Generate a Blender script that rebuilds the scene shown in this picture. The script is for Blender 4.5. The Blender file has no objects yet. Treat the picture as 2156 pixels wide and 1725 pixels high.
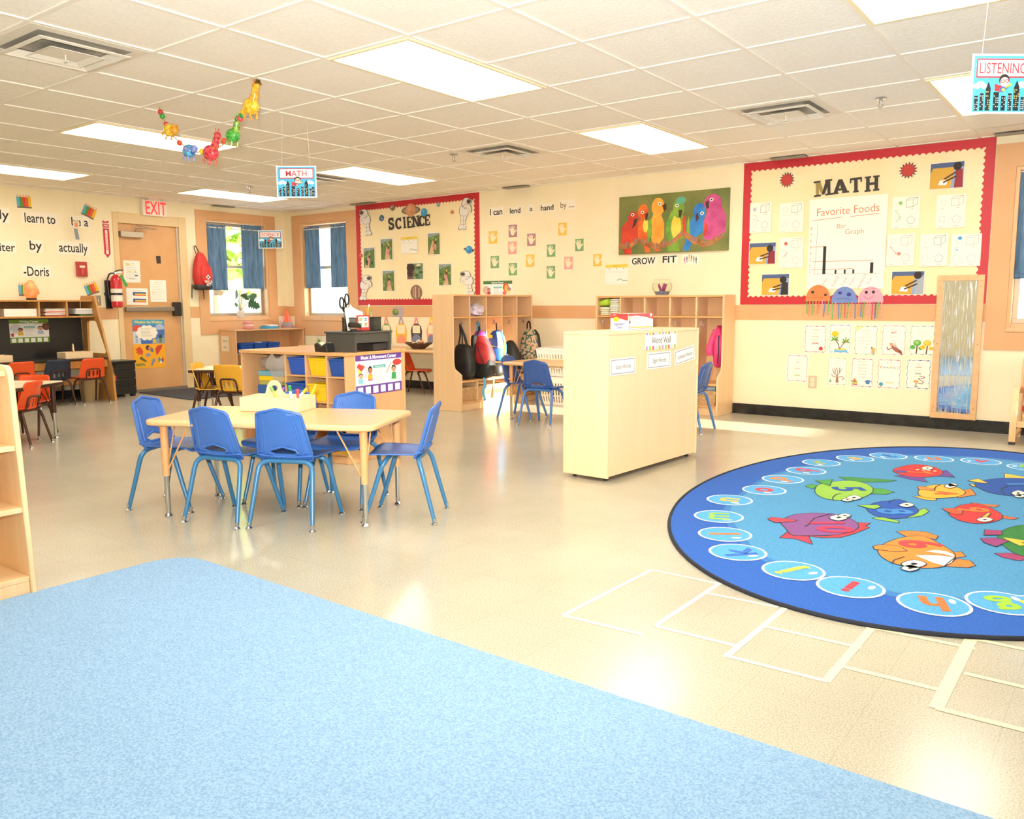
import bpy, math, random
from math import sin, cos, pi, radians as rad
from mathutils import Vector, Matrix
from mathutils.geometry import delaunay_2d_cdt
random.seed(7)
SC = bpy.context.scene
COL = SC.collection
# ------------------------------------------------------------------ camera
PW, PH, FPX = 2156, 1725, 1748.2
CAM = Vector((2.94423, -3.09337, 1.07102))
CR = Vector((0.80009423, 0.59985488, -0.00483189))
CU = Vector((-0.0721739, 0.10425657, 0.99192817))
CF = Vector((-0.59551671, 0.79328727, -0.12670895))
cd = bpy.data.cameras.new('camera')
cd.sensor_fit = 'HORIZONTAL'; cd.sensor_width = 36; cd.lens = 36 * FPX / PW
cd.clip_start = .05; cd.clip_end = 200
cam = bpy.data.objects.new('camera', cd); COL.objects.link(cam)
cam.matrix_world = Matrix(((CR.x, CU.x, -CF.x, CAM.x), (CR.y, CU.y, -CF.y, CAM.y), (CR.z, CU.z, -CF.z, CAM.z), (0, 0, 0, 1)))
SC.camera = cam
# room: right wall is y = YW, left (door) wall is x = XW, floor z = 0
XW, YW, H = -6.93, 4.6546, 2.3713
XE, YS = 5.30, -6.00
T = .6096
# ------------------------------------------------------------------ light
SC.view_settings.view_transform = 'Standard'
SC.view_settings.look = 'None'
SC.view_settings.gamma = 1.0
SC.view_settings.use_curve_mapping = False
SC.view_settings.exposure = 0.45
PANEL_E = 8.0
SUN_E = 34.0
SKY_E = 1.2
FLASH_W = 900.0
SC.cycles.max_bounces = 8
SC.cycles.diffuse_bounces = 5
SC.cycles.glossy_bounces = 4
SC.cycles.transmission_bounces = 6
SC.cycles.transparent_max_bounces = 12
SC.cycles.caustics_reflective = False
SC.cycles.caustics_refractive = False
SC.cycles.sample_clamp_indirect = 6.0
w = bpy.data.worlds.new('World'); SC.world = w; w.use_nodes = True
nt = w.node_tree
sky = nt.nodes.new('ShaderNodeTexSky'); sky.sky_type = 'NISHITA'; sky.sun_disc = False
sky.sun_elevation = rad(32); sky.sun_rotation = rad(90); sky.air_density = 1.0; sky.dust_density = 2.0
nt.links.new(sky.outputs[0], nt.nodes['Background'].inputs[0])
nt.nodes['Background'].inputs[1].default_value = SKY_E
sd = bpy.data.lights.new('sun', 'SUN'); sd.energy = SUN_E; sd.angle = rad(.6); sd.color = (1, .93, .8)
so = bpy.data.objects.new('sun', sd); COL.objects.link(so)
so.rotation_euler = Vector((-6.0, -.08, -1)).to_track_quat('-Z', 'Y').to_euler()
fd = bpy.data.lights.new('camera_flash', 'SPOT'); fd.energy = FLASH_W; fd.shadow_soft_size = .05; fd.color = (1, .98, .955); fd.spot_size = rad(125); fd.spot_blend = 1.0
fo = bpy.data.objects.new('camera_flash', fd); COL.objects.link(fo); fo.location = (2.90, -3.12, 1.24)
fo.rotation_euler = Vector((-.55, .80, .42)).to_track_quat('-Z', 'Y').to_euler()

# ------------------------------------------------------------------ helpers
def ray(px, py): return CF * FPX + CR * (px - PW / 2) + CU * (PH / 2 - py)
def at(px, py, ax, val):
    d = ray(px, py); return CAM + d * ((val - CAM[ax]) / d[ax])
def FL(px, py, z=0): return at(px, py, 2, z)
def RWp(px, py, y=YW): p = at(px, py, 1, y); return p.x, p.z
def LWp(px, py, x=XW): p = at(px, py, 0, x); return p.y, p.z
def lin(c):
    if isinstance(c, str):
        c = c.lstrip('#'); c = [int(c[i:i + 2], 16) / 255 for i in (0, 2, 4)]
        c = [x / 12.92 if x <= .04045 else ((x + .055) / 1.055) ** 2.4 for x in c]
    return (c[0], c[1], c[2], 1)
MATS = {}
def mat(col, rough=.55, metal=0, emit=0, name=None, spec=.5, coat=0):
    key = (str(col), rough, metal, emit, spec, coat)
    if key in MATS: return MATS[key]
    m = bpy.data.materials.new(name or ('surface_' + str(col).strip('#'))); m.use_nodes = True
    b = m.node_tree.nodes['Principled BSDF']
    b.inputs['Base Color'].default_value = lin(col); b.inputs['Roughness'].default_value = rough
    b.inputs['Metallic'].default_value = metal; b.inputs['Specular IOR Level'].default_value = spec
    b.inputs['Coat Weight'].default_value = coat
    if emit:
        b.inputs['Emission Color'].default_value = lin(col); b.inputs['Emission Strength'].default_value = emit
    MATS[key] = m; return m
def noisy(name, c1, c2, scale=8, rough=.5, stretch=(1, 1, 1), detail=4, bump=0, lo=.35, hi=.65, wave=None, bscale=None, spec=.5):
    m = bpy.data.materials.new(name); m.use_nodes = True; n = m.node_tree.nodes; L = m.node_tree.links
    b = n['Principled BSDF']; b.inputs['Roughness'].default_value = rough; b.inputs['Specular IOR Level'].default_value = spec
    tc = n.new('ShaderNodeTexCoord'); mp = n.new('ShaderNodeMapping'); mp.inputs['Scale'].default_value = stretch
    L.new(tc.outputs['Object'], mp.inputs[0])
    t = n.new('ShaderNodeTexNoise'); t.inputs['Scale'].default_value = scale; t.inputs['Detail'].default_value = detail
    L.new(mp.outputs[0], t.inputs['Vector'])
    r = n.new('ShaderNodeValToRGB'); r.color_ramp.elements[0].position = lo; r.color_ramp.elements[1].position = hi
    r.color_ramp.elements[0].color = lin(c1); r.color_ramp.elements[1].color = lin(c2)
    L.new(t.outputs[0], r.inputs[0]); L.new(r.outputs[0], b.inputs['Base Color'])
    if bump:
        t2 = t
        if bscale:
            t2 = n.new('ShaderNodeTexNoise'); t2.inputs['Scale'].default_value = bscale; L.new(tc.outputs['Object'], t2.inputs['Vector'])
        bp = n.new('ShaderNodeBump'); bp.inputs['Strength'].default_value = bump; bp.inputs['Distance'].default_value = .01
        L.new(t2.outputs[0], bp.inputs['Height']); L.new(bp.outputs[0], b.inputs['Normal'])
    return m
def wood(name, c1, c2, rough=.35, ax=2):
    s = [14, 14, 14]; s[ax] = .9
    return noisy(name, c1, c2, scale=1.6, rough=rough, stretch=s, detail=5, lo=.3, hi=.7)

class MB:
    def __init__(s): s.v = []; s.f = []; s.m = []; s.ms = []
    def mi(s, m):
        if isinstance(m, str): m = mat(m)
        if m not in s.ms: s.ms.append(m)
        return s.ms.index(m)
    def add(s, vs, fs, m, M=None):
        o = len(s.v); k = s.mi(m)
        s.v += [tuple(M @ Vector(p)) if M else tuple(p) for p in vs]
        for f in fs: s.f.append([i + o for i in f]); s.m.append(k)
        return s
    def box(s, c, d, m, M=None, rz=0):
        x, y, z = d[0] / 2, d[1] / 2, d[2] / 2
        vs = [(a * x, b * y, e * z) for e in (-1, 1) for b in (-1, 1) for a in (-1, 1)]
        Q = Matrix.Translation(c) @ Matrix.Rotation(rz, 4, 'Z')
        return s.add(vs, [(0, 2, 3, 1), (4, 5, 7, 6), (0, 1, 5, 4), (2, 6, 7, 3), (0, 4, 6, 2), (1, 3, 7, 5)], m, (M @ Q) if M else Q)
    def bb(s, x0, x1, y0, y1, z0, z1, m, M=None):
        return s.box(((x0 + x1) / 2, (y0 + y1) / 2, (z0 + z1) / 2), (abs(x1 - x0), abs(y1 - y0), abs(z1 - z0)), m, M)
    def prism(s, poly, z0, z1, m, M=None):
        n = len(poly)
        a = sum(poly[i][0] * poly[(i + 1) % n][1] - poly[(i + 1) % n][0] * poly[i][1] for i in range(n))
        if a < 0: poly = poly[::-1]
        vs = [(p[0], p[1], z0) for p in poly] + [(p[0], p[1], z1) for p in poly]
        fs = [tuple(range(n))[::-1], tuple(range(n, 2 * n))] + [(i, (i + 1) % n, n + (i + 1) % n, n + i) for i in range(n)]
        return s.add(vs, fs, m, M)
    def tube(s, pts, r, m, seg=10, closed=False, M=None, flat=None):
        P = [Vector(p) for p in pts]; n = len(P)
        rs = r if isinstance(r, (list, tuple)) else [r] * n
        vs = []; fs = []; up = None
        for i, p in enumerate(P):
            if closed: t = P[(i + 1) % n] - P[i - 1]
            else: t = P[min(i + 1, n - 1)] - P[max(i - 1, 0)]
            t.normalize()
            if up is None:
                up = Vector((0, 0, 1)) if abs(t.z) < .9 else Vector((0, 1, 0))
            a = (up - t * up.dot(t)).normalized(); b = t.cross(a); up = a
            for k in range(seg):
                g = 2 * pi * k / seg
                vs.append(p + a * cos(g) * rs[i] * (flat or 1) + b * sin(g) * rs[i])
        for i in range(n if closed else n - 1):
            j = (i + 1) % n
            for k in range(seg):
                l = (k + 1) % seg; fs.append((i * seg + k, i * seg + l, j * seg + l, j * seg + k))
        if not closed: fs += [tuple(range(seg))[::-1], tuple((n - 1) * seg + k for k in range(seg))]
        return s.add(vs, fs, m, M)
    def lathe(s, prof, m, seg=24, M=None, sx=1, sy=1):
        vs = []; fs = []; n = len(prof)
        for r, z in prof:
            for k in range(seg): g = 2 * pi * k / seg; vs.append((r * cos(g) * sx, r * sin(g) * sy, z))
        for i in range(n - 1):
            for k in range(seg):
                l = (k + 1) % seg; fs.append((i * seg + k, i * seg + l, (i + 1) * seg + l, (i + 1) * seg + k))
        if prof[0][0] > 1e-4: fs.append(tuple(range(seg))[::-1])
        if prof[-1][0] > 1e-4: fs.append(tuple((n - 1) * seg + k for k in range(seg)))
        return s.add(vs, fs, m, M)
    def ell(s, c, r, m, seg=16, rings=10, M=None, fn=None):
        vs = []; fs = []
        for i in range(rings + 1):
            th = pi * i / rings
            for k in range(seg):
                g = 2 * pi * k / seg; p = Vector((sin(th) * cos(g), sin(th) * sin(g), -cos(th)))
                if fn: p = fn(p)
                vs.append((c[0] + p.x * r[0], c[1] + p.y * r[1], c[2] + p.z * r[2]))
        for i in range(rings):
            for k in range(seg):
                l = (k + 1) % seg; fs.append((i * seg + k, i * seg + l, (i + 1) * seg + l, (i + 1) * seg + k))
        return s.add(vs, fs, m, M)
    def grid(s, fn, nu, nv, m, M=None):
        vs = [fn(i / nu, j / nv) for j in range(nv + 1) for i in range(nu + 1)]
        fs = [(j * (nu + 1) + i, j * (nu + 1) + i + 1, (j + 1) * (nu + 1) + i + 1, (j + 1) * (nu + 1) + i) for j in range(nv) for i in range(nu)]
        return s.add(vs, fs, m, M)
    def plate(s, outer, holes, step, fn, m):
        """flat outline with holes, filled with small triangles and bent by fn(u, v)"""
        def res(poly):
            out = []
            for i in range(len(poly)):
                a, b = Vector(poly[i]), Vector(poly[(i + 1) % len(poly)]); k = max(1, int((b - a).length / step))
                out += [a.lerp(b, j / k) for j in range(k)]
            return out
        def inside(p, poly):
            c = False; j = len(poly) - 1
            for i in range(len(poly)):
                a, b = poly[i], poly[j]
                if (a[1] > p[1]) != (b[1] > p[1]) and p[0] < (b[0] - a[0]) * (p[1] - a[1]) / (b[1] - a[1]) + a[0]: c = not c
                j = i
            return c
        loops = [res(outer)] + [res(h) for h in holes]
        pts = []; ed = []
        for lp in loops:
            o = len(pts); pts += lp; ed += [(o + i, o + (i + 1) % len(lp)) for i in range(len(lp))]
        xs = [p[0] for p in loops[0]]; ys = [p[1] for p in loops[0]]; nb = list(pts)
        y = min(ys) + step / 2
        while y < max(ys):
            x = min(xs) + step / 2
            while x < max(xs):
                q = Vector((x, y))
                if inside(q, loops[0]) and not any(inside(q, h) for h in loops[1:]) and min((q - p).length for p in nb) > step * .45: pts.append(q)
                x += step
            y += step
        V, E, F, *_ = delaunay_2d_cdt([Vector((p[0], p[1])) for p in pts], ed, [], 0, 1e-6)
        fs = []
        for f in F:
            c = sum((V[i] for i in f), Vector((0, 0))) / len(f)
            if inside(c, loops[0]) and not any(inside(c, h) for h in loops[1:]): fs.append(tuple(f))
        return s.add([fn(p[0], p[1]) for p in V], fs, m)
    def build(s, name, parent=None, ang=40, bevel=0, solid=0, M=None, sub=0, bseg=2):
        me = bpy.data.meshes.new(name); me.from_pydata(s.v, [], s.f)
        for m in s.ms: me.materials.append(m)
        me.polygons.foreach_set('material_index', s.m)
        if ang:
            me.polygons.foreach_set('use_smooth', [True] * len(s.f)); me.set_sharp_from_angle(angle=rad(ang))
        me.validate(); me.update()
        o = bpy.data.objects.new(name, me); COL.objects.link(o)
        if parent: o.parent = parent
        if M is not None: o.matrix_local = M
        if solid:
            k = o.modifiers.new('shell', 'SOLIDIFY'); k.thickness = solid; k.offset = 0
        if sub:
            k = o.modifiers.new('round', 'SUBSURF'); k.levels = k.render_levels = sub
        if bevel:
            k = o.modifiers.new('edge', 'BEVEL'); k.width = bevel; k.segments = bseg; k.limit_method = 'ANGLE'; k.angle_limit = rad(50)
        return o
def tag(o, label, cat, group=None, kind=None):
    o['label'] = label; o['category'] = cat
    if group: o['group'] = group
    if kind: o['kind'] = kind
    return o
def thing(name, label, cat, loc=(0, 0, 0), rz=0, group=None):
    o = bpy.data.objects.new(name, None); o.empty_display_size = .1; COL.objects.link(o)
    o.location = loc; o.rotation_euler = (0, 0, rz); return tag(o, label, cat, group)
def struct(o): o['kind'] = 'structure'; return o
def sempty(name, loc=(0, 0, 0)):
    o = bpy.data.objects.new(name, None); COL.objects.link(o); o.location = loc; o['kind'] = 'structure'; return o
def dup(root, loc=None, rz=None, label=None, parent=None):
    kids = [o for o in bpy.data.objects if o.parent == root]
    r = root.copy(); COL.objects.link(r)
    if parent: r.parent = parent
    if loc is not None: r.location = loc
    if rz is not None: r.rotation_euler = (0, 0, rz)
    if label: r['label'] = label
    for k in kids: dup(k, parent=r)
    return r
def arc(cx, cy, r, a0, a1, n=6): return [(cx + r * cos(a0 + (a1 - a0) * i / n), cy + r * sin(a0 + (a1 - a0) * i / n)) for i in range(n + 1)]
def rrect(x0, y0, x1, y1, r, n=6):
    return arc(x1 - r, y0 + r, r, -pi / 2, 0, n) + arc(x1 - r, y1 - r, r, 0, pi / 2, n) + arc(x0 + r, y1 - r, r, pi / 2, pi, n) + arc(x0 + r, y0 + r, r, pi, 1.5 * pi, n)
def elp(cx, cy, rx, ry, n=24, a=0):
    o = []
    for i in range(n):
        g = 2 * pi * i / n; x, y = rx * cos(g), ry * sin(g); o.append((cx + x * cos(a) - y * sin(a), cy + x * sin(a) + y * cos(a)))
    return o
def bez(pts, n=8):
    """smooth open curve through pts"""
    P = [Vector((p[0], p[1], p[2] if len(p) > 2 else 0)) for p in pts]; out = []
    for i in range(len(P) - 1):
        p0, p1, p2, p3 = P[max(i - 1, 0)], P[i], P[i + 1], P[min(i + 2, len(P) - 1)]
        for k in range(n):
            t = k / n
            out.append(.5 * (2 * p1 + (p2 - p0) * t + (2 * p0 - 5 * p1 + 4 * p2 - p3) * t * t + (3 * p1 - p0 - 3 * p2 + p3) * t ** 3))
    return out + [P[-1]]
TXT = {}
def glyphs(s, bold=0, shear=0):
    k = (s, bold, shear)
    if k not in TXT:
        c = bpy.data.curves.new('t', 'FONT'); c.body = s; c.offset = bold; c.shear = shear; c.resolution_u = 3
        o = bpy.data.objects.new('t', c); me = bpy.data.meshes.new_from_object(o)
        vs = [tuple(v.co)[:2] for v in me.vertices]; fs = [tuple(p.vertices) for p in me.polygons]
        bpy.data.objects.remove(o); bpy.data.curves.remove(c); bpy.data.meshes.remove(me)
        xs = [v[0] for v in vs] or [0, 1]; TXT[k] = (vs, fs, min(xs), max(xs))
    return TXT[k]
EPS = .0007
class Art(MB):
    """flat printed piece: local X right, Y up, Z towards the viewer; coordinates 0..1 over w x h, centred"""
    def __init__(s, w, h, col=None, th=.002):
        super().__init__(); s.w, s.h, s.th, s.L, s.n = w, h, th, 0, 0
        if col: s.bb(-w / 2, w / 2, -h / 2, h / 2, 0, th, mat(col, .6) if isinstance(col, str) else col)
    def zz(s, L): s.n += 1; return s.th + L * EPS + min(s.n, 110) * 6e-6
    def p(s, q): return ((q[0] - .5) * s.w, (q[1] - .5) * s.h)
    def poly(s, pts, col, L=1):
        q = [s.p(a) for a in pts]; n = len(q)
        if sum(q[i][0] * q[(i + 1) % n][1] - q[(i + 1) % n][0] * q[i][1] for i in range(n)) < 0: q = q[::-1]
        z = s.zz(L); s.add([(a[0], a[1], z) for a in q], [tuple(range(n))], mat(col, .6) if isinstance(col, str) else col); return s
    def cut(s, pts, col, th=None):
        s.prism([s.p(a) for a in pts], 0, th or s.th, mat(col, .6) if isinstance(col, str) else col); return s
    def rect(s, x0, y0, x1, y1, col, L=1): return s.poly([(x0, y0), (x1, y0), (x1, y1), (x0, y1)], col, L)
    def el(s, cx, cy, rx, ry, col, L=1, a=0, n=20): return s.poly(elp(cx, cy, rx, ry, n, a), col, L)
    def line(s, pts, wd, col, L=2, closed=False):
        """stroke of width wd metres"""
        P = [Vector(s.p(a)) for a in pts]
        if closed: P.append(P[0])
        z0 = s.zz(L)
        for ki, (a, b) in enumerate(zip(P, P[1:])):
            d = (b - a)
            if d.length < 1e-6: continue
            d.normalize(); nrm = Vector((-d.y, d.x)) * wd / 2; a2 = a - d * wd * .3; b2 = b + d * wd * .3
            z = z0 + (ki % 2) * 3e-6
            s.add([(*(a2 + nrm), z), (*(a2 - nrm), z), (*(b2 - nrm), z), (*(b2 + nrm), z)], [(0, 1, 2, 3)], mat(col, .6))
        return s
    def text(s, t, cx, cy, size, col, L=2, bold=0, al='c', sx=1, rot=0, shear=0, maxw=None, fit=None):
        """size = capital height in metres"""
        vs, fs, x0, x1 = glyphs(t, bold, shear); k = size / .69
        if fit: sx = fit / ((x1 - x0) * k)
        if maxw and (x1 - x0) * k * sx > maxw: sx *= maxw / ((x1 - x0) * k * sx)
        off = {'c': -(x0 + x1) / 2, 'l': -x0, 'r': -x1}[al]; ox, oy = s.p((cx, cy)); out = []; z = s.zz(L)
        for x, y in vs:
            a, b = (x + off) * k * sx, (y - .345) * k
            out.append((ox + a * cos(rot) - b * sin(rot), oy + a * sin(rot) + b * cos(rot), z))
        s.add(out, fs, mat(col, .6)); return s
    def lines(s, x0, x1, y0, y1, n, col, wd=.002, L=2, seed=1):
        r = random.Random(seed)
        for i in range(n):
            y = y1 + (y0 - y1) * i / max(1, n - 1); x = x0
            e = x1 - (x1 - x0) * r.random() * .35
            while x < e:
                k = (x1 - x0) * r.uniform(.08, .2); s.line([(x, y), (min(x + k, e), y)], wd, col, L); x += k + (x1 - x0) * .05
        return s
def onR(x, z, y=YW, rot=0): return Matrix(((1, 0, 0, x), (0, 0, -1, y), (0, 1, 0, z), (0, 0, 0, 1))) @ Matrix.Rotation(rot, 4, 'Z')
def onL(y, z, x=XW, rot=0): return Matrix(((0, 0, 1, x), (1, 0, 0, y), (0, 1, 0, z), (0, 0, 0, 1))) @ Matrix.Rotation(rot, 4, 'Z')
GAP = .0015
def rrectR(x0, y0, x1, y1, y=YW):
    xm, ym = (x0 + x1) / 2, (y0 + y1) / 2
    a, b = RWp(x0, ym, y)[0], RWp(x1, ym, y)[0]; t, u = RWp(xm, y0, y)[1], RWp(xm, y1, y)[1]
    return (a + b) / 2, (t + u) / 2, b - a, t - u
def rrectL(x0, y0, x1, y1, x=XW):
    xm, ym = (x0 + x1) / 2, (y0 + y1) / 2
    a, b = LWp(x0, ym, x)[0], LWp(x1, ym, x)[0]; t, u = LWp(xm, y0, x)[1], LWp(xm, y1, x)[1]
    return (a + b) / 2, (t + u) / 2, b - a, t - u
# ------------------------------------------------------------------ shared materials
M_wall = noisy('painted_wall', '#f3e4bc', '#f6e9c4', 3, .6, bump=.04, bscale=180)
M_tan = noisy('tan_wall_paint', '#d9a571', '#dcaa77', 3, .6)
M_black = mat('#1d1c1b', .35)
M_maple = wood('maple_veneer', '#e3bb8a', '#e8c293', .32, 2)
M_honey = wood('honey_maple', '#d8a673', '#deb07e', .32, 2)
M_mapx = wood('maple_veneer_long', '#e2b883', '#edc898', .32, 0)
M_edge = wood('maple_edge', '#cf9a5f', '#dcab72', .4, 0)
M_birch = wood('birch_panel', '#edd0a2', '#efd4a8', .38, 2)
M_pine = wood('pine_trim', '#d9a873', '#e3b784', .4, 2)
M_oak = wood('oak_desk', '#b8813f', '#c9944e', .38, 2)
M_chrome = mat('#cfd0d0', .18, 1.0)
M_steel = mat('#a9a59c', .35, .9)
M_white = mat('#f2efe6', .5)
M_paper = mat('#f6f2e6', .7)
M_tile = noisy('ceiling_tile', '#efeadd', '#f6f1e6', 60, .9, bump=.15, detail=2)
M_grid = mat('#efe9db', .5)
M_dark = mat('#2b211c', .4, .3)
# ================================================================== structure
def floor_mat():
    m = bpy.data.materials.new('speckled_vinyl_tile'); m.use_nodes = True; n = m.node_tree.nodes; L = m.node_tree.links
    b = n['Principled BSDF']; tc = n.new('ShaderNodeTexCoord')
    t1 = n.new('ShaderNodeTexNoise'); t1.inputs['Scale'].default_value = 210; t1.inputs['Detail'].default_value = 3
    r1 = n.new('ShaderNodeValToRGB'); e = r1.color_ramp.elements
    e[0].position, e[1].position = .36, .62; e[0].color = lin('#aba48f'); e[1].color = lin('#cfc7b2')
    t2 = n.new('ShaderNodeTexNoise'); t2.inputs['Scale'].default_value = 1.3; t2.inputs['Detail'].default_value = 3
    r2 = n.new('ShaderNodeValToRGB'); f = r2.color_ramp.elements; f[0].color = (.86, .86, .86, 1); f[1].color = (1, 1, 1, 1)
    f[0].position, f[1].position = .3, .7
    br = n.new('ShaderNodeTexBrick'); br.offset = 0; br.inputs['Scale'].default_value = 1; br.inputs['Brick Width'].default_value = .3048; br.inputs['Row Height'].default_value = .3048
    br.inputs['Mortar Size'].default_value = .0012; br.inputs['Color1'].default_value = (.97, .97, .97, 1); br.inputs['Color2'].default_value = (1, 1, 1, 1); br.inputs['Mortar'].default_value = (.86, .85, .82, 1)
    m1 = n.new('ShaderNodeMixRGB'); m1.blend_type = 'MULTIPLY'; m1.inputs[0].default_value = 1
    m2 = n.new('ShaderNodeMixRGB'); m2.blend_type = 'MULTIPLY'; m2.inputs[0].default_value = 1
    for t in (t1, t2, br): L.new(tc.outputs['Object'], t.inputs['Vector'])
    L.new(t1.outputs[0], r1.inputs[0]); L.new(t2.outputs[0], r2.inputs[0])
    L.new(r1.outputs[0], m1.inputs[1]); L.new(r2.outputs[0], m1.inputs[2]); L.new(m1.outputs[0], m2.inputs[1]); L.new(br.outputs[0], m2.inputs[2])
    L.new(m2.outputs[0], b.inputs['Base Color'])
    t3 = n.new('ShaderNodeTexNoise'); t3.inputs['Scale'].default_value = 5; L.new(tc.outputs['Object'], t3.inputs['Vector'])
    mr = n.new('ShaderNodeMapRange'); mr.inputs[3].default_value = .15; mr.inputs[4].default_value = .24; L.new(t3.outputs[0], mr.inputs[0]); L.new(mr.outputs[0], b.inputs['Roughness'])
    bp = n.new('ShaderNodeBump'); bp.inputs['Strength'].default_value = .04; bp.inputs['Distance'].default_value = .001
    t4 = n.new('ShaderNodeTexNoise'); t4.inputs['Scale'].default_value = 14; L.new(tc.outputs['Object'], t4.inputs['Vector']); L.new(t4.outputs[0], bp.inputs['Height']); L.new(bp.outputs[0], b.inputs['Normal'])
    return m
struct(MB().bb(XW - .2, XE + .2, YS - .2, YW + .2, -.12, 0, floor_mat()).build('floor', ang=0))
ceil = struct(MB().bb(XW - .2, XE + .2, YS - .2, YW + .2, H, H + .15, M_tile).build('ceiling', ang=0))
g = MB(); i = math.ceil(XW / T)
while i * T < XE:
    g.bb(i * T - .012, i * T + .012, YS, YW, H - .007, H, M_grid); i += 1
j = math.ceil(YS / T)
while j * T < YW:
    g.bb(XW, XE, j * T - .012, j * T + .012, H - .0062, H, M_grid); j += 1
g.bb(XW, XE, YW - .02, YW, H - .0068, H, M_grid); g.bb(XW, XW + .02, YS, YW, H - .0068, H, M_grid)
g.build('grid', ceil, ang=0)
# openings
WL = (3.37, 4.34, .885, 2.195); WR = (-6.58, -5.62, .875, 2.20); W3 = (2.095, 3.06, .855, 2.12); W4 = (3.56, 4.20, .68, 2.15)
DO = (2.185, 3.045, 0, 2.13)
def wall(name, holes, a0, a1, mk):
    m = MB(); cuts = sorted(set([a0, a1] + [h[0] for h in holes] + [h[1] for h in holes]))
    for p, q in zip(cuts, cuts[1:]):
        z = 0
        for h in sorted([h for h in holes if h[0] <= p + 1e-6 and h[1] >= q - 1e-6], key=lambda h: h[2]):
            if h[2] > z: mk(m, p, q, z, h[2])
            z = h[3]
        mk(m, p, q, z, H)
    return struct(m.build(name, ang=0))
wall('wall_left', [DO, WL], YS, YW, lambda m, p, q, a, b: m.bb(XW - .2, XW, p, q, a, b, M_wall))
wall('wall_right', [WR, W3], XW - .2, XE + .2, lambda m, p, q, a, b: m.bb(p, q, YW, YW + .2, a, b, M_wall))
wall('wall_end', [W4], YS, YW, lambda m, p, q, a, b: m.bb(XE, XE + .2, p, q, a, b, M_wall))
wall('wall_back', [], XW - .2, XE + .2, lambda m, p, q, a, b: m.bb(p, q, YS - .2, YS, a, b, M_wall))
# tan chair rail bands
def rail(n, a0, a1, z0, z1, side):
    m = MB()
    if side == 'R': m.bb(a0, a1, YW - .004, YW, z0, z1, M_tan)
    else: m.bb(XW, XW + .004, a0, a1, z0, z1, M_tan)
    struct(m.build('trim_%d' % n, ang=0))
rail(1, -5.43, 1.95, .905, 1.045, 'R'); rail(2, XW + .004, -6.76, .905, 1.045, 'R'); rail(3, 3.21, XE, .905, 1.045, 'R')
rail(4, YS, 2.13, .905, 1.05, 'L'); rail(5, 3.10, 3.235, .905, 1.05, 'L'); rail(6, 4.48, YW - .004, .905, 1.05, 'L')
M_base = noisy('black_cove_base', '#1b1a19', '#2a2927', 9, .22)
b = MB(); b.bb(XW, XE, YW - .012, YW, 0, .098, M_base); b.bb(XW, XE, YW - .022, YW - .012, 0, .012, M_base); struct(b.build('baseboard_right', ang=0))
b = MB(); b.bb(XW, XW + .012, YS, 2.13, 0, .098, M_base); b.bb(XW, XW + .012, 3.10, YW - .03, 0, .098, M_base); struct(b.build('baseboard_left', ang=0))
# ------------------------------------------------------------------ windows
def glass_mat():
    m = bpy.data.materials.new('window_glass'); m.use_nodes = True; n = m.node_tree.nodes; L = m.node_tree.links
    n.remove(n['Principled BSDF']); o = n['Material Output']
    tr = n.new('ShaderNodeBsdfTransparent'); tr.inputs[0].default_value = (.96, .98, .97, 1); gl = n.new('ShaderNodeBsdfGlossy'); gl.inputs['Roughness'].default_value = .02
    lw = n.new('ShaderNodeLayerWeight'); lw.inputs[0].default_value = .5; fr = n.new('ShaderNodeMath'); fr.operation = 'POWER'; fr.inputs[1].default_value = 4; L.new(lw.outputs['Facing'], fr.inputs[0]); mx = n.new('ShaderNodeMixShader')
    L.new(fr.outputs[0], mx.inputs[0]); L.new(tr.outputs[0], mx.inputs[1]); L.new(gl.outputs[0], mx.inputs[2]); L.new(mx.outputs[0], o.inputs[0]); return m
M_glass = glass_mat()
M_alu = mat('#b9a98f', .4, .3)
def window(n, M, w, h, sur, plain=False):
    """local X right, Y up, Z into the room; origin = opening's lower left"""
    r = sempty('window_%d' % n); l, rt, b, t = sur
    m = MB(); th = .012
    if not plain:
        m.bb(-l, w + rt, h, h + t, 0, th, M_tan, M); m.bb(-l, w + rt, -b, 0, 0, th, M_tan, M); m.bb(-l, 0, 0, h, 0, th, M_tan, M); m.bb(w, w + rt, 0, h, 0, th, M_tan, M)
        m.build('surround', r, ang=0)
    m = MB()
    for x0, x1, y0, y1 in ((0, .03, 0, h), (w - .03, w, 0, h), (.03, w - .03, h - .03, h), (.03, w - .03, 0, .035)): m.bb(x0, x1, y0, y1, -.2, -.004, M_pine, M)
    m.build('frame', r, ang=0, bevel=.003)
    MB().bb(.0, w, -.03, .004, -.075, .02, M_pine, M).build('sill', r, ang=0, bevel=.004)
    for k, (y0, y1, z) in enumerate(((h * .52, h - .03, -.15), (.035, h * .55, -.12))):
        m = MB(); s = .038
        m.bb(.03, w - .03, y0, y0 + s, z, z + .028, M_alu, M); m.bb(.03, w - .03, y1 - s, y1, z, z + .028, M_alu, M)
        m.bb(.03, .03 + s, y0 + s, y1 - s, z, z + .028, M_alu, M); m.bb(w - .03 - s, w - .03, y0 + s, y1 - s, z, z + .028, M_alu, M)
        sa = m.build('sash', r, ang=0, bevel=.002)
        MB().bb(.03 + s, w - .03 - s, y0 + s, y1 - s, z + .012, z + .016, M_glass, M).build('pane', sa, ang=0)
    return r
def orgL(y, z): return onL(y, z)
window(1, onL(WL[0], WL[2]), WL[1] - WL[0], WL[3] - WL[2], (.135, .14, .205, .105))
window(2, onR(WR[0], WR[2]), WR[1] - WR[0], WR[3] - WR[2], (.18, .19, .235, .11))
window(3, onR(W3[0], W3[2]), W3[1] - W3[0], W3[3] - W3[2], (.145, .15, .175, .18))
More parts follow.
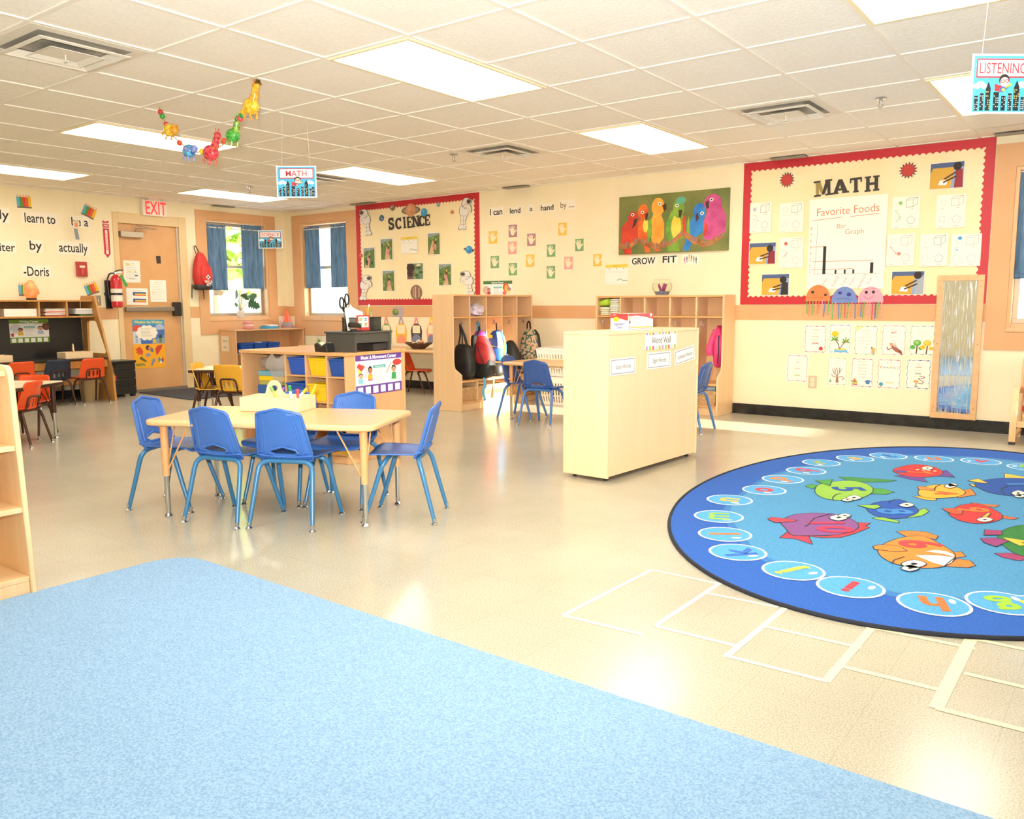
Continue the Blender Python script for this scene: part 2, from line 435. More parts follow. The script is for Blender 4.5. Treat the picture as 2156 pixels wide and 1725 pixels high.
window(4, Matrix(((0, 0, -1, XE), (-1, 0, 0, W4[1]), (0, 1, 0, W4[2]), (0, 0, 0, 1))), W4[1] - W4[0], W4[3] - W4[2], (.1, .1, .1, .1))
# ------------------------------------------------------------------ door
M_door = noisy('tan_door_laminate', '#d6a168', '#dcaa73', 4, .42)
d = sempty('door_1'); y0, y1, z1 = DO[0], DO[1], DO[3]
m = MB()
for a, b_, c, e in ((y0 - .05, y0 + .012, 0, z1 + .05), (y1 - .055, y1 + .05, 0, z1 + .05), (y0 + .012, y1 - .055, z1 - .075, z1 + .05)): m.bb(XW - .1, XW + .012, a, b_, c, e, mat('#e3c794', .5))
m.build('frame', d, ang=0, bevel=.004)
LY0, LY1, LZ = y0 + .012, y1 - .055, z1 - .075
lf = MB().bb(XW - .075, XW - .03, LY0, LY1, .03, LZ, M_door).build('leaf', d, ang=0)
MB().bb(XW - .06, XW + .03, LY0, LY1, 0, .028, M_steel).build('threshold', d, ang=0)
MB().bb(XW - .03, XW - .012, LY1 - .022, LY1, .03, LZ, mat('#d9d6cc', .3, .5)).build('edge_strip', d, ang=0)
m = MB(); ym, zm = LWp(276, 494); m.bb(XW - .03, XW + .035, ym - .145, ym + .145, zm - .035, zm + .035, mat('#b7ad98', .4, .5))
cl = m.build('closer', lf, ang=0, bevel=.005)
MB().tube([(XW + .0, ym + .05, zm + .04), (XW + .03, ym + .05, zm + .075), (XW + .09, ym + .28, zm + .075), (XW + .03, ym + .07, zm + .11), (XW - .02, ym + .07, LZ + .02)], .008, M_chrome, 8).build('closer_arm', cl)
zb = LWp(310, 651)[1]; m = MB(); m.bb(XW - .012, XW + .03, LY0 + .03, LY1 - .08, zb - .028, zb + .028, mat('#9c978c', .35, .7)); m.bb(XW - .03, XW + .012, LY0 + .05, LY0 + .1, zb - .03, zb + .03, M_black)
pb = m.build('panic_bar', lf, ang=0, bevel=.004)
MB().bb(XW - .03, XW + .045, LY1 - .13, LY1 - .035, zb - .09, zb + .085, mat('#2a2522', .4)).build('latch_case', pb, ang=0, bevel=.008)
# ------------------------------------------------------------------ outdoors
M_pave = noisy('pale_concrete_paving', '#d9d6cc', '#e6e3da', 2, .8)  # pale concrete, mottled between two close tones
struct(MB().bb(-45, 30, -30, 45, -.3, -.13, M_pave).build('ground', ang=0))
M_leaf1 = noisy('tree_leaves', '#8fae3c', '#c3d66b', 3, .6); M_leaf2 = noisy('pale_leaves', '#b6c873', '#dbe5a8', 3, .6); M_bark = mat('#6b5340', .8)
def tree(x, y, h, rx, rz, lm, label, n=900, seed=1):
    R = random.Random(seed); t = thing('tree', label, 'tree', (x, y, -.13), 0, 'trees outside the windows')
    MB().tube([(0, 0, 0), (.05, 0, h * .4), (.0, .05, h * .75)], [.16, .12, .05], M_bark, 8).build('trunk', t)
    m = MB()
    for _ in range(n):
        v = Vector((R.gauss(0, 1), R.gauss(0, 1), R.gauss(0, 1))).normalized() * R.uniform(.45, 1)
        c = Vector((v.x * rx, v.y * rx, h * .7 + v.z * rz)); s = R.uniform(.12, .3)
        a = Vector((R.gauss(0, 1), R.gauss(0, 1), R.gauss(0, .6))).normalized() * s; b = a.cross(Vector((R.gauss(0, 1), R.gauss(0, 1), R.gauss(0, 1)))).normalized() * s * .6
        m.add([c - a, c + b, c + a, c - b], [(0, 1, 2, 3)], lm)
    m.build('foliage', t, ang=0)
tree(-14.5, 8.6, 5.2, 2.3, 2.2, M_leaf1, 'leafy green tree seen through the window beside the entry door', 1500, 3)
tree(-19.5, 12.8, 5.5, 2.2, 2.4, M_leaf1, 'bushy tree in the corner of the yard behind the striped light', 900, 4)
tree(-12.0, 15.5, 4.6, 2.4, 2.0, M_leaf2, 'pale tree seen through the corner window of the right wall', 1300, 5)
tree(4.2, 11.0, 4.2, 1.9, 1.9, M_leaf2, 'pale shrub-like tree outside the window at the right edge', 900, 6)
# ================================================================== ceiling fittings
M_lens = mat('#fff9ee', .6, 0, PANEL_E, 'lit_acrylic_lens')
proto = None
def troffer(i, j, label, grp='recessed ceiling lights'):
    global proto
    loc = (i * T + T / 2, j * T + T, H)
    if proto is None:
        proto = thing('ceiling_light', label, 'ceiling light', loc, 0, grp); m = MB(); w, l = T / 2 - .012, T - .012; e = .02
        for a in ((-w, w, -l, -l + e), (-w, w, l - e, l), (-w, -w + e, -l + e, l - e), (w - e, w, -l + e, l - e)): m.bb(*a, -.014, -.0005, mat('#f4e3b5', .4))
        m.build('frame', proto, ang=0)
        MB().bb(-w + e, w - e, -l + e, l - e, -.009, -.001, M_lens).build('diffuser', proto, ang=0)
    else: dup(proto, loc, label=label)
for i, j, s in ((-1, 0, 'large lit ceiling panel at the top centre, in front of the camera'), (-1, 4, 'lit ceiling panel above the parrot painting and cubbies'), (-6, 0, 'lit ceiling panel behind the hanging beaded garland'),
                (-10, 0, 'lit ceiling panel nearest the left wall, cut by the picture edge'), (-10, 4, 'lit ceiling panel nearest the entry door, left of the hanging MATH sign'), (-6, 4, 'lit ceiling panel right of the hanging MATH sign'),
                (3, 0, 'lit ceiling panel cut by the top right picture edge'), (3, 4, 'lit ceiling panel behind the hanging LISTENING sign')):
    troffer(i, j, s)
for i, j in ((-1, -4), (3, -4), (-6, -4), (-1, -8), (3, -8)): troffer(i, j, 'lit ceiling panel in the part of the room behind the camera')
M_vent = mat('#e2dccd', .45); M_vent_shade = mat('#aca79c', .5)
def diffuser(i, j, label):
    t = thing('ceiling_vent', label, 'air vent', (i * T + T / 2, j * T + T / 2, H), 0, 'square ceiling air diffusers')
    a = T / 2 - .012
    MB().bb(-a, a, -a, a, -.004, -.0005, M_vent_shade).build('backing', t, ang=0)  # grey sheet stands in for the shaded recess; no opening is cut
    def ring(o, q, z0, z1, nm):
        m = MB(); v = [(s * k, u * k, z) for k, z in ((o, z0), (q, z1)) for s, u in ((-1, -1), (1, -1), (1, 1), (-1, 1))]
        m.add(v, [(k, (k + 1) % 4, 4 + (k + 1) % 4, 4 + k) for k in range(4)], M_vent); m.build(nm, t, ang=0, solid=.004)
    ring(a, a - .06, -.006, -.008, 'flange'); ring(.205, .165, -.035, -.012, 'ring'); ring(.205, .225, -.037, -.033, 'ring')
    m = MB(); v = [(s * k, u * k, z) for k, z in ((.135, -.045), (.1, -.03)) for s, u in ((-1, -1), (1, -1), (1, 1), (-1, 1))]
    m.add(v, [(k, (k + 1) % 4, 4 + (k + 1) % 4, 4 + k) for k in range(4)] + [(4, 5, 6, 7)], M_vent); m.build('centre_plate', t, ang=0, solid=.003)
    MB().tube([(0, 0, -.03), (0, 0, -.065)], .003, M_vent, 6).tube([(-.02, 0, -.066), (.02, 0, -.066)], .004, M_vent, 6).build('pull', t)
diffuser(-3, -2, 'square ceiling air vent at the top left of the room')
diffuser(1, 4, 'square ceiling air vent near the math board')
diffuser(-3, 4, 'square ceiling air vent above the cubbies, left of the small sprinkler')
diffuser(-7, 4, 'square ceiling air vent half hidden by the hanging MATH sign')
def slot(x0, x1, y0, y1, label):
    t = thing('linear_vent', label, 'air vent', ((x0 + x1) / 2, (y0 + y1) / 2, H), 0, 'dark linear slot vents along the walls')
    w, l = abs(x1 - x0) / 2, abs(y1 - y0) / 2; MB().bb(-w, w, -l, l, -.0105, -.0075, mat('#6f675a', .6)).build('backing', t, ang=0)
    m = MB()
    for k in range(5):
        if w > l: yy = -l + (k + .5) * 2 * l / 5; m.bb(-w, w, yy - .006, yy + .004, -.016, -.0105, mat('#a89c86', .5))
        else: xx = -w + (k + .5) * 2 * w / 5; m.bb(xx - .006, xx + .004, -l, l, -.016, -.0105, mat('#a89c86', .5))
    m.build('louvre', t, ang=0)
for px0, px1, s in ((1072, 1121, 'dark slot vent in the ceiling above the words on the right wall'), (752, 795, 'dark slot vent above the science board'), (1630, 1702, 'dark slot vent above the math board'), (2092, 2190, 'dark slot vent above the window at the right edge')):
    slot(RWp(px0, 380)[0], RWp(px1, 380)[0], YW - .14, YW - .03, s)
slot(XW + .03, XW + .14, LWp(441, 427)[0], LWp(482, 427)[0], 'dark slot vent above the window beside the entry door')
sp = None
for px, py, s in ((1855, 207, 'chrome sprinkler head by the ceiling vent near the math board'), (525, 393, 'small sprinkler head left of the hanging MATH sign'), (955, 325, 'small sprinkler head above the science board')):
    p = FL(px, py, H)
    if sp is None:
        sp = thing('sprinkler', s, 'sprinkler', (p.x, p.y, H), 0, 'ceiling sprinkler heads'); m = MB()
        m.lathe([(.035, -.004), (.035, -.008), (.012, -.012), (.01, -.035)], M_chrome, 16); m.build('escutcheon', sp)
        MB().tube([(-.008, 0, -.03), (-.014, 0, -.045), (0, 0, -.062)], .003, M_chrome, 6).tube([(.008, 0, -.03), (.014, 0, -.045), (0, 0, -.062)], .003, M_chrome, 6).lathe([(.018, -.062), (.018, -.065)], M_chrome, 12).build('deflector', sp)
    else: dup(sp, (p.x, p.y, H), label=s)
# ================================================================== chairs
def chair_frame(t, mleg, r=.0125, spread=0):
    for s in (-1, 1):
        for nm, pts in (('leg', [(.16, .178, .012), (.148, .13, .15), (.138, .092, .265), (.128, .075, .298), (.105, .066, .314), (.07, .064, .318), (0, .064, .318)]),
                        ('leg', [(.165, -.178, .012), (.152, -.142, .15), (.142, -.112, .268), (.132, -.1, .3), (.108, -.092, .316), (.07, -.09, .32), (0, -.09, .32)])):
            P = [(s * x, y, z) for x, y, z in pts]; P2 = bez(P, 4); n = len(P2)
            rr = [r * (.8 + .2 * min(1, i / 8)) for i in range(n)]
            lg = MB().tube(P2, rr, mleg, 10).build(nm, t)
            x, y, _ = P[0]
            MB().lathe([(.0165, 0), (.0165, .004), (.008, .012), (.0095, .014), (.0095, .034)], M_chrome, 14, Matrix.Translation((x, y, 0))).build('glide', lg)
def seat_fn(x, y, w=.16):
    z = .331 + .013 * (x / w) ** 2
    if y > .14: z -= (y - .14) ** 2 * 7
    if y < -.06: z += (-.06 - y) ** 2 * 5.0
    return (x, y, z)
def chair_hex(label, mp, ml, group):
    t = thing('school_chair', label, 'chair', group=group)
    MB().plate([(-.142, -.112), (.142, -.112), (.168, .12)] + arc(.138, .16, .03, 0, pi / 2, 4) + arc(-.138, .16, .03, pi / 2, pi, 4) + [(-.168, .12)], [], .022, seat_fn, mp).build('seat', t, solid=.007)
    def bf(u, v): return (u, -.108 - .30 * v - .35 * max(0, .03 - v) ** 1.0 * -1.2 + .030 * (u / .15) ** 2 * min(1, .4 + v * 3), .338 + v)
    out = [(-.132, -.012), (.132, -.012), (.14, .03), (.115, .208), (.11, .219), (.1, .224), (0, .246), (-.1, .224), (-.11, .219), (-.115, .208), (-.14, .03)]
    hole = [(-.074, .028), (-.066, .042), (0, .06), (.066, .042), (.074, .028), (.052, .014), (-.052, .014)]
    b = MB().plate(out, [hole], .018, bf, mp)
    for s in (-1, 1): b.tube([bf(s * (.1 - .022 * (k / 8)), .02 + .17 * k / 8) for k in range(9)], .005, mp, 6)
    b.tube([bf(*q) for q in hole], .005, mp, 6, True)
    b.tube([bf(*q) for q in out], .0048, mp, 6, True)
    b.build('backrest', t, solid=.006)
    chair_frame(t, ml); return t
def chair_slot(label, mp, ml, group):
    t = thing('school_chair', label, 'chair', group=group)
    MB().plate(rrect(-.165, -.115, .165, .19, .035, 4), [], .022, lambda x, y: seat_fn(x, y), mp).build('seat', t, solid=.007)
    def bf(u, v): return (u, -.112 - .24 * v + .045 * (u / .16) ** 2 * (1 - v * 1.6), .34 + v)
    out = [(-.15, -.008), (.15, -.008), (.163, .03), (.158, .09)] + arc(.108, .205, .038, 0, pi / 2, 5) + arc(-.108, .205, .038, pi / 2, pi, 5) + [(-.158, .09), (-.163, .03)]
    hs = [rrect(x - .012, .012, x + .012, .085, .008, 2) for x in (-.052, 0, .052)]
    MB().plate(out, hs, .02, bf, mp).build('backrest', t, solid=.007)
    B = lambda u, v: tuple(Vector(bf(u, v)) + Vector((0, -.011, 0)))
    lp = [(-.082, -.08, .32), B(-.084, .0), B(-.083, .07), B(-.074, .098), B(-.05, .107), B(0, .108), B(.05, .107), B(.074, .098), B(.083, .07), B(.084, .0), (.082, -.08, .32)]
    MB().tube(bez(lp, 4), .0085, ml, 8).build('back_loop', t)
    chair_frame(t, ml); t.scale = (.86, .86, .86); return t
M_blue = mat('#3a68b2', .4, spec=.5); M_bleg = mat('#35739f', .3, spec=.6); M_blue2 = mat('#34589c', .35, spec=.6)
M_or = mat('#e8531c', .35); M_navy = mat('#1f2b3f', .4); M_yel = mat('#e3a82f', .35); M_brown = mat('#4a2c1f', .35, .3)
def put(o, x, y, face, label):
    o.location = (x, y, 0); o.rotation_euler = (0, 0, rad(face - 90)); o['label'] = label; return o
def cen(rear_mid, face, d=.178): return rear_mid[0] + d * cos(rad(face)), rear_mid[1] + d * sin(rad(face))
GB = 'blue chairs around the front table'
c0 = chair_hex('', M_blue, M_bleg, GB)
put(c0, *cen((-.264, -.668), 115), 115, 'blue chair seen from behind, middle of the near side of the front table')
put(dup(c0), *cen((-.612, -.818), 104), 104, 'blue chair seen from behind, left one on the near side of the front table')
put(dup(c0), *cen((-1.305, -.742), 26), 26, 'blue plastic chair at the left end of the front table')
put(dup(c0), *cen((.183, -.02), 211), 211, 'blue plastic chair seen from the side, at the right end of the front table')
put(dup(c0), *cen((-.53, .083), -65), -65, 'blue plastic chair on the far side of the front table, before the purple poster')
put(dup(c0), *cen((-.86, -.06), -65), -65, 'blue plastic chair on the far side of the front table, hidden behind the wooden caddy')
GB2 = 'blue chairs around the back table'
k0 = chair_hex('', M_blue2, mat('#3f6fae', .3, spec=.6), GB2)
put(k0, *cen((-1.2, 2.743), 94), 94, 'darker blue chair seen from behind at the back table by the cubbies')
put(dup(k0), *cen((-1.80, 3.13), 8), 8, 'darker blue chair at the left end of the back table, before the hanging backpacks')
put(dup(k0), *cen((.15, 3.345), 184), 184, 'darker blue chair half hidden behind the word wall cabinet')
GO = 'chairs pushed up to the writing desk'
o0 = chair_slot('', M_or, M_brown, GO)
put(o0, -6.25, 1.40, 180, 'orange chair at the writing desk, nearest the black crate')
put(dup(o0), -6.30, .69, 180, 'orange chair at the writing desk, left of the navy chair')
n0 = chair_slot('', M_navy, M_brown, GO); put(n0, -6.33, 1.07, 180, 'navy chair between two orange chairs at the writing desk')
GO2 = 'orange chairs around the small left table'
for p, f, s in (((-3.76, -.21), 216, 'orange chair nearest the camera, at the end of the small left table'), ((-4.38, .05), -50, 'orange chair behind the small left table, facing the camera'),
                ((-4.02, -.93), 120, 'orange chair mostly hidden behind the wooden block shelf')):
    c = dup(o0); c['group'] = GO2; put(c, *cen(p, f, .153), f, s)
c = dup(o0); c['group'] = 'orange chair under the nature table'; put(c, -3.88, 4.10, 25, 'orange chair at the table with the wicker nature basket')
GY = 'yellow chairs around the brown edged table'
y0_ = chair_slot('', M_yel, M_brown, GY); y0_.scale = (.95, .95, .95); put(y0_, -3.44, 1.33, 110, 'yellow chair seen from behind, between the blue chair and the bin shelf')
yc = FL(391, 779, .5); put(dup(y0_), -3.72, 1.27, 37, 'yellow chair at the far left end of the brown edged table')
put(dup(y0_), -3.50, 1.95, -60, 'yellow chair whose top shows left of the bin shelf')
# ================================================================== tables
def table(name, label, L, W, z, mtop, medge, mleg, mins, loc, rz, inset=.075, th=.03, split=.21, group=None):
    t = thing(name, label, 'table', loc, rad(rz), group)
    pl = rrect(-L / 2, -W / 2, L / 2, W / 2, .06, 6)
    if medge:
        MB().prism(rrect(-L / 2 + .004, -W / 2 + .004, L / 2 - .004, W / 2 - .004, .056, 6), z - .004, z, mtop).build('tabletop', t, bevel=.001)
        MB().prism(pl, z - th, z - .004, medge).build('edge_band', t, bevel=.004)
    else: MB().prism(pl, z - th, z, mtop).build('tabletop', t, bevel=.012, bseg=4)
    for sx in (-1, 1):
        for sy in (-1, 1):
            x, y = sx * (L / 2 - inset), sy * (W / 2 - inset)
            lg = MB().tube([(x, y, split), (x, y, z - th)], [.0175, .0205], mleg, 14).lathe([(.04, z - th - .006), (.04, z - th)], mleg, 14, Matrix.Translation((x, y, 0))).build('leg', t)
            MB().tube([(x, y, .02), (x, y, split + .01)], .0125, mins, 12).build('insert', lg)
            MB().lathe([(.019, 0), (.02, .004), (.012, .014), (.009, .022)], M_chrome, 14, Matrix.Translation((x, y, 0))).build('glide', lg)
            MB().tube([(x - sx * .012, y, split + .03), (x - sx * .14, y, z - th)], .0042, mleg, 6).build('brace', lg)
            MB().tube([(x, y - sy * .012, split + .03), (x, y - sy * .1, z - th)], .0042, mleg, 6).build('brace', lg)
    return t
M_tbl = wood('maple_laminate', '#e2b47e', '#e7bb88', .28, 0); M_tleg = mat('#dba26a', .4)
table('activity_table', 'maple rectangular table in front with blue chairs and a wooden caddy', 1.22, .61, .505, M_tbl, None, M_tleg, M_chrome, (-.566, -.397, 0), 25)
table('activity_table', 'maple table at the back between the cubbies and the word wall cabinet', 1.22, .61, .535, M_tbl, None, M_tleg, M_chrome, (-1.16, 3.31, 0), 1)
M_ctop = mat('#ead9b4', .35)
table('activity_table', 'brown edged table with papers at the far left, among orange chairs', 1.22, .61, .465, M_ctop, M_brown, M_brown, M_chrome, (-4.04 - .84 * .53 + .545 * .23, .018 - .545 * .53 - .84 * .23, 0), 33)
table('activity_table', 'brown edged table with yellow chairs behind the bin shelf', 1.1, .5, .50, M_ctop, M_brown, M_brown, M_chrome, (yc.x + .8 * .55 - .6 * .25, yc.y + .6 * .55 + .8 * .25, 0), 37)
table('nature_table', 'long maple table along the wall under the science board', 2.7, .6, .535, M_tbl, None, M_brown, M_chrome, (-4.6, 4.30, 0), 0, th=.035)
# ================================================================== shelving
def slab(m, nm, t, x0, x1, y0, y1, z0, z1, bev=.003): return MB().bb(x0, x1, y0, y1, z0, z1, m).build(nm, t, ang=0, bevel=bev)
def hook(parent, x, y, z, d):
    m = MB(); m.bb(x, x + d * .004, y - .008, y + .008, z - .02, z + .02, M_chrome)
    m.tube([(x + d * .004, y, z - .012), (x + d * .028, y, z - .02), (x + d * .036, y, z + .004)], .0035, M_chrome, 6); m.tube([(x + d * .004, y, z + .012), (x + d * .02, y, z + .02), (x + d * .028, y, z + .034)], .0035, M_chrome, 6)
    m.build('hook', parent)
def locker(label, loc, rz, W, hd, zt=1.165, D=.37):
    t = thing('coat_locker', label, 'locker', loc, rad(rz), 'five-bay maple coat lockers'); e = .019; fy = .10
    prof = [(0, 0), (D, 0), (D, zt), (fy, zt), (fy, .5)] + [(fy - .03 * (1 - cos(a)) , .5 - .09 * sin(a)) for a in (.5, 1.0)] + [(fy - .06, .395), (.005, .37), (0, .36)]
    Q = Matrix(((0, 0, 1, 0), (1, 0, 0, 0), (0, 1, 0, 0), (0, 0, 0, 1)))
    for x in (0, W - e): MB().prism(prof, x, x + e, M_maple, Q).build('side_panel', t, ang=30, bevel=.003)
    slab(M_maple, 'back_panel', t, e, W - e, D - .01, D, .03, zt - .005, 0)
    slab(M_edge, 'top_board', t, e, W - e, fy + .004, D - .01, zt - .022, zt - .003); slab(M_edge, 'cubby_board', t, e, W - e, fy + .004, D - .01, .925, .943)
    slab(M_edge, 'bench', t, e, W - e, .012, D - .01, .285, .307); slab(M_edge, 'bottom_board', t, e, W - e, .012, D - .01, .075, .093); slab(M_maple, 'kick', t, e, W - e, .025, .04, 0, .075)
    p = (W - e) / 5
    for k in range(1, 5):
        x = k * p + e / 2
        slab(M_maple, 'divider', t, x - .008, x + .008, fy + .008, D - .01, .943, zt - .022, .002); slab(M_maple, 'divider', t, x - .008, x + .008, fy + .008, D - .01, .307, .925, .002); slab(M_maple, 'divider', t, x - .008, x + .008, .016, D - .01, .093, .285, .002)
    for k in range(5): hook(t, (k + 1) * p + (e / 2 - .0085 if k < 4 else -.0005) if hd < 0 else k * p + (e / 2 + .0085 if k else e + .0005), .21, .87, hd)
    return t, p
lockL, pL = locker('maple coat locker with hanging backpacks, left of the two', (-2.379, 3.162, 0), 90, 1.36, -1)
lockR, pR = locker('maple coat locker under the parrot painting with a fishbowl on top', (-1.575, YW - .375, 0), 0, 1.405, 1, 1.145)
# word wall cabinet (its back faces the camera)
ww = thing('storage_cabinet', 'maple cabinet turned backwards with a word wall on its back', 'cabinet', (.465, 1.156, 0), math.atan2(2.292 - 1.156, .523 - .465)); Lw_, Dw, Hw = 1.138, .328, .90
slab(M_birch, 'end_panel', ww, 0, .018, 0, Dw, .022, Hw - .018); slab(M_birch, 'end_panel', ww, Lw_ - .018, Lw_, 0, Dw, .022, Hw - .018); slab(M_birch, 'back_panel', ww, .018, Lw_ - .018, .006, .014, .03, Hw - .018, 0)
slab(M_birch, 'top', ww, 0, Lw_, 0, Dw, Hw - .018, Hw)
for z in (.03, .32, .6): slab(M_maple, 'shelf', ww, .018, Lw_ - .018, .014, Dw - .004, z, z + .018)
for x in (.06, Lw_ - .06):
    for y in (.05, Dw - .05): MB().lathe([(.011, 0), (.018, .008), (.018, .012), (.01, .03)], M_black, 12, Matrix.Translation((x, y, 0))).build('caster', ww)
# bin shelf
cub = thing('bin_shelf', 'maple bin shelf with yellow and blue bins behind the front table', 'shelf unit', (-2.212, .519, 0), math.atan2(.108, .994)); CW, CD, CH = 1.0, .63, .75; CX = (.0, .437, .632, .822, 1.0); CZ = (.068, .24, .415, .59)
for x in (0, CW - .018): slab(M_honey, 'side_panel', cub, x, x + .018, 0, CD, 0, CH - .022)
slab(M_edge, 'top_board', cub, -.008, CW + .008, -.008, CD + .008, CH - .022, CH); slab(M_honey, 'back_panel', cub, .018, CW - .018, .36, .37, .068, CH - .022, 0); slab(M_honey, 'kick', cub, .018, CW - .018, .015, .03, 0, .06)
slab(M_edge, 'bottom_board', cub, .018, CW - .018, .004, CD, .055, .07)
for x in CX[1:4]: slab(M_honey, 'divider', cub, x - .008, x + .008, .004, .36, .07, CH - .022, .002)
for a, b_ in zip(CX[1:4], CX[2:]):
    for z in CZ[1:]: slab(M_edge, 'shelf', cub, a + .008, b_ - .008, .006, .36, z - .012, z, .002)
slab(M_edge, 'shelf', cub, .018, CX[1] - .008, .006, .36, CZ[2] - .012, CZ[2], .002)
for x in (CX[1] + .025, CX[2] + .025, CX[3] + .025): MB().tube([(x + .006 * cos(a), .003, CH - .037 + .006 * sin(a)) for a in [k * pi / 4 for k in range(8)]], .002, M_chrome, 6, True).build('ring', cub)
M_by = mat('#f2c417', .35); M_bb = mat('#2a55b5', .35); M_bb2 = mat('#2450a0', .35); binp = {}
def bin_(col, k, r, label, pull=0, w=None):
    x0, x1 = CX[k] + .013, CX[k + 1] - .013; wd = .165; h = .118
    M = cub.matrix_basis
    key = str(col)
    p = Matrix.Translation(cub.location) @ Matrix.Rotation(cub.rotation_euler[2], 4, 'Z') @ Vector(((x0 + x1) / 2, .012 - pull, CZ[r] + .001))
    rz = cub.rotation_euler[2]
    if key not in binp:
        t = thing('storage_bin', label, 'bin', p, rz, 'plastic bins in the bin shelf'); binp[key] = t; m = MB(); a, b_, c, d_ = wd / 2 - .014, wd / 2, .02, .30
        o = [(-a, c, 0), (a, c, 0), (a, d_, 0), (-a, d_, 0), (-b_ + .004, .004, h), (b_ - .004, .004, h), (b_ - .004, d_ + .012, h), (-b_ + .004, d_ + .012, h)]
        m.add(o, [(3, 2, 1, 0), (0, 1, 5, 4), (1, 2, 6, 5), (2, 3, 7, 6), (3, 0, 4, 7)], col); m.build('body', t, ang=0, solid=.003, bevel=.004)
        m = MB(); z = h; m.bb(-b_, b_, -.004, .012, z - .012, z, col); m.bb(-b_, b_, d_ + .002, d_ + .016, z - .012, z, col); m.bb(-b_, -b_ + .012, .012, d_ + .002, z - .012, z, col); m.bb(b_ - .012, b_, .012, d_ + .002, z - .012, z, col)
        m.build('rim', t, ang=0, bevel=.004)
    else: dup(binp[key], p, rz, label)
bin_(M_bb, 1, 3, 'blue bin in the top row of the shelf, left of a yellow one'); bin_(M_by, 2, 3, 'yellow bin in the top row of the bin shelf'); bin_(M_bb2, 3, 3, 'blue bin in the top row of the shelf, next to the purple poster')
bin_(M_bb2, 1, 2, 'blue bin in the second row of the bin shelf', .02); bin_(M_by, 2, 2, 'yellow bin in the second row of the bin shelf', .01); bin_(M_by, 3, 0, 'yellow bin in the bottom row, seen under the far blue chair'); bin_(M_by, 1, 0, 'yellow bin in the bottom row behind the front chairs')
# science shelf by the left wall
ss = thing('science_shelf', 'maple shelf in the corner under the window with a Science Area sign', 'shelf unit', (-6.54, 3.49, 0), rad(90)); SW, SD, SH = 1.13, .36, .742
for x in (0, SW - .018): slab(M_honey, 'side_panel', ss, x, x + .018, 0, SD, 0, SH - .018)
slab(M_edge, 'top_board', ss, -.005, SW + .005, -.005, SD, SH - .018, SH); slab(M_honey, 'back_panel', ss, .018, SW - .018, SD - .04, SD - .03, .05, SH - .018, 0)
for z in (.05, .24, .43): slab(M_edge, 'shelf', ss, .018, SW - .018, .006, SD - .04, z - .016, z)
slab(M_honey, 'upper_panel', ss, .018, SW - .018, SD - .06, SD - .05, .43, SH - .018, 0)
# left block shelf
bs = thing('block_shelf', 'pale maple shelf with wooden blocks at the left picture edge', 'shelf unit', (-.285, -2.95, 0), rad(90)); BW, BD, BH = 1.19, .30, .855
M_pale = wood('pale_birch', '#e8c28c', '#f1d0a0', .38, 2)
Q = Matrix(((0, 0, 1, 0), (1, 0, 0, 0), (0, 1, 0, 0), (0, 0, 0, 1)))
for x in (0, BW - .02): MB().prism([(0, 0), (BD, 0), (BD, BH)] + arc(.035 + .06, BH - .04, .04, pi / 2, pi, 5) + [(.05, BH - .08)], x, x + .02, M_pale, Q).build('side_panel', bs, ang=30, bevel=.004)
slab(M_pale, 'back_panel', bs, .02, BW - .02, BD - .012, BD - .004, .02, BH, 0)
for z, y in ((.07, .012), (.33, .025), (.56, .045)): slab(M_pale, 'shelf', bs, .02, BW - .02, y, BD - .012, z - .02, z)
slab(M_pale, 'top_board', bs, .02, BW - .02, .075, BD - .012, BH - .04, BH - .02); slab(M_pale, 'kick', bs, .02, BW - .02, .012, .028, .0, .05)
M_block = wood('unit_block', '#eccd98', '#f3d9ab', .4, 1); bp0 = None
for k, (z, dx, ln) in enumerate(((.331, .0, .10), (.367, -.015, .09), (.403, -.018, .1), (.439, -.03, .085), (.475, -.0, .11))):
    nm = ('bottom', 'second from the bottom', 'middle', 'fourth from the bottom', 'topmost')[k]
    if bp0 is None: bp0 = tag(MB().bb(-.05, .05, 0, .14, 0, .0345, M_block).build('wooden_block', ang=0, bevel=.005), nm + ' wooden block of the stack on the middle shelf', 'block', 'unit blocks on the shelf at the left edge'); b_ = bp0
    else: b_ = bp0.copy(); COL.objects.link(b_); b_['label'] = nm + ' wooden block of the stack on the middle shelf'
    b_.rotation_euler = (0, 0, rad(90)); b_.location = (-.325 - .0, -1.935 + dx, z)
# ------------------------------------------------------------------ writing desk
DY0, DY1, DF = -.30, 1.70, -6.25
wd = thing('writing_desk', 'oak writing desk with black back panel and upper cubbies on the left wall', 'desk', (0, 0, 0))
zt, zb = LWp(100, 632, -6.55)[1], LWp(100, 670, -6.55)[1]
ztp = LWp(190, 628, -6.6)[1] + .03
for y in (DY0, DY1 - .025):
    outer = [(XW + .02, 0), (DF, 0), (DF - .02, .3)] + [(-6.56, ztp - .05), (-6.575, ztp - .012), (-6.60, ztp), (-6.87, ztp), (-6.89, ztp - .03)]
    hole = [(-6.79, .53), (-6.40, .53), (-6.38, .56), (-6.555, zb - .06), (-6.58, zb - .04), (-6.75, zb - .04), (-6.77, zb - .06)]
    m = MB(); m.plate(outer, [hole], .08, lambda u, v: (u, y + .0125, v), M_oak); m.build('side_panel', wd, ang=0, solid=.024)
slab(M_black, 'back_panel', wd, XW + .022, XW + .034, DY0 + .027, DY1 - .027, .44, zb, 0)
slab(mat('#2e2a20', .25), 'desktop', wd, XW + .036, DF - .08, DY0 + .027, DY1 - .027, .47, .49, .003)
slab(M_oak, 'apron', wd, DF - .12, DF - .102, DY0 + .027, DY1 - .027, .385, .468); slab(M_oak, 'stretcher', wd, DF - .3, DF - .28, DY0 + .027, DY1 - .027, .19, .26)
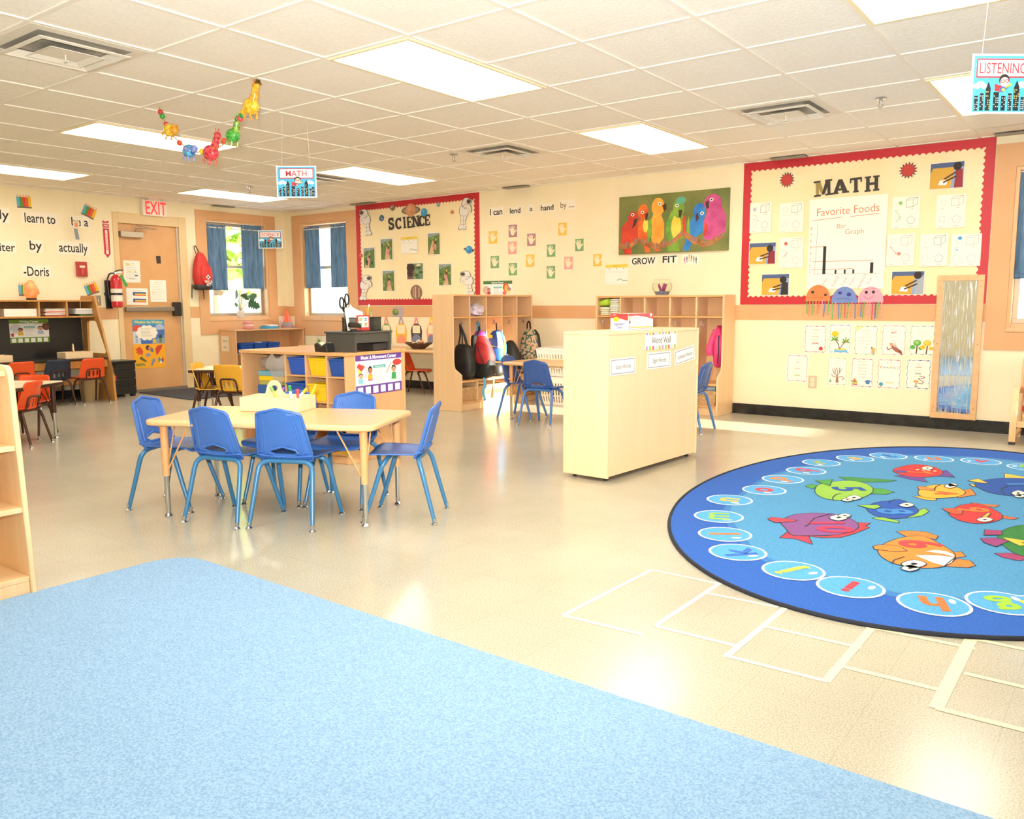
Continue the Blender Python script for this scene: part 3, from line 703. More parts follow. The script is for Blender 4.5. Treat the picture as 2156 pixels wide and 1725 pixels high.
slab(M_oak, 'top_board', wd, XW + .022, -6.60, DY0 + .027, DY1 - .027, zt - .018, zt); slab(M_oak, 'cubby_board', wd, XW + .022, -6.59, DY0 + .027, DY1 - .027, zb, zb + .018)
slab(wood('oak_dark', '#7a4d22', '#8a5a2a', .4), 'cubby_back', wd, XW + .022, XW + .03, DY0 + .027, DY1 - .027, zb + .018, zt - .018, 0)
for px in (83, 142): yy = LWp(px, 650, -6.6)[0]; slab(M_oak, 'divider', wd, XW + .031, -6.605, yy - .009, yy + .009, zb + .018, zt - .018, .002)
# ------------------------------------------------------------------ armchair at the right edge
ac = thing('armchair', 'bentwood child armchair with red cushions at the right picture edge', 'armchair', (2.52, 4.29, 0), rad(0))
M_bent = wood('bent_birch', '#e6bc84', '#efcb98', .35, 2)
for x in (-.27, .27):
    # bent side loop in the y-z plane: front foot, arm, back foot
    P = bez([(x, -.20, .02), (x, -.21, .16), (x, -.18, .33), (x, -.10, .42), (x, .08, .41), (x, .2, .36)], 6)
    m = MB(); n = len(P); vs = []
    for i, p_ in enumerate(P):
        tn = (P[min(i + 1, n - 1)] - P[max(i - 1, 0)]).normalized(); nn = Vector((0, -tn.z, tn.y)) * .009
        for sx in (-.022, .022):
            for sn in (-1, 1): vs.append(p_ + Vector((sx, 0, 0)) + nn * sn)
    fs = []
    for i in range(n - 1):
        o, q = i * 4, i * 4 + 4
        fs += [(o, o + 1, q + 1, q), (o + 3, o + 2, q + 2, q + 3), (o + 1, o + 3, q + 3, q + 1), (o + 2, o, q, q + 2)]
    fs += [(0, 2, 3, 1), (4 * n - 4, 4 * n - 3, 4 * n - 1, 4 * n - 2)]
    m.add(vs, fs, M_bent); sd_ = m.build('arm_frame', ac, bevel=.002)
    MB().bb(x - .02, x + .02, -.222, -.178, 0, .019, M_black).build('foot_pad', sd_, ang=0)
    MB().bb(x - .018, x + .018, -.2, .25, .045, .065, M_bent).build('runner', ac, ang=0, bevel=.003)
    MB().tube([(x, .235, .0), (x, .26, .2), (x, .29, .45), (x, .33, .62)], .014, M_bent, 8).build('back_post', ac)
MB().bb(-.25, .25, -.19, -.17, .13, .175, M_bent).build('rail', ac, ang=0, bevel=.003); MB().bb(-.25, .25, .2, .22, .13, .175, M_bent).build('rail', ac, ang=0, bevel=.003)
M_red = noisy('red_fabric', '#b81f24', '#c92a2c', 60, .8)
MB().bb(-.225, .225, -.16, .22, .235, .305, M_red).build('seat_cushion', ac, bevel=.03, bseg=4); MB().bb(-.225, .225, -.045, .045, 0, .33, M_red).build('back_cushion', ac, bevel=.03, bseg=4, M=Matrix.Translation((0, .235, .30)) @ Matrix.Rotation(rad(-14), 4, 'X'))
MB().bb(-.22, .22, -.15, .2, .2, .225, M_bent).build('seat_frame', ac, ang=0, bevel=.004)
# ================================================================== wall art, right wall
def hang(a, name, label, cat, M, group=None, kids=None):
    return tag(a.build(name, ang=0, M=M), label, cat, group)
def Rm(x, z, off=GAP, rot=0): return onR(x, z, YW - off, rot)
def Lm(y, z, off=GAP, rot=0): return onL(y, z, XW + off, rot)
def board(label, x0, x1, z0, z1, bw, cut=None):
    t = thing('bulletin_board', label, 'bulletin board', (0, 0, 0)); w, h = x1 - x0, z1 - z0
    MB().bb(x0, x1, YW - .006, YW - .001, z0, z1, noisy('cream_board_paper', '#f6e3b0', '#f8e8bc', 4, .75)).build('backing', t, ang=0)
    # scalloped border: straight outer edge, waved inner edge
    m = MB(); M_b = mat('#c3262e', .5); zf0 = YW - .0085; zi = [0]
    def strip(p0, p1, nrm):
        zi[0] += 1; zf = zf0 - .0004 * zi[0]; L = math.dist(p0, p1); n = int(L / .05) ; k = n * 8; vs = []; fs = []
        for i in range(k + 1):
            u = i / k; x = p0[0] + (p1[0] - p0[0]) * u; z = p0[1] + (p1[1] - p0[1]) * u
            d = bw - .016 * abs(sin(pi * n * u)); vs += [(x, zf, z), (x + nrm[0] * d, zf, z + nrm[1] * d)]
        fs = [(2 * i, 2 * i + 1, 2 * i + 3, 2 * i + 2) for i in range(k)]
        m.add(vs, fs, M_b)
    strip((x0, z1), (x1, z1), (0, -1)); strip((x0, z0), (x1, z0), (0, 1)); strip((x0, z0), (x0, z1), (1, 0)); strip((x1, z0), (x1, z1), (-1, 0))
    m.build('border', t, ang=0, solid=.002); return t
SB = (-5.43, -3.33, 1.058, 2.3655); MBd = (-.122, 1.945, 1.05, 2.362)
board('cream SCIENCE bulletin board with a red scalloped border', *SB, .085); board('cream MATH bulletin board with a red scalloped border', *MBd, .085)
OB = .0125
def slabL(c):
    """blocky slab-serif capital as boxes/arcs in a 0..1 cell"""
    T_, S_ = .24, .13
    st = {'I': [('r', .38, 0, .62, 1)], 'E': [('r', .12, 0, .36, 1), ('r', .12, .86, .9, 1), ('r', .12, .44, .7, .57), ('r', .12, 0, .9, .14), ('r', .8, .66, .9, 1), ('r', .8, 0, .9, .34)],
          'N': [('r', .1, 0, .28, 1), ('r', .74, 0, .92, 1), ('p', (.1, 1), (.36, 1), (.92, 0), (.66, 0))],
          'M': [('r', .08, 0, .25, 1), ('r', .75, 0, .92, 1), ('p', (.08, 1), (.32, 1), (.58, .1), (.42, .1)), ('p', (.92, 1), (.68, 1), (.42, .1), (.58, .1))],
          'A': [('p', (.4, 1), (.6, 1), (.3, 0), (.08, 0)), ('p', (.4, 1), (.62, 1), (.95, 0), (.66, 0)), ('r', .25, .22, .75, .36)], 'T': [('r', .38, 0, .62, 1), ('r', .06, .86, .94, 1), ('r', .06, .66, .16, 1), ('r', .84, .66, .94, 1)],
          'H': [('r', .12, 0, .34, 1), ('r', .66, 0, .88, 1), ('r', .2, .42, .8, .58)]}
    sf = {'I': [(.5,)], 'N': [(.19,), (.83,)], 'M': [(.16,), (.83,)], 'A': [(.19,), (.81,)], 'T': [(.5,)], 'H': [(.23,), (.77,)]}
    out = []
    for q in st.get(c, []): out.append([(q[1], q[2]), (q[3], q[2]), (q[3], q[4]), (q[1], q[4])] if q[0] == 'r' else list(q[1:]))
    for (x,) in sf.get(c, []):
        out.append([(x - .2, 0), (x + .2, 0), (x + .2, .11), (x - .2, .11)])
        if c not in 'TA': out.append([(x - .2, .89), (x + .2, .89), (x + .2, 1), (x - .2, 1)])
    if c in 'CS':
        P = []
        if c == 'C': cl = [(.5 + .36 * cos(a), .5 + .42 * sin(a)) for a in [rad(40 + 280 * i / 20) for i in range(21)]]
        else: cl = [(.5 + .28 * cos(a), .73 + .2 * sin(a)) for a in [rad(20 + 240 * i / 12) for i in range(13)]] + [(.5 + .3 * cos(a), .27 + .2 * sin(a)) for a in [rad(80 - 240 * i / 12) for i in range(13)]]
        a_, b_ = [], []
        for i, p in enumerate(cl):
            q0, q1 = Vector(cl[max(i - 1, 0)]), Vector(cl[min(i + 1, len(cl) - 1)]); d = (q1 - q0).normalized(); n = Vector((-d.y, d.x)); k = .11 if c == 'S' else .075 + .06 * abs(cos(math.atan2(p[1] - .5, p[0] - .5)))
            a_.append(tuple(Vector(p) + n * k)); b_.append(tuple(Vector(p) - n * k))
        out.append(a_ + b_[::-1]); out.append([(.72, .66), (.86, .62), (.86, 1), (.76, 1)])
        if c == 'S': out.append([(.12, 0), (.22, 0), (.27, .36), (.14, .38)])
    return out
def heading(word, cells, col, gold, board_):
    seen = {}
    for c, (px, py, wpx, hpx, rot) in zip(word, cells):
        x, z, w, h = rrectR(px - wpx / 2, py - hpx / 2, px + wpx / 2, py + hpx / 2); w *= 1.06; h *= 1.1
        a = Art(w, h, None, .003)
        for k, pl in enumerate(slabL(c)): a.cut(pl, gold if (c == 'M' and k in (0, 2)) else col, .003 + k * .00012)
        seen[c] = seen.get(c, 0) + 1; nth = {1: '', 2: 'second '}[seen[c]] if word.count(c) > 1 and seen[c] == 2 else ('first ' if word.count(c) > 1 else '')
        hang(a, 'cutout_letter', 'dark %sletter %s of the %s heading on the board' % (nth, c, board_), 'letter', Rm(x, z, OB, rot), 'cut-out letters of the board headings')
heading('SCIENCE', [(825, 471.5, 14, 22, .1), (841, 471, 14, 22, .08), (853, 469, 12, 22, .08), (864, 468, 13, 22, .08), (877, 466.5, 15, 21, .06), (890.5, 465, 14, 21, .05), (901.5, 463.5, 12, 21, .04)], '#3a3026', '#8d7a3f', 'SCIENCE')
heading('MATH', [(1734, 396.5, 34, 30, .06), (1770, 393, 34, 27, .05), (1803, 390, 27, 28, .05), (1837, 387, 31, 29, .03)], '#3a322b', '#a08a4e', 'MATH')
def photo(px, label, kind, seed, grp):
    """small pinned photograph: garden or desk scene"""
    x, z, w, h = rrectR(*px); a = Art(w, h, '#f3efe4', .0018); R = random.Random(seed)
    if kind == 'garden':
        a.rect(.03, .03, .97, .97, '#5f7a3c'); a.poly([(.03, .8), (.97, .9), (.97, .97), (.03, .97)], '#8f9a96', 2)
        a.poly([(.35, .03), (.8, .03), (.62, .6), (.5, .6)] if seed % 2 else [(.08, .03), (.5, .03), (.5, .62), (.4, .66)], '#d8b07c', 2)
        for k in range(7): a.el(R.uniform(.12, .88), R.uniform(.15, .8), R.uniform(.06, .14), R.uniform(.05, .1), R.choice(['#3c5a24', '#79913f', '#2f4420', '#8aa24e']), 3)
        a.line([(.1, .75), (.6, .95)], .004, '#c9c9c4', 4); a.line([(.3, .7), (.8, .95)], .004, '#b5b8b2', 4)
        cx = R.uniform(.5, .66); a.el(cx, .36, .1, .16, '#d98a8e', 5); a.el(cx + .02, .56, .08, .07, '#5b3a28', 5); a.el(cx + .06, .68, .06, .06, '#d9b04a', 5)
    elif kind == 'plant':
        a.rect(.03, .03, .97, .97, '#6e8a5a'); a.rect(.03, .03, .4, .97, '#7a5340', 2); a.el(.25, .72, .24, .26, '#3a241a', 3); a.el(.22, .4, .2, .22, '#3f2a2a', 3); a.el(.45, .45, .1, .07, '#8a5a40', 4)
        for k in range(8): a.el(R.uniform(.5, .9), R.uniform(.1, .8), .12, .08, R.choice(['#4f7048', '#87a06e', '#3d5a38']), 3)
        a.el(.72, .86, .14, .07, '#e8d5b0', 4)
    else:
        fl = kind == 'desk2'
        a.rect(.02, .02, .98, .98, '#d8a63a'); a.rect(.02, .8, .98, .98, '#4d5f86', 2); a.poly([(.02, .6), (.1, .8), (.02, .8)], '#6a6358', 2)
        a.poly([(.62, .02), (.98, .02), (.98, .8), (.72, .8)], '#8fa6c4', 2)
        c = (.72, .5) if not fl else (.74, .6)
        a.el(c[0] + .06, c[1] + .22, .12, .16, '#2a1d18', 4); a.poly([(c[0] - .02, .02), (.97, .02), (.95, c[1] + .1), (c[0] + .02, c[1] + .12)], {0: '#8f2430', 1: '#2c2724', 2: '#a9adb2', 3: '#9b2a30'}[seed % 4], 3)
        a.line([(c[0] + .02, c[1]), (.45, .38)], .012, '#4a2f22', 5); a.line([(c[0] + .04, c[1] - .15), (.42, .25)], .012, '#4a2f22', 5); a.poly([(.26, .16), (.5, .14), (.54, .32), (.32, .34)], '#eef0ee', 3)
    hang(a, 'pinned_photo', label, 'photo', Rm(x, z, OB), grp)
GP = 'photos pinned on the SCIENCE board'
photo((803, 502, 828, 548), 'upper left garden photo under the SCIENCE heading', 'garden', 1, GP)
photo((902, 490, 928, 537), 'garden path photo right of the paper note on the SCIENCE board', 'garden', 2, GP)
photo((767, 521, 791, 566), 'garden photo nearest the left border of the SCIENCE board', 'garden', 4, GP)
photo((807, 569, 832, 614), 'garden photo above the lower left astronaut, left of the striped planet', 'garden', 5, GP)
photo((858, 554, 893, 589), 'wide plant photo above the striped planet', 'plant', 3, GP)
photo((925, 555, 952, 602), 'plant photo left of the lower right astronaut', 'garden', 7, GP)
GM = 'photos pinned on the MATH board'
photo((1958, 342, 2031, 398), 'photo of a child at a yellow desk, top right of the MATH board', 'desk2', 3, GM)
photo((1578, 511, 1635, 557), 'photo of a yellow desk below the left worksheets on the MATH board', 'desk', 0, GM)
photo((1604, 577, 1663, 622), 'photo at the lower left corner of the MATH board', 'desk', 1, GM)
photo((1877, 571, 1947, 621), 'photo of a child writing, right of the pink jellyfish', 'desk2', 2, GM)
def note(px, label, off):
    x, z, w, h = rrectR(*px); a = Art(w, h, '#f7f1e2', .0018); a.rect(0, .84, 1, 1, '#f0cf4f'); a.line([(.35, .92), (.65, .92)], .003, '#8a6d1e', 2)
    for k, c in enumerate(('#4b4b55', '#4b5a3a', '#c0453a')): a.el(.18 + .32 * k, .79, .02, .025, c, 2)
    a.lines(.05, .45, .62, .66, 2, '#c9bfb0', .002); a.lines(.4, .95, .6, .66, 2, '#d9b8b0', .002)
    a.line([(.55, .2), (.64, .27), (.72, .25), (.8, .18), (.9, .2), (.98, .18)], .006, '#5f8a6a', 2); a.line([(.05, .08), (.35, .08)], .002, '#e0b7b0', 2)
    hang(a, 'paper_note', label, 'paper', Rm(x, z, off), 'yellow headed paper notes')
note((846, 499, 880, 534), 'yellow headed paper between the garden photos on the SCIENCE board', OB); note((1275, 557, 1322, 599), 'yellow headed paper on the wall above the right coat locker', GAP)
def astro(px, label, flip):
    x, z, w, h = rrectR(*px); a = Art(w, h, None, .002); f = (lambda q: (1 - q[0], q[1])) if flip else (lambda q: q)
    body = [(.30, .98), (.5, 1.0), (.66, .95), (.75, .86), (.78, .76), (.88, .72), (.93, .6), (.9, .5), (.82, .44), (.84, .3), (.88, .18), (1, .1), (1, .03), (.86, 0), (.72, .04), (.64, 0), (.5, .02), (.46, .09), (.56, .16), (.5, .3), (.38, .45), (.28, .52), (.14, .53), (.08, .6), (.12, .7), (.2, .76), (.1, .84), (.12, .93)]
    a.cut([f((.5 + (q[0] - .5) * 1.0, q[1])) for q in body], '#4b4540', .002)
    a.poly([f((.51 + (q[0] - .51) * .93, .5 + (q[1] - .5) * .975)) for q in body], '#ece4d6', 1)
    a.poly([f(q) for q in elp(.3, .87, .17, .085, 20)], '#d8d0c4', 2); a.poly([f(q) for q in elp(.28, .865, .135, .07, 20)], '#4c4541', 3)
    for L_ in ([(.2, .76), (.5, .78), (.76, .76)], [(.3, .66), (.24, .58), (.4, .56)], [(.8, .46), (.6, .42), (.42, .46)], [(.62, .42), (.66, .2), (.62, .08)], [(.5, .3), (.82, .3)], [(.56, .16), (.86, .18)], [(.72, .9), (.72, .78)]): a.line([f(q) for q in L_], .004, '#8d857c', 3)
    a.poly([f(q) for q in [(.42, .7), (.6, .71), (.6, .64), (.42, .63)]], '#c9c0b2', 2); a.poly([f(q) for q in elp(.66, .72, .04, .02)], '#4a6a8a', 3)
    hang(a, 'astronaut_cutout', label, 'paper cut-out', Rm(x, z, OB), 'astronaut cut-outs on the SCIENCE board')
astro((756, 440, 784, 497), 'astronaut cut-out in the top left corner of the SCIENCE board', False); astro((966, 416, 998, 484), 'astronaut cut-out in the top right corner of the SCIENCE board', True)
astro((757, 579, 788, 633), 'astronaut cut-out in the lower left corner of the SCIENCE board', True); astro((967, 570, 1001, 623), 'astronaut cut-out in the lower right corner, above the left locker', False)
def planet(px, label, cols, ring=None, stripes=(), tilt=0):
    x, z, w, h = rrectR(*px); a = Art(w, h, None, .002)
    if ring: a.cut(elp(.5, .5, .5, .3 if ring == 1 else .2, 28, tilt), '#7d6f58', .002); a.poly(elp(.5, .5, .42, .22 if ring == 1 else .13, 28, tilt), '#a9946f' if ring == 1 else '#46505a', 1)
    rx, ry = (.25, .48) if ring == 1 else ((.28, .46) if ring else (.5, .5)); a.cut(elp(.5, .5, rx, ry, 28), cols[0], .0035)
    a.L = 0; a.th = .0035
    for k, (u, c, wd_) in enumerate(stripes): a.poly([(u - wd_, .5 - ry * .8 * (1 - abs(u - .5))), (u + wd_, .5 - ry * .85 * (1 - abs(u - .5))), (u + wd_ * 1.1, .5 + ry * .85 * (1 - abs(u - .5))), (u - wd_ * .9, .5 + ry * .8 * (1 - abs(u - .5)))], c, 1)
    if len(cols) > 1: a.el(.5 - rx * .25, .5 + ry * .3, rx * .45, ry * .4, cols[1], 2); a.el(.5 + rx * .3, .5 - ry * .3, rx * .35, ry * .3, cols[-1], 2)
    hang(a, 'planet_cutout', label, 'paper cut-out', Rm(x, z, OB), 'planet cut-outs on the SCIENCE board')
planet((847, 428, 886, 458), 'large ringed tan planet above the SCIENCE heading', ['#d99a6a', '#e3ab7f', '#cd8d60'], 1)
planet((977, 517, 1001, 535), 'small ringed blue planet near the right border of the SCIENCE board', ['#3a93c9', '#58a9d6', '#2f7fb4'], 2, (), -.35)
planet((866, 600, 890, 632), 'striped brown planet at the bottom of the SCIENCE board', ['#8a6a50'], None, ((.28, '#b98f6a', .06), (.45, '#c9b7a0', .05), (.6, '#a35f3c', .05), (.75, '#b7a48c', .06)))
planet((888, 439, 901, 456), 'bright blue planet right of the large ringed one', ['#3f9fd0', '#62b3da', '#3692c6']); planet((800, 453, 810, 466), 'dark blue earth cut-out left of the SCIENCE heading', ['#3c5f86', '#5a8a6a', '#7fa0c0'])
planet((823, 432, 833, 444), 'small grey planet left of the large ringed one', ['#8d7c62', '#b5a384', '#6f5f4a']); planet((921, 427, 928, 436), 'tiny pale teal planet at the top of the SCIENCE board', ['#8fb0a8', '#b3c9c0', '#6f958f'])
planet((950, 443, 957, 451), 'tiny orange planet left of the top right astronaut', ['#c9764a', '#d98f66', '#b5653c']); planet((758, 534, 765, 543), 'tiny red planet by the left border of the SCIENCE board', ['#d2604a', '#dd7c64', '#bd4f3c'])
# ------------------------------------------------------------------ between the boards
def words(s, px, label, mk=Rm, rr=rrectR, col='#2c2723', bold=.01, cw=None, tsx=.9, hscale=.62, group='printed word strips', cy=.5, fitw=.86):
    x, z, w, h = rr(*px); a = Art(w, h, '#f6edd6', .0016)
    a.text(s, .5, cy, h * hscale * .74, col, 1, bold, 'c', tsx, fit=w * fitw if fitw else None); hang(a, 'word_strip', label, 'word strip', mk(x, z), group); return a
GW = 'word strips above the handprints'; _w = words
def words(*a, **k):
    if k.get('group') == GW: k.setdefault('hscale', .85)
    return _w(*a, **k)
words('I can', (1030, 436, 1060, 456), 'white strip reading I can, first of the handprint words', bold=.02, group=GW); words('lend', (1072, 435, 1098, 452), 'white strip reading lend above the handprints', bold=.02, group=GW)
words('a', (1111, 431, 1126, 448), 'white strip with the single letter a above the handprints', bold=.01, group=GW, hscale=.8, fitw=.42); words('hand', (1137, 428, 1168, 446), 'white strip reading hand above the handprints', bold=.02, group=GW)
words('by ....', (1178, 421, 1212, 441), 'white strip reading by with dots, last of the handprint words', bold=.01, group=GW, col='#8d7a4a')
HANDO = [(.22, .98), (.28, 1.0), (.33, .96), (.4, .66), (.42, .66), (.44, .97), (.5, 1.02), (.55, .98), (.56, .66), (.58, .66), (.66, .93), (.72, .95), (.75, .9), (.68, .58), (.7, .5), (.88, .58), (1.0, .62), (1.03, .57), (.9, .4), (.72, .22), (.62, .04), (.4, .02), (.28, .14), (.2, .36), (.1, .62), (.02, .78), (.03, .86), (.09, .87), (.22, .62), (.25, .64)]
def handp(cx, cy, col, label, wd=17.5, hg=26):
    x, z, w, h = rrectR(cx - wd / 2, cy - hg / 2, cx + wd / 2, cy + hg / 2); a = Art(w, h, col, .0016)
    a.poly([(.5 + (q[0] - .5) * .92, .52 + (q[1] - .5) * .8) for q in HANDO], '#f4e4bb', 1); hang(a, 'handprint_card', label, 'handprint card', Rm(x, z), 'handprint cards on the wall')
CY_, CP, CK, CG = '#efc14c', '#b4848c', '#f0a29a', '#7faa72'
for cx, cy, c, s in ((1038, 500, CY_, 'yellow handprint card nearest the SCIENCE board'), (1080, 486.5, CP, 'mauve handprint card under the word lend'), (1079, 522, CK, 'pink handprint card under the mauve one'), (1119, 505, CP, 'mauve handprint card under the letter a'),
                     (1184.5, 482.5, CY_, 'topmost yellow handprint card under the dotted word'), (1220, 516, CG, 'green handprint card highest on the right'), (1042, 552, CG, 'green handprint card nearest the SCIENCE board'), (1080, 567, CG, 'green handprint card below the pink one, lowest of its column'),
                     (1116.5, 549, CY_, 'yellow handprint card under the mauve one in the middle'), (1160.5, 528, CG, 'green handprint card between the top yellow and the pink one'), (1160, 573.5, CG, 'green handprint card lowest of all, left of the pink one'),
                     (1197, 554, CK, 'pink handprint card right of two green ones'), (1258, 548, CY_, 'yellow handprint card farthest right, by the parrots')): handp(cx, cy, c, s)
words('GROW', (1327, 540, 1384, 559), 'black heading GROW under the parrot painting', bold=.02, tsx=.8, hscale=.95, group='heading strips under the parrots'); words('FIT', (1393, 536, 1428, 556), 'black heading FIT under the parrot painting', bold=.02, tsx=.85, hscale=.95, group='heading strips under the parrots')
x, z, w, h = rrectR(1436, 536, 1472, 557); a = Art(w, h, '#f7eedb', .0016)
for k, c in enumerate(('#d9544a', '#3f6aa8', '#e0b040', '#c8453c', '#5f9a4a', '#2f3f6a')):
    u = .16 + .135 * k; v = (.5, .6, .75, .7, .58, .5)[k]; a.el(u, v + .2, .035, .07, '#c99a72', 2); a.rect(u - .035, v - .12, u + .035, v + .14, c, 1); a.line([(u - .02, v - .12), (u - .03, v - .4)], .004, c, 1); a.line([(u + .02, v - .12), (u + .03, v - .4)], .004, c, 1)
hang(a, 'picture_strip', 'small strip with a row of coloured figures, right of the word FIT', 'picture strip', Rm(x, z))
# parrot painting
x, z, w, h = rrectR(1306.5, 406, 1536, 532); pt = thing('parrot_painting', 'canvas painting of six colourful parrots on a branch', 'painting', (x, YW - .001, z))
a = Art(w, h, None, .03); M_cv = noisy('painted_olive', '#5d6a33', '#8a8a4a', 3, .5, lo=.3, hi=.75); a.bb(-w / 2, w / 2, -h / 2, h / 2, 0, .03, M_cv)
def pg(name, c1, c2, sc=9): return noisy(name, c1, c2, sc, .5, lo=.3, hi=.7)
P_red, P_red2, P_or, P_gr, P_ye, P_bl, P_pk = pg('p_red', '#b5301f', '#d8482c'), pg('p_red2', '#d44a1f', '#ea7a2a'), pg('p_orange', '#e8902a', '#f4b94a'), pg('p_green', '#4c8a35', '#8fb23a'), pg('p_yellow', '#dcbc30', '#eed95a'), pg('p_blue', '#1f68b8', '#3b8fd0'), pg('p_pink', '#b23a78', '#d75f94')
M_br = pg('p_branch', '#7a4a26', '#c98a4e', 14)
# tails, then branch, bodies, heads
a.poly([(.06, .0), (.13, .0), (.13, .3), (.03, .5), (.02, .2)], P_red, 1); a.poly([(.26, .02), (.31, .02), (.28, .3), (.22, .3)], P_red2, 1); a.poly([(.35, .03), (.40, .03), (.41, .25), (.34, .25)], P_red2, 1); a.poly([(.47, .02), (.58, .02), (.56, .35), (.47, .35)], P_gr, 1); a.poly([(.61, .01), (.67, .03), (.71, .3), (.65, .3)], P_bl, 1)
a.poly([(0, .1), (.1, .1), (.2, .19), (.3, .1), (.38, .06), (.48, .11), (.55, .18), (.6, .26), (.63, .24), (.7, .13), (.8, .06), (.87, .1), (.97, .22), (.97, .30), (.88, .2), (.82, .15), (.72, .22), (.64, .33), (.58, .33), (.5, .2), (.4, .15), (.32, .19), (.2, .27), (.1, .19), (0, .19)], M_br, 4)
def bird(body, head, mb, mh, eye, beak, wing=None, mw=None, belly=None, mbe=None, L=2, eyec='#f5efe0'):
    a.poly(body, mb, L)
    if wing: a.poly(wing, mw, L + 1)
    if belly: a.poly(belly, mbe, L + 1)
    a.poly(head, mh, L + 2); a.el(*eye, .016, .028, eyec, L + 3); a.el(*eye, .008, .014, '#2a1a14', L + 4); a.poly(beak, '#4a2f26', L + 3)
bird([(.05, .2), (.045, .45), (.09, .62), (.15, .58), (.185, .42), (.18, .2), (.1, .13)], elp(.14, .6, .052, .14), P_red, P_red, (.135, .68), [(.15, .6), (.185, .62), (.165, .5), (.13, .44), (.14, .52)], [(.04, .2), (.035, .48), (.07, .58), (.07, .3)], P_red)
bird([(.19, .2), (.185, .55), (.22, .6), (.28, .55), (.3, .3), (.28, .18)], elp(.235, .72, .05, .13), P_red2, P_red2, (.23, .71), [(.255, .68), (.285, .7), (.275, .58), (.258, .56)], [(.27, .2), (.285, .5), (.3, .4), (.3, .2)], P_gr, elp(.26, .48, .025, .12), P_ye)
bird([(.32, .2), (.3, .5), (.33, .66), (.4, .68), (.435, .5), (.435, .25), (.38, .14)], elp(.375, .78, .06, .155), P_or, P_or, (.39, .83), [(.415, .8), (.45, .84), (.455, .74), (.432, .7)], [(.29, .25), (.285, .56), (.315, .6), (.325, .3)], P_gr, elp(.385, .45, .042, .2), P_or)
bird([(.47, .2), (.465, .55), (.5, .7), (.58, .72), (.63, .5), (.62, .25), (.54, .15)], elp(.565, .74, .05, .17), P_gr, P_gr, (.55, .78), [(.565, .7), (.6, .7), (.59, .58), (.57, .58)], [(.455, .25), (.45, .5), (.48, .6), (.485, .3)], P_gr, elp(.545, .42, .045, .2), P_ye); a.poly([(.6, .55), (.61, .3), (.63, .3), (.625, .62)], P_red, 5); a.el(.585, .86, .045, .06, '#5fa88a', 5)
bird([(.65, .28), (.66, .48), (.71, .62), (.77, .62), (.8, .45), (.78, .3), (.7, .22)], elp(.75, .63, .055, .16), P_bl, P_bl, (.775, .62), [(.72, .6), (.735, .64), (.75, .54), (.72, .48)], [(.64, .28), (.645, .5), (.66, .6), (.675, .3)], P_gr)
bird([(.79, .2), (.79, .5), (.84, .75), (.93, .76), (.985, .55), (.975, .28), (.88, .16)], elp(.865, .77, .075, .15), P_pk, P_pk, (.855, .83), [(.8, .8), (.83, .82), (.835, .7), (.81, .68)], [(.79, .25), (.8, .48), (.83, .42), (.81, .25)], P_red, elp(.9, .42, .06, .2), P_pk)
for u, v in ((.08, .18), (.17, .24), (.24, .22), (.37, .14), (.44, .17), (.51, .18), (.60, .32), (.70, .21), (.725, .2), (.82, .13), (.94, .24)): a.el(u, v, .014, .04, '#a87a70', 8); a.line([(u, v + .03), (u + .004, v - .03)], .004, '#6a4038', 9)
a.build('canvas', pt, ang=0, M=Matrix(((1, 0, 0, 0), (0, 0, -1, 0), (0, 1, 0, 0), (0, 0, 0, 1))))
def kid(a, cx, cy, s, skin, hair, shirt, L=3):
    a.el(cx, cy + .5 * s[1], .28 * s[0], .26 * s[1], hair, L); a.el(cx, cy + .42 * s[1], .24 * s[0], .2 * s[1], skin, L + 1)
    a.poly([(cx - .3 * s[0], cy - .3 * s[1]), (cx + .3 * s[0], cy - .3 * s[1]), (cx + .26 * s[0], cy + .2 * s[1]), (cx - .26 * s[0], cy + .2 * s[1])], shirt, L)
    a.el(cx - .09 * s[0], cy + .44 * s[1], .03 * s[0], .025 * s[1], '#2a1c16', L + 2); a.el(cx + .09 * s[0], cy + .44 * s[1], .03 * s[0], .025 * s[1], '#2a1c16', L + 2); a.line([(cx - .08 * s[0], cy + .33 * s[1]), (cx + .08 * s[0], cy + .33 * s[1])], .003, '#a0483c', L + 2)
def centre_poster(w, h, band, title, seed):
    a = Art(w, h, '#f7f5ee', .0016); a.rect(0, .84, 1, 1, band); a.rect(0, 0, 1, .24, band)
    for k in range(6): a.rect(.035 + k * .162, .03, .145 + k * .162, .2, '#fbfaf5', 2)
    a.text(title, .5, .915, h * .085, '#ffffff', 2, .025, 'c', 1, maxw=w * .9); a.rect(.36, .64, .64, .71, '#5fb3ad', 2); a.lines(.38, .62, .32, .6, 7, '#a9a79f', .002, 2, seed); a.text('and I am learning', .5, .675, h * .035, '#ffffff', 3, 0, 'c', 1, maxw=w * .24)
    return a
x, z, w, h = rrectR(1018, 591.5, 1079, 634); a = centre_poster(w, h, '#4f7a45', 'Science Center', 2)
a.el(.1, .55, .12, .22, '#d9b7a0', 1); kid(a, .2, .42, (.2, .3), '#d99a78', '#6a4030', '#c8423c'); a.el(.78, .68, .1, .2, '#e0503c', 1); a.el(.8, .62, .06, .18, '#ecc03a', 2); kid(a, .9, .42, (.22, .32), '#d9a078', '#6a6aa8', '#e8dca0'); a.el(.74, .4, .07, .1, '#e0736a', 2)
hang(a, 'centre_poster', 'Science Center poster above the left coat locker', 'poster', Rm(x, z), 'learning centre posters')
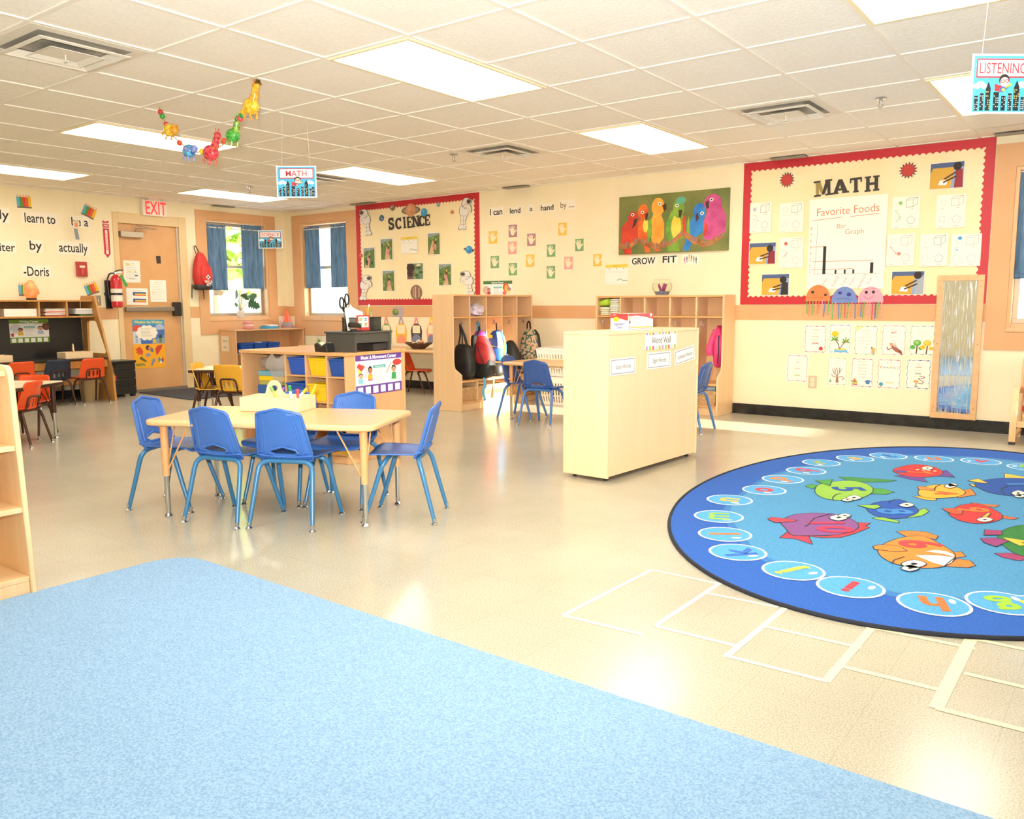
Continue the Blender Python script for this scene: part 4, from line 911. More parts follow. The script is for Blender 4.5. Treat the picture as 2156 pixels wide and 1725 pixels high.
# backpack cutouts and card below the science board
def bag_cut(px, label, c1, c2, c3, off=0):
    x, z, w, h = rrectR(*px); a = Art(w, h, None, .002)
    a.cut([(.12, 0), (.9, 0), (.95, .45), (.86, .66), (.66, .76), (.36, .76), (.16, .66), (.05, .45)], c1, .002); a.cut([(.3, .72), (.42, 1), (.58, 1), (.72, .72), (.62, .72), (.52, .9), (.48, .9), (.4, .72)], c2, .0026)
    a.rect(.2, .36, .8, .68, '#f6e6bb'); a.lines(.26, .74, .45, .63, 4, '#b6a88c', .002, 2, off); a.poly([(.14, 0), (.86, 0)] + arc(.5, .12, .38, 0, pi, 10)[:0] + [(.84, .18), (.66, .31), (.34, .31), (.16, .18)], c3, 1)
    hang(a, 'backpack_cutout', label, 'paper cut-out', Rm(x, z), 'paper backpacks under the SCIENCE board')
bag_cut((802, 667, 826, 724), 'green paper backpack with a pink handle under the SCIENCE board', '#7fa05c', '#dd8f78', '#7fa05c', 1); bag_cut((832, 667, 858, 723), 'yellow paper backpack with a purple handle and coral pocket', '#efc13a', '#b796ac', '#f49a74', 2)
bag_cut((864, 669, 890, 720), 'black paper backpack with a blue pocket', '#46403a', '#ee8f86', '#7d8294', 3); bag_cut((897, 667, 921, 722), 'pink paper backpack with a yellow handle beside the left locker', '#f09a86', '#efc13a', '#7d8294', 4)
x, z, w, h = rrectR(827, 646, 849, 667); a = Art(w, h, '#b5a7ac', .003); a.el(.32, .45, .3, .34, '#5d7a2c', 1); a.el(.38, .55, .2, .2, '#8da04a', 2); a.rect(.1, .8, .55, .9, '#e8925a', 1); a.lines(.62, .95, .3, .85, 6, '#8f8a94', .002, 2); hang(a, 'nature_card', 'small card with a green creature on the tan rail', 'card', Rm(x, z, .0055))
# ------------------------------------------------------------------ math board
for px, s in (((1642, 362, 1674, 396), 'red starburst left of the MATH heading'), ((1893, 341, 1933, 377), 'red starburst right of the MATH heading')):
    x, z, w, h = rrectR(*px); a = Art(w, h, None, .002); n = 15
    a.cut([(.5 + (.5 if k % 2 == 0 else .33) * cos(pi * k / n + .2), .5 + (.5 if k % 2 == 0 else .33) * sin(pi * k / n + .2)) for k in range(2 * n)], '#5a2330', .002)
    a.el(.5, .5, .31, .31, '#d8422c', 1); a.poly([(.5 + (.4 if k % 2 == 0 else .3) * cos(pi * k / n + .2), .5 + (.4 if k % 2 == 0 else .3) * sin(pi * k / n + .2)) for k in range(2 * n)], '#c23a30', 1)
    hang(a, 'starburst_cutout', s, 'paper cut-out', Rm(x, z, OB), 'starburst cut-outs')
x, z, w, h = rrectR(1703, 415, 1866, 608); a = Art(w, h, '#f9f1e0', .0018); OR = '#e2733c'
a.text('Favorite Foods', .5, .86, h * .085, OR, 1, -.008, 'c', .9, .02, 0, w * .92); a.line([(.04, .765), (.44, .785)], .004, OR, 1); a.line([(.54, .785), (.9, .8)], .004, OR, 1)
a.text('Bar', .43, .69, h * .05, OR, 1, -.01); a.text('Graph', .6, .625, h * .055, OR, 1, -.01)
a.line([(.1, .17), (.12, .74)], .003, '#b48a86', 1); a.line([(.09, .17), (.93, .155)], .003, '#b48a86', 1)
for k in range(8): a.text(str(k + 1), .035, .19 + k * .07, h * .028, '#cf5b50', 1)
a.line([(.03, .47), (.22, .475)], .004, OR, 1); a.line([(.06, .31), (.86, .30)], .004, OR, 1); a.line([(.03, .215), (.6, .22)], .004, OR, 1)
for u, y1 in ((.225, .475), (.38, .21), (.5, .21), (.61, .21), (.84, .28)): a.rect(u - (.02 if y1 > .25 else .012), .165, u + (.02 if y1 > .25 else .012), y1, '#25221f', 2)
for u, s in ((.24, 'Pizza'), (.38, 'Pudding'), (.5, 'Cones'), (.6, 'Fruity'), (.72, 'Hamburger'), (.82, 'Fries')): a.text(s, u, .085, h * .03, '#c95a5a', 1, -.01, 'c', .9, rad(68))
hang(a, 'bar_graph_chart', 'large Favorite Foods bar graph sheet in the middle of the MATH board', 'chart', Rm(x, z, OB))
def sheet(px, label, c, seed, fill=None):
    x, z, w, h = rrectR(*px); a = Art(w, h, '#f8f0dd', .0016); R = random.Random(seed)
    ink = '#6a6058'; a.text('Circle', .2, .59, h * .028, ink, 1); a.text('Cube', .72, .6, h * .028, ink, 1); a.text('Square', .2, .05, h * .028, ink, 1); a.text('Pentagon', .7, .06, h * .028, ink, 1)
    b = [(.5, .66), (.75, .66), (.75, .88), (.5, .88)]; a.line(b, .0025, c, 1, True); a.line([(.5, .88), (.62, .95), (.9, .95), (.75, .88)], .0025, c, 1); a.line([(.9, .95), (.9, .74), (.75, .66)], .0025, c, 1)
    a.line([(.7 + .16 * cos(k * 2 * pi / 5 + pi / 2), .25 + .13 * sin(k * 2 * pi / 5 + pi / 2)) for k in range(5)], .0022, c, 1, True); a.line(elp(.24, .78, .09, .07, 12), .002, '#b9b0c0', 1, True); a.line([(.12, .2), (.3, .2), (.3, .36), (.12, .36)], .002, '#b7b2ac', 1, True)
    if fill: a.el(fill[0], fill[1], .07, .055, fill[2], 2); a.line([(R.uniform(.1, .4), R.uniform(.2, .5)), (R.uniform(.2, .5), R.uniform(.3, .6)), (R.uniform(.1, .4), R.uniform(.5, .7))], .004, fill[2], 2)
    hang(a, 'worksheet', label, 'worksheet', Rm(x, z, OB), 'shape worksheets on the MATH board')
sheet((1580, 427, 1625, 490), 'shape worksheet with purple scribble, nearest the left border', '#8a5a9a', 1, (.22, .78, '#c8b0d0')); sheet((1642, 427, 1693, 489), 'shape worksheet left of the chart title, top row', '#8f86a0', 2); sheet((1643, 500, 1692, 564), 'shape worksheet with red blot left of the bar graph', '#e0a09a', 3, (.25, .8, '#e85a4a'))
sheet((1879, 414, 1937, 481), 'shape worksheet with green marks, right of the chart', '#77706a', 4, (.3, .8, '#8fbf6a')); sheet((1972, 410, 2034, 480), 'shape worksheet under the top right photo', '#c98a80', 5)
sheet((1868, 493, 1926, 560), 'shape worksheet with red marks beside the chart, lower row', '#d88a84', 6, (.45, .38, '#ec8078')); sheet((1937, 493, 1996, 561), 'shape worksheet with a plain cube, middle of the lower row', '#7a5a6a', 7); sheet((2003, 493, 2066, 561), 'shape worksheet with a blue dot, nearest the right border', '#a9a098', 8, (.28, .88, '#3a9ad8'))
def jelly(px, label, c, face, legs, seed):
    t = thing('paper_jellyfish', label, 'paper jellyfish'); x, z, w, h = rrectR(*px); a = Art(w, h, None, .002); R = random.Random(seed)
    t.location = (x, YW - .016, z)
    Q = Matrix(((1, 0, 0, 0), (0, 0, -1, 0), (0, 1, 0, 0), (0, 0, 0, 1)))
    a.cut(arc(.5, 0, .5, 0, pi, 20), c, .002); S = h / w
    a2 = [(p[0], p[1]) for p in arc(.5, 0, .5, 0, pi, 20)]
    a.v = []; a.f = []; a.m = []; a.ms = []
    a.cut([(.5 + .5 * cos(g), sin(g) ** .9 if sin(g) > 0 else 0) for g in [pi * k / 20 for k in range(21)]], c, .002)
    if face == 'sad': a.el(.28, .55, .07, .09, '#3c3028', 1); a.el(.8, .38, .06, .08, '#3c3028', 1); a.line([(.25, .2), (.5, .24), (.7, .18)], .003, '#7a4a30', 1)
    elif face == 'mask': a.el(.33, .62, .08, .1, '#3d3a8a', 1); a.el(.68, .52, .09, .12, '#3d3a8a', 1); a.line([(.2, .25), (.5, .3), (.75, .22)], .004, '#44508a', 1)
    else: a.el(.33, .65, .06, .1, '#2a2220', 1); a.el(.6, .66, .06, .1, '#2a2220', 1); a.line([(.25, .42), (.35, .26), (.48, .24), (.6, .42)], .003, '#8a4048', 1); a.line([(.25, .85), (.4, .88)], .003, '#8a4048', 1); a.line([(.55, .88), (.68, .86)], .003, '#8a4048', 1)
    a.build('head', t, ang=0, M=Q)
    for k, lc in enumerate(legs):
        u = -.44 + .88 * k / (len(legs) - 1); m = MB(); L = .135 + R.uniform(-.02, .02); bw_ = .0085; dx = R.uniform(-.012, .004); n = 8; vs = []
        for i in range(n + 1): y = -h / 2 + .006 - L * i / n; xx = u * w + dx * i / n; zz = .003 if i == 0 else .003 + .004 * (i % 2); vs += [(xx - bw_ / 2, -zz, y), (xx + bw_ / 2, -zz, y)]
        m.add(vs, [(2 * i, 2 * i + 1, 2 * i + 3, 2 * i + 2) for i in range(n)], lc); m.build('tentacle', t, ang=0, solid=.001)
jelly((1698, 600, 1750, 634), 'orange paper jellyfish, left of the three below the chart', '#ec7f45', 'sad', ['#6aa84e', '#f08a50', '#6aa84e', '#f0a070', '#ec7f45', '#f0a0a8', '#5a78b0', '#7cb05a'], 1)
jelly((1752, 604, 1806, 638), 'blue paper jellyfish in the middle of the three below the chart', '#7086c0', 'mask', ['#7cb05a', '#f0a0a8', '#5a78b0', '#6aa84e', '#d84a4a', '#6aa84e', '#f08a50', '#5a78b0'], 2)
jelly((1807, 604, 1862, 637), 'pink smiling paper jellyfish, right of the three below the chart', '#f2a0ae', 'smile', ['#f08a50', '#5a78b0', '#6aa84e', '#f0a0a8', '#f0a0a8', '#d8406a', '#4a58a0', '#7cb05a', '#f0a0a8'], 3)
# quote posters
def quote(px, label, fc, body, draw, seed):
    x, z, w, h = rrectR(*px); a = Art(w, h, '#fbf3df', .0016); R = random.Random(seed)
    for s_ in (.06, .94): a.line([(s_ + .02 * sin(k * 1.3), .06 + k * .0489) for k in range(19)], .003, fc, 1)
    for s_ in (.05, .95): a.line([(.08 + k * .084, s_ + .012 * sin(k * 2)) for k in range(11)], .003, fc, 1)
    for s_ in (.05, .95): a.el(.55, s_, .06, .014, fc, 2); a.el(.85, s_, .05, .016, fc, 2); a.el(.12, s_, .04, .014, fc, 2)
    for s_ in (.06, .94):
        for k in range(3): a.el(s_, .22 + .26 * k, .018, .012, fc, 2)
    for (t_, v, sz, c, b_) in body: a.text(t_, .5, v, h * sz, c, 2, b_, 'c', 1, 0, .15 if b_ <= 0 else 0, w * .74)
    if draw: draw(a)
    hang(a, 'quote_poster', label, 'poster', Rm(x, z), 'quote posters under the MATH board')
B1, GY_ = '#b58a5a', '#b9a888'
def d_apple(a): a.el(.76, .17, .09, .065, '#d63a3a', 3); a.el(.76, .235, .012, .03, '#5a7a2a', 3)
def d_isle(a):
    a.el(.28, .66, .16, .1, '#f0c42a', 3); a.rect(.26, .06, .84, .14, '#6ab8e4', 3); a.el(.55, .15, .26, .035, '#eecb6a', 4)
    a.line([(.5, .17), (.44, .32), (.3, .46)], .007, '#6a4030', 4); a.line([(.52, .17), (.62, .3), (.74, .4)], .006, '#6a4030', 4)
    for cx, cy in ((.28, .48), (.76, .42)):
        for k in range(5): g = rad(-20 + 55 * k); a.el(cx + .09 * cos(g), cy + .05 * sin(g), .1, .025, '#5d9a2c', 5, g)
        a.el(cx + .03, cy - .02, .03, .02, '#e8603c', 6)
def d_bee(a): a.el(.82, .2, .08, .06, '#e8ae4a', 3); a.rect(.75, .07, .89, .17, '#c9a87a', 3); a.el(.76, .26, .03, .025, '#5a4a3a', 4); a.poly([(.06, .94), (.4, .94), (.12, .8)], '#f3dc8a', 1)
def d_horse(a): a.el(.6, .22, .2, .07, '#a3604a', 3, -.5); a.el(.78, .14, .09, .05, '#8a4a3a', 4, -.8); a.line([(.45, .25), (.3, .2), (.25, .28)], .007, '#8a4a3a', 3); a.line([(.7, .14), (.86, .05)], .007, '#8a4a3a', 3); a.el(.56, .4, .06, .05, '#ead9c8', 4); a.el(.42, .37, .07, .05, '#ee9a6a', 4); a.rect(.52, .28, .62, .36, '#c9a8a0', 4)
def d_trees(a):
    for cx, c, s in ((.32, '#63a84a', 1), (.7, '#efb92a', 1)):
        a.line([(cx - .02, .08), (cx, .24), (cx + .01, .34)], .01, '#6a4030', 3); a.el(cx, .42, .15, .1, c, 4); a.el(cx - .16, .28, .1, .07, c, 4); a.el(cx + .14, .25, .08, .055, c, 4); a.el(cx - .01, .44, .09, .06, '#9ac86a' if cx < .5 else '#f4cf5a', 5)
def d_tree(a):
    a.poly([(.44, .12), (.6, .12), (.55, .3), (.52, .4), (.5, .4), (.47, .3)], '#a3705a', 3)
    for P in ([(.5, .35), (.36, .44), (.28, .58)], [(.52, .36), (.62, .46), (.7, .58)], [(.51, .38), (.52, .5), (.46, .62)], [(.4, .42), (.42, .52), (.38, .6)], [(.62, .45), (.6, .54), (.62, .62)], [(.55, .3), (.74, .34), (.84, .26), (.76, .22)], [(.47, .3), (.3, .33), (.24, .4)]): a.line(P, .006, '#a3705a', 3)
    a.poly([(.12, .13), (.26, .13), (.19, .24)], '#6aa860', 3)
def d_books(a):
    for k, c in enumerate(('#c8493c', '#e8c23a', '#4a9a5a')): a.poly([(.08, .1 + .045 * k), (.3, .08 + .045 * k), (.34, .11 + .045 * k), (.12, .135 + .045 * k)], c, 3)
    a.poly([(.08, .22), (.3, .2), (.2, .32)], '#e07a3a', 4); a.poly([(.6, .22), (.75, .18), (.92, .23), (.77, .28)], '#4a78b0', 4); a.rect(.68, .14, .84, .2, '#3f6aa0', 3)
def d_globe(a): a.el(.2, .16, .085, .06, '#4a98b0', 3); a.rect(.15, .07, .25, .1, '#e0b05a', 3); a.rect(.34, .2, .72, .23, '#f0d08a', 2)
def d_roll(a): a.line([(.42, .1), (.44, .24)], .008, '#7a7a74', 3); a.line([(.36, .1), (.52, .1)], .005, '#7a7a74', 3); a.el(.42, .27, .1, .05, '#e0a860', 3); a.line([(.5, .22), (.66, .2), (.72, .26), (.6, .32), (.5, .36), (.7, .38), (.76, .42), (.56, .45)], .005, '#9a6a5a', 4)
quote((1693, 684, 1741, 744), 'quote poster with a red apple and the word DONE, top row', '#c8455a', [('It always', .83, .05, '#8a6a5a', 0), ('seems', .71, .04, B1, 0), ('impossible', .6, .04, B1, 0), ("until it's", .48, .045, B1, 0), ('DONE', .35, .055, '#c8353a', .03)], d_apple, 1)
quote((1745, 682, 1793, 745), 'quote poster with palm trees on an island, top row', '#7a9ac0', [('you can teach a', .86, .025, GY_, 0), ('lesson for a day but if', .8, .025, GY_, 0), ('you teach curiosity', .74, .025, GY_, 0)], d_isle, 2)
quote((1798, 684, 1849, 749), 'quote poster with a small animal in the corner, top row', '#8a9a4a', [('Opportunities', .82, .03, B1, 0), ('are usually', .71, .03, B1, 0), ('disguised as hard', .6, .03, B1, 0), ("work so most people", .49, .03, B1, 0), ("don't recognize", .38, .03, B1, 0), ('them', .27, .03, B1, 0)], d_bee, 3)
quote((1855, 683, 1909, 750), 'quote poster with a running horse and the word NOT, top row', '#e08a6a', [('Learning is', .85, .03, '#d9a080', 0), ('NOT', .74, .05, '#d8432c', .03), ('a spectator', .61, .035, '#c99a7a', 0), ('sport', .5, .035, '#c99a7a', 0)], d_horse, 4)
quote((1914, 684, 1970, 750), 'quote poster with a green and a yellow tree, top row by the mirror', '#8fa08a', [('the best time to', .86, .025, GY_, 0), ('plant a tree was', .79, .025, GY_, 0), ('twenty years ago the', .72, .025, GY_, 0), ('second best is now', .65, .025, GY_, 0)], d_trees, 5)
quote((1656, 746, 1702, 805), 'quote poster ending in LEARN, left of the wall outlet', '#d86a8a', [('Tell me and I', .82, .03, '#e0b0a0', 0), ('forget', .72, .035, '#7a6a9a', .01), ('teach me and I', .6, .03, '#d9c07a', 0), ('remember', .5, .035, '#d86a7a', .01), ('involve me and I', .38, .03, '#d9c07a', 0), ('LEARN', .25, .045, '#8fae2c', .03)], None, 6)
quote((1741, 751, 1785, 813), 'quote poster with a bare brown tree, bottom row', '#b9b84a', [('the ability', .87, .025, GY_, 0), ('to think for', .81, .025, GY_, 0), ('oneself is', .75, .025, GY_, 0), ('an asset', .69, .025, GY_, 0)], d_tree, 7)
quote((1791, 753, 1840, 817), 'quote poster with stacked books and a graduation cap, bottom row', '#c85a6a', [('Obstacles are', .86, .032, B1, .01), ('those frightful', .76, .032, B1, .01), ('things you see', .66, .032, B1, .01), ('when you take', .56, .032, B1, .01), ('your eyes off', .46, .032, B1, .01), ('your goals', .36, .032, B1, .01)], d_books, 8)
quote((1846, 755, 1898, 820), 'quote poster with the rainbow word CHANGE and a globe, bottom row', '#d85a6a', [('Be  the', .86, .035, '#e0788a', 0), ('you wish', .55, .04, '#a8c0e0', 0), ('to see in the', .42, .035, '#a8c8ea', 0)], lambda a: [d_globe(a)] + [a.text(ch, .17 + .135 * k, .71, a.h * .06, cc, 2, .03) for k, (ch, cc) in enumerate(zip('CHANGE', ('#d8433c', '#4a78c8', '#5fa84a', '#e89a2a', '#8a5ab0', '#e8c23a')))], 9)
quote((1907, 756, 1961, 821), 'quote poster with the words reader and leader, bottom row by the mirror', '#4a5a90', [('Today a', .84, .035, '#b9a060', 0), ('reader', .74, .05, '#c83a48', .01), ('tomorrow a', .63, .035, '#e0a88a', 0), ('leader', .53, .05, '#2a3a80', .01)], d_roll, 10)
# outlet, mirror
x, z, w, h = rrectR(1703, 791, 1719, 818); ol = thing('wall_outlet', 'steel wall outlet between the quote posters', 'outlet', (x, YW - .001, z)); Q = Matrix(((1, 0, 0, 0), (0, 0, -1, 0), (0, 1, 0, 0), (0, 0, 0, 1)))
a = Art(.075, .115, '#cdb898', .006); a.build('plate', ol, ang=0, M=Q, bevel=.002)
for s_ in (-1, 1): b_ = Art(.036, .036, None, .009); b_.cut(rrect(0, 0, 1, 1, .3, 4), '#efe0c0', .009); b_.rect(.3, .5, .38, .75, '#4a4038'); b_.rect(.62, .5, .7, .75, '#4a4038'); b_.build('receptacle', ol, ang=0, M=Matrix.Translation((0, 0, s_ * .022)) @ Q)
mr = thing('wall_mirror', 'tall scratched mirror in a pine frame at the right of the MATH board', 'mirror', (1.76, YW - .014, .69))
mw, mh, fw = .345, 1.19, .047; Q = Matrix(((1, 0, 0, 0), (0, 0, -1, 0), (0, 1, 0, 0), (0, 0, 0, 1)))
m = MB(); m.bb(-mw / 2, mw / 2, mh / 2 - fw, mh / 2, 0, .028, M_pine); m.bb(-mw / 2, mw / 2, -mh / 2, -mh / 2 + fw, 0, .028, M_pine); m.bb(-mw / 2, -mw / 2 + fw, -mh / 2 + fw, mh / 2 - fw, 0, .028, M_pine); m.bb(mw / 2 - fw, mw / 2, -mh / 2 + fw, mh / 2 - fw, 0, .028, M_pine)
m.build('frame', mr, ang=0, M=Q, bevel=.003)
mm = bpy.data.materials.new('scratched_acrylic_mirror'); mm.use_nodes = True; nn = mm.node_tree.nodes; LL = mm.node_tree.links; bb_ = nn['Principled BSDF']; bb_.inputs['Metallic'].default_value = 1; bb_.inputs['Base Color'].default_value = (.82, .83, .83, 1)
tc = nn.new('ShaderNodeTexCoord'); mp = nn.new('ShaderNodeMapping'); mp.inputs['Scale'].default_value = (40, 4, 1); mp.inputs['Rotation'].default_value = (0, 0, .3); tx = nn.new('ShaderNodeTexNoise'); tx.inputs['Scale'].default_value = 2; tx.inputs['Detail'].default_value = 6
LL.new(tc.outputs['Object'], mp.inputs[0]); LL.new(mp.outputs[0], tx.inputs['Vector']); mr_ = nn.new('ShaderNodeMapRange'); mr_.inputs[1].default_value = .45; mr_.inputs[2].default_value = .75; mr_.inputs[3].default_value = .03; mr_.inputs[4].default_value = .35; LL.new(tx.outputs[0], mr_.inputs[0]); LL.new(mr_.outputs[0], bb_.inputs['Roughness'])
Art(mw - 2 * fw, mh - 2 * fw, mm, .012).build('mirror_panel', mr, ang=0, M=Q)
m = MB()
for sx in (-1, 1):
    for v in (-.5, .03, .5): m.lathe([(.004, .028), (.003, .03)], '#6a4a30', 8, Matrix.Translation((sx * (mw / 2 - fw / 2), v, 0)))
m.build('screws', mr, ang=0, M=Q)
# ================================================================== left wall
words('ly', (-3, 437, 20, 470), 'white strip ending in ly, cut by the left picture edge, top line', Lm, rrectL, tsx=.62, hscale=.8, bold=.012, group='word strips on the left wall', cy=.55)
words('learn to', (46, 447, 121, 473), 'white strip reading learn to on the left wall', Lm, rrectL, tsx=.62, hscale=1.0, bold=.012, group='word strips on the left wall')
words('be a', (147, 455, 188, 479), 'white strip reading be a beside the hanging ribbon', Lm, rrectL, tsx=.66, hscale=1.0, bold=.012, group='word strips on the left wall')
words('iter', (-4, 508, 34, 533), 'white strip ending in iter, cut by the left picture edge', Lm, rrectL, tsx=.62, hscale=.95, bold=.012, group='word strips on the left wall')
words('by', (60, 505, 90, 533), 'white strip reading by on the left wall', Lm, rrectL, tsx=.66, hscale=.9, bold=.012, group='word strips on the left wall', cy=.58)
words('actually', (119, 509, 189, 537), 'white strip reading actually on the left wall', Lm, rrectL, tsx=.62, hscale=.9, bold=.012, group='word strips on the left wall', cy=.55)
words('-Doris', (45, 559, 107, 584), 'white strip with a dash and a name, lowest word on the left wall', Lm, rrectL, tsx=.66, hscale=1.05, bold=.012, group='word strips on the left wall')
def pencils(cx, cy, rot, label):
    y, z = LWp(cx, cy); a = Art(.15, .145, None, .002)
    a.rect(0, 0, 1, .1, '#6a5f58', 1)
    for k, c in enumerate(('#5fb0c8', '#4f9a38', '#d8432c', '#e0623a', '#efc11f')):
        u = k * .2; a.cut([(u, .1), (u + .2, .1), (u + .2, .8), (u + .1, 1), (u, .8)], c, .002 + k * .0001); a.poly([(u, .8), (u + .2, .8), (u + .13, .94), (u + .07, .94)], '#e9b78a', 1); a.poly([(u + .07, .94), (u + .13, .94), (u + .1, 1)], '#d8605a', 1)
    a.cut([(0, 0), (1, 0), (1, .1), (0, .1)], '#6a5f58', .002); hang(a, 'pencil_cutout', label, 'paper cut-out', Lm(y, z, GAP, rot), 'pencil cut-outs on the left wall')
pencils(50, 424, .03, 'pencil cut-out at the top left above the words learn to'); pencils(188, 445, -.42, 'tilted pencil cut-out above the words be a'); pencils(54, 609, .02, 'pencil cut-out half hidden behind the glowing lamp'); pencils(192, 607, .32, 'tilted pencil cut-out left of the fire extinguisher')
# fire arrow sign
y, z, w, h = rrectL(215, 463, 233, 546); a = Art(w, h, None, .003); a.cut([(.05, .1), (.5, 0), (.95, .1), (.88, .12), (.88, 1), (.12, 1), (.12, .12)], '#f3ead6', .003); a.rect(.14, .13, .86, .78, '#c8262e', 1); a.rect(.14, .8, .86, .9, '#c8262e', 1); a.poly([(.14, .98), (.5, .95), (.86, .98), (.86, .92), (.14, .92)], '#c8262e', 1)
a.text('FIRE', .5, .85, h * .045, '#f6ecd8', 2, .02, 'c', .9, maxw=w * .6); a.rect(.36, .13, .64, .74, '#f3ead6', 2); a.text('EXTINGUISHER', .5, .44, w * .2, '#c8262e', 3, .01, 'c', 1, -pi / 2, 0, h * .55); a.poly([(.2, .13), (.8, .13), (.5, .03)], '#c8262e', 1)
hang(a, 'fire_extinguisher_sign', 'tall red and white arrow sign above the fire extinguisher', 'sign', Lm(y, z))
# hanging ribbon tag
y, z, w, h = rrectL(148, 464, 163, 507); rb = thing('ribbon_tag', 'small card with a blue grey ribbon hanging over the word strip', 'ribbon tag', (XW + .06, y, z)); Q = Matrix(((0, 0, 1, 0), (1, 0, 0, 0), (0, 1, 0, 0), (0, 0, 0, 1)))
a = Art(w * .85, h * .4, '#efe0c0', .002); a.el(.5, .45, .3, .3, '#e8926a', 1); a.rect(.1, .82, .9, .98, '#c9b48a', 1); a.build('card', rb, ang=0, M=Matrix.Translation((0, 0, h * .28)) @ Q)
a = Art(w * .7, h * .55, None, .002); a.cut([(.0, 1), (.7, 1), (1, 0), (.25, 0)], '#8a9298', .002); a.rect(.25, .0, 1, .05, '#e9dcb8', 1); a.build('ribbon', rb, ang=0, M=Matrix.Translation((0, 0, -h * .2)) @ Q); MB().tube([(0, 0, h * .47), (-.01, 0, H - z - .01)], .0012, '#e8dcc0', 5).build('thread', rb)
# fire alarm pull
y, z = LWp(170, 567); fa = thing('fire_alarm_pull', 'red fire alarm pull station above the desk', 'fire alarm', (XW + .001, y, z)); m = MB(); m.bb(0, .035, -.06, .06, -.085, .085, mat('#b23a34', .4)); m.build('housing', fa, ang=0, bevel=.004)
MB().bb(.036, .046, -.012, .012, -.06, .02, mat('#d8564a', .4)).bb(.036, .046, -.03, .03, .015, .04, mat('#f0e4d0', .4)).build('handle', fa, ang=0, bevel=.002)
y, z = LWp(205.5, 633); sw = thing('light_switch', 'steel light switch plate behind the desk corner', 'light switch', (XW + .001, y, z)); MB().bb(0, .006, -.036, .036, -.06, .06, M_steel).build('plate', sw, ang=0, bevel=.002); MB().bb(.006, .02, -.006, .006, -.012, .014, mat('#e9dcc0', .4)).build('toggle', sw, ang=0)
# EXIT sign
y, z, w, h = rrectL(301, 422, 351, 455, XW + .06); ex = thing('exit_sign', 'white EXIT sign with red letters over the entry door', 'exit sign', (XW + .01, y, z)); MB().bb(.0, .05, -w / 2, w / 2, -h / 2, h / 2, mat('#f3ead8', .45)).build('housing', ex, ang=0, bevel=.004)
vs, fs, x0, x1 = glyphs('EXIT', .012); k = h * .8 / .69; m = MB(); m.add([(.0515, (q[0] - (x0 + x1) / 2) * k * .62 + w * .04, (q[1] - .345) * k) for q in vs], fs, mat('#ff3434', .5, 0, .8)); m.build('lettering', ex, ang=0); MB().bb(.015, .04, -.08, .08, h / 2, H - z, mat('#e9dfca', .5)).build('mount', ex, ang=0)
# door papers
XD = XW - .03
def dl(px): return rrectL(*px, XD)
def Dm(y, z, rot=0): return onL(y, z, XD + .001, rot)
y, z, w, h = dl((260, 549, 295, 595)); a = Art(w, h, '#f3ecdc', .0016); a.poly([(.1, .85), (.2, .78), (.4, .8), (.35, .86), (.2, .88)], '#e0c84a', 1); a.text('Schedule', .55, .88, h * .03, '#5a5048', 1); a.lines(.15, .9, .2, .78, 8, '#9a9084', .003, 1, 2); a.el(.35, .5, .05, .04, '#e8c83a', 2); a.el(.7, .5, .05, .05, '#e8c83a', 2); a.rect(.65, .3, .85, .35, '#4a4a9a', 2); a.lines(.3, .8, .15, .18, 2, '#6a6058', .003, 1, 3)
hang(a, 'notice_paper', 'white notice with small yellow pictures, highest on the entry door', 'paper', Dm(y, z, -.01), 'papers taped to the entry door')
y, z, w, h = dl((266, 607, 311, 642)); a = Art(w, h, '#f6efe0', .0016); a.lines(.3, .9, .84, .86, 1, '#7a7064', .003, 1, 2)
for v in (.55, .15): a.rect(.3, v, .92, v + .22, '#3a5f9a', 1); a.rect(.4, v + .05, .92, v + .13, '#e8c03a', 2); a.rect(.36, v, .92, v + .05, '#d8482c', 2)
hang(a, 'notice_paper', 'white notice with two striped colour bands on the entry door', 'paper', Dm(y, z, -.02), 'papers taped to the entry door')
y, z, w, h = dl((316, 590, 350, 636)); a = Art(w, h, '#f6efe0', .0016); a.text('Transportation Safety', .5, .9, h * .03, '#6a6058', 1, 0, 'c', 1, maxw=w * .8); a.lines(.1, .9, .12, .8, 10, '#b0a590', .0025, 1, 5); a.rect(.12, .4, .35, .43, '#e8d060', 2)
hang(a, 'notice_paper', 'white page of fine print on the entry door, right of the striped one', 'paper', Dm(y, z, 0), 'papers taped to the entry door')
y, z, w, h = dl((329, 539, 338, 555)); hang(Art(w, h, '#3a3028', .004), 'door_label', 'small black rectangle near the top of the entry door', 'label', Dm(y, z, .04))
y, z, w, h = dl((280, 673, 347, 775)); a = Art(w, h, '#f5ad1e', .002); a.rect(0, .5, 1, 1, '#5a86b8'); a.rect(0, .9, 1, 1, '#3aa0c8', 2); a.text('Whether the Weather', .5, .95, h * .05, '#f0d84a', 3, .03, 'c', 1, maxw=w * .9)
a.el(.14, .82, .13, .07, '#d8503c', 2); a.el(.85, .83, .14, .08, '#a9b8d0', 2); a.poly([(0, .5), (.25, .5), (.2, .75), (0, .76)], '#c8d0d4', 2); a.poly([(.7, .62), (1, .68), (1, .8), (.72, .78)], '#4a6fae', 2); a.poly([(.55, .5), (1, .5), (1, .62), (.6, .58)], '#8fa0a8', 2); a.rect(.25, .5, .6, .56, '#3f68b0', 2)
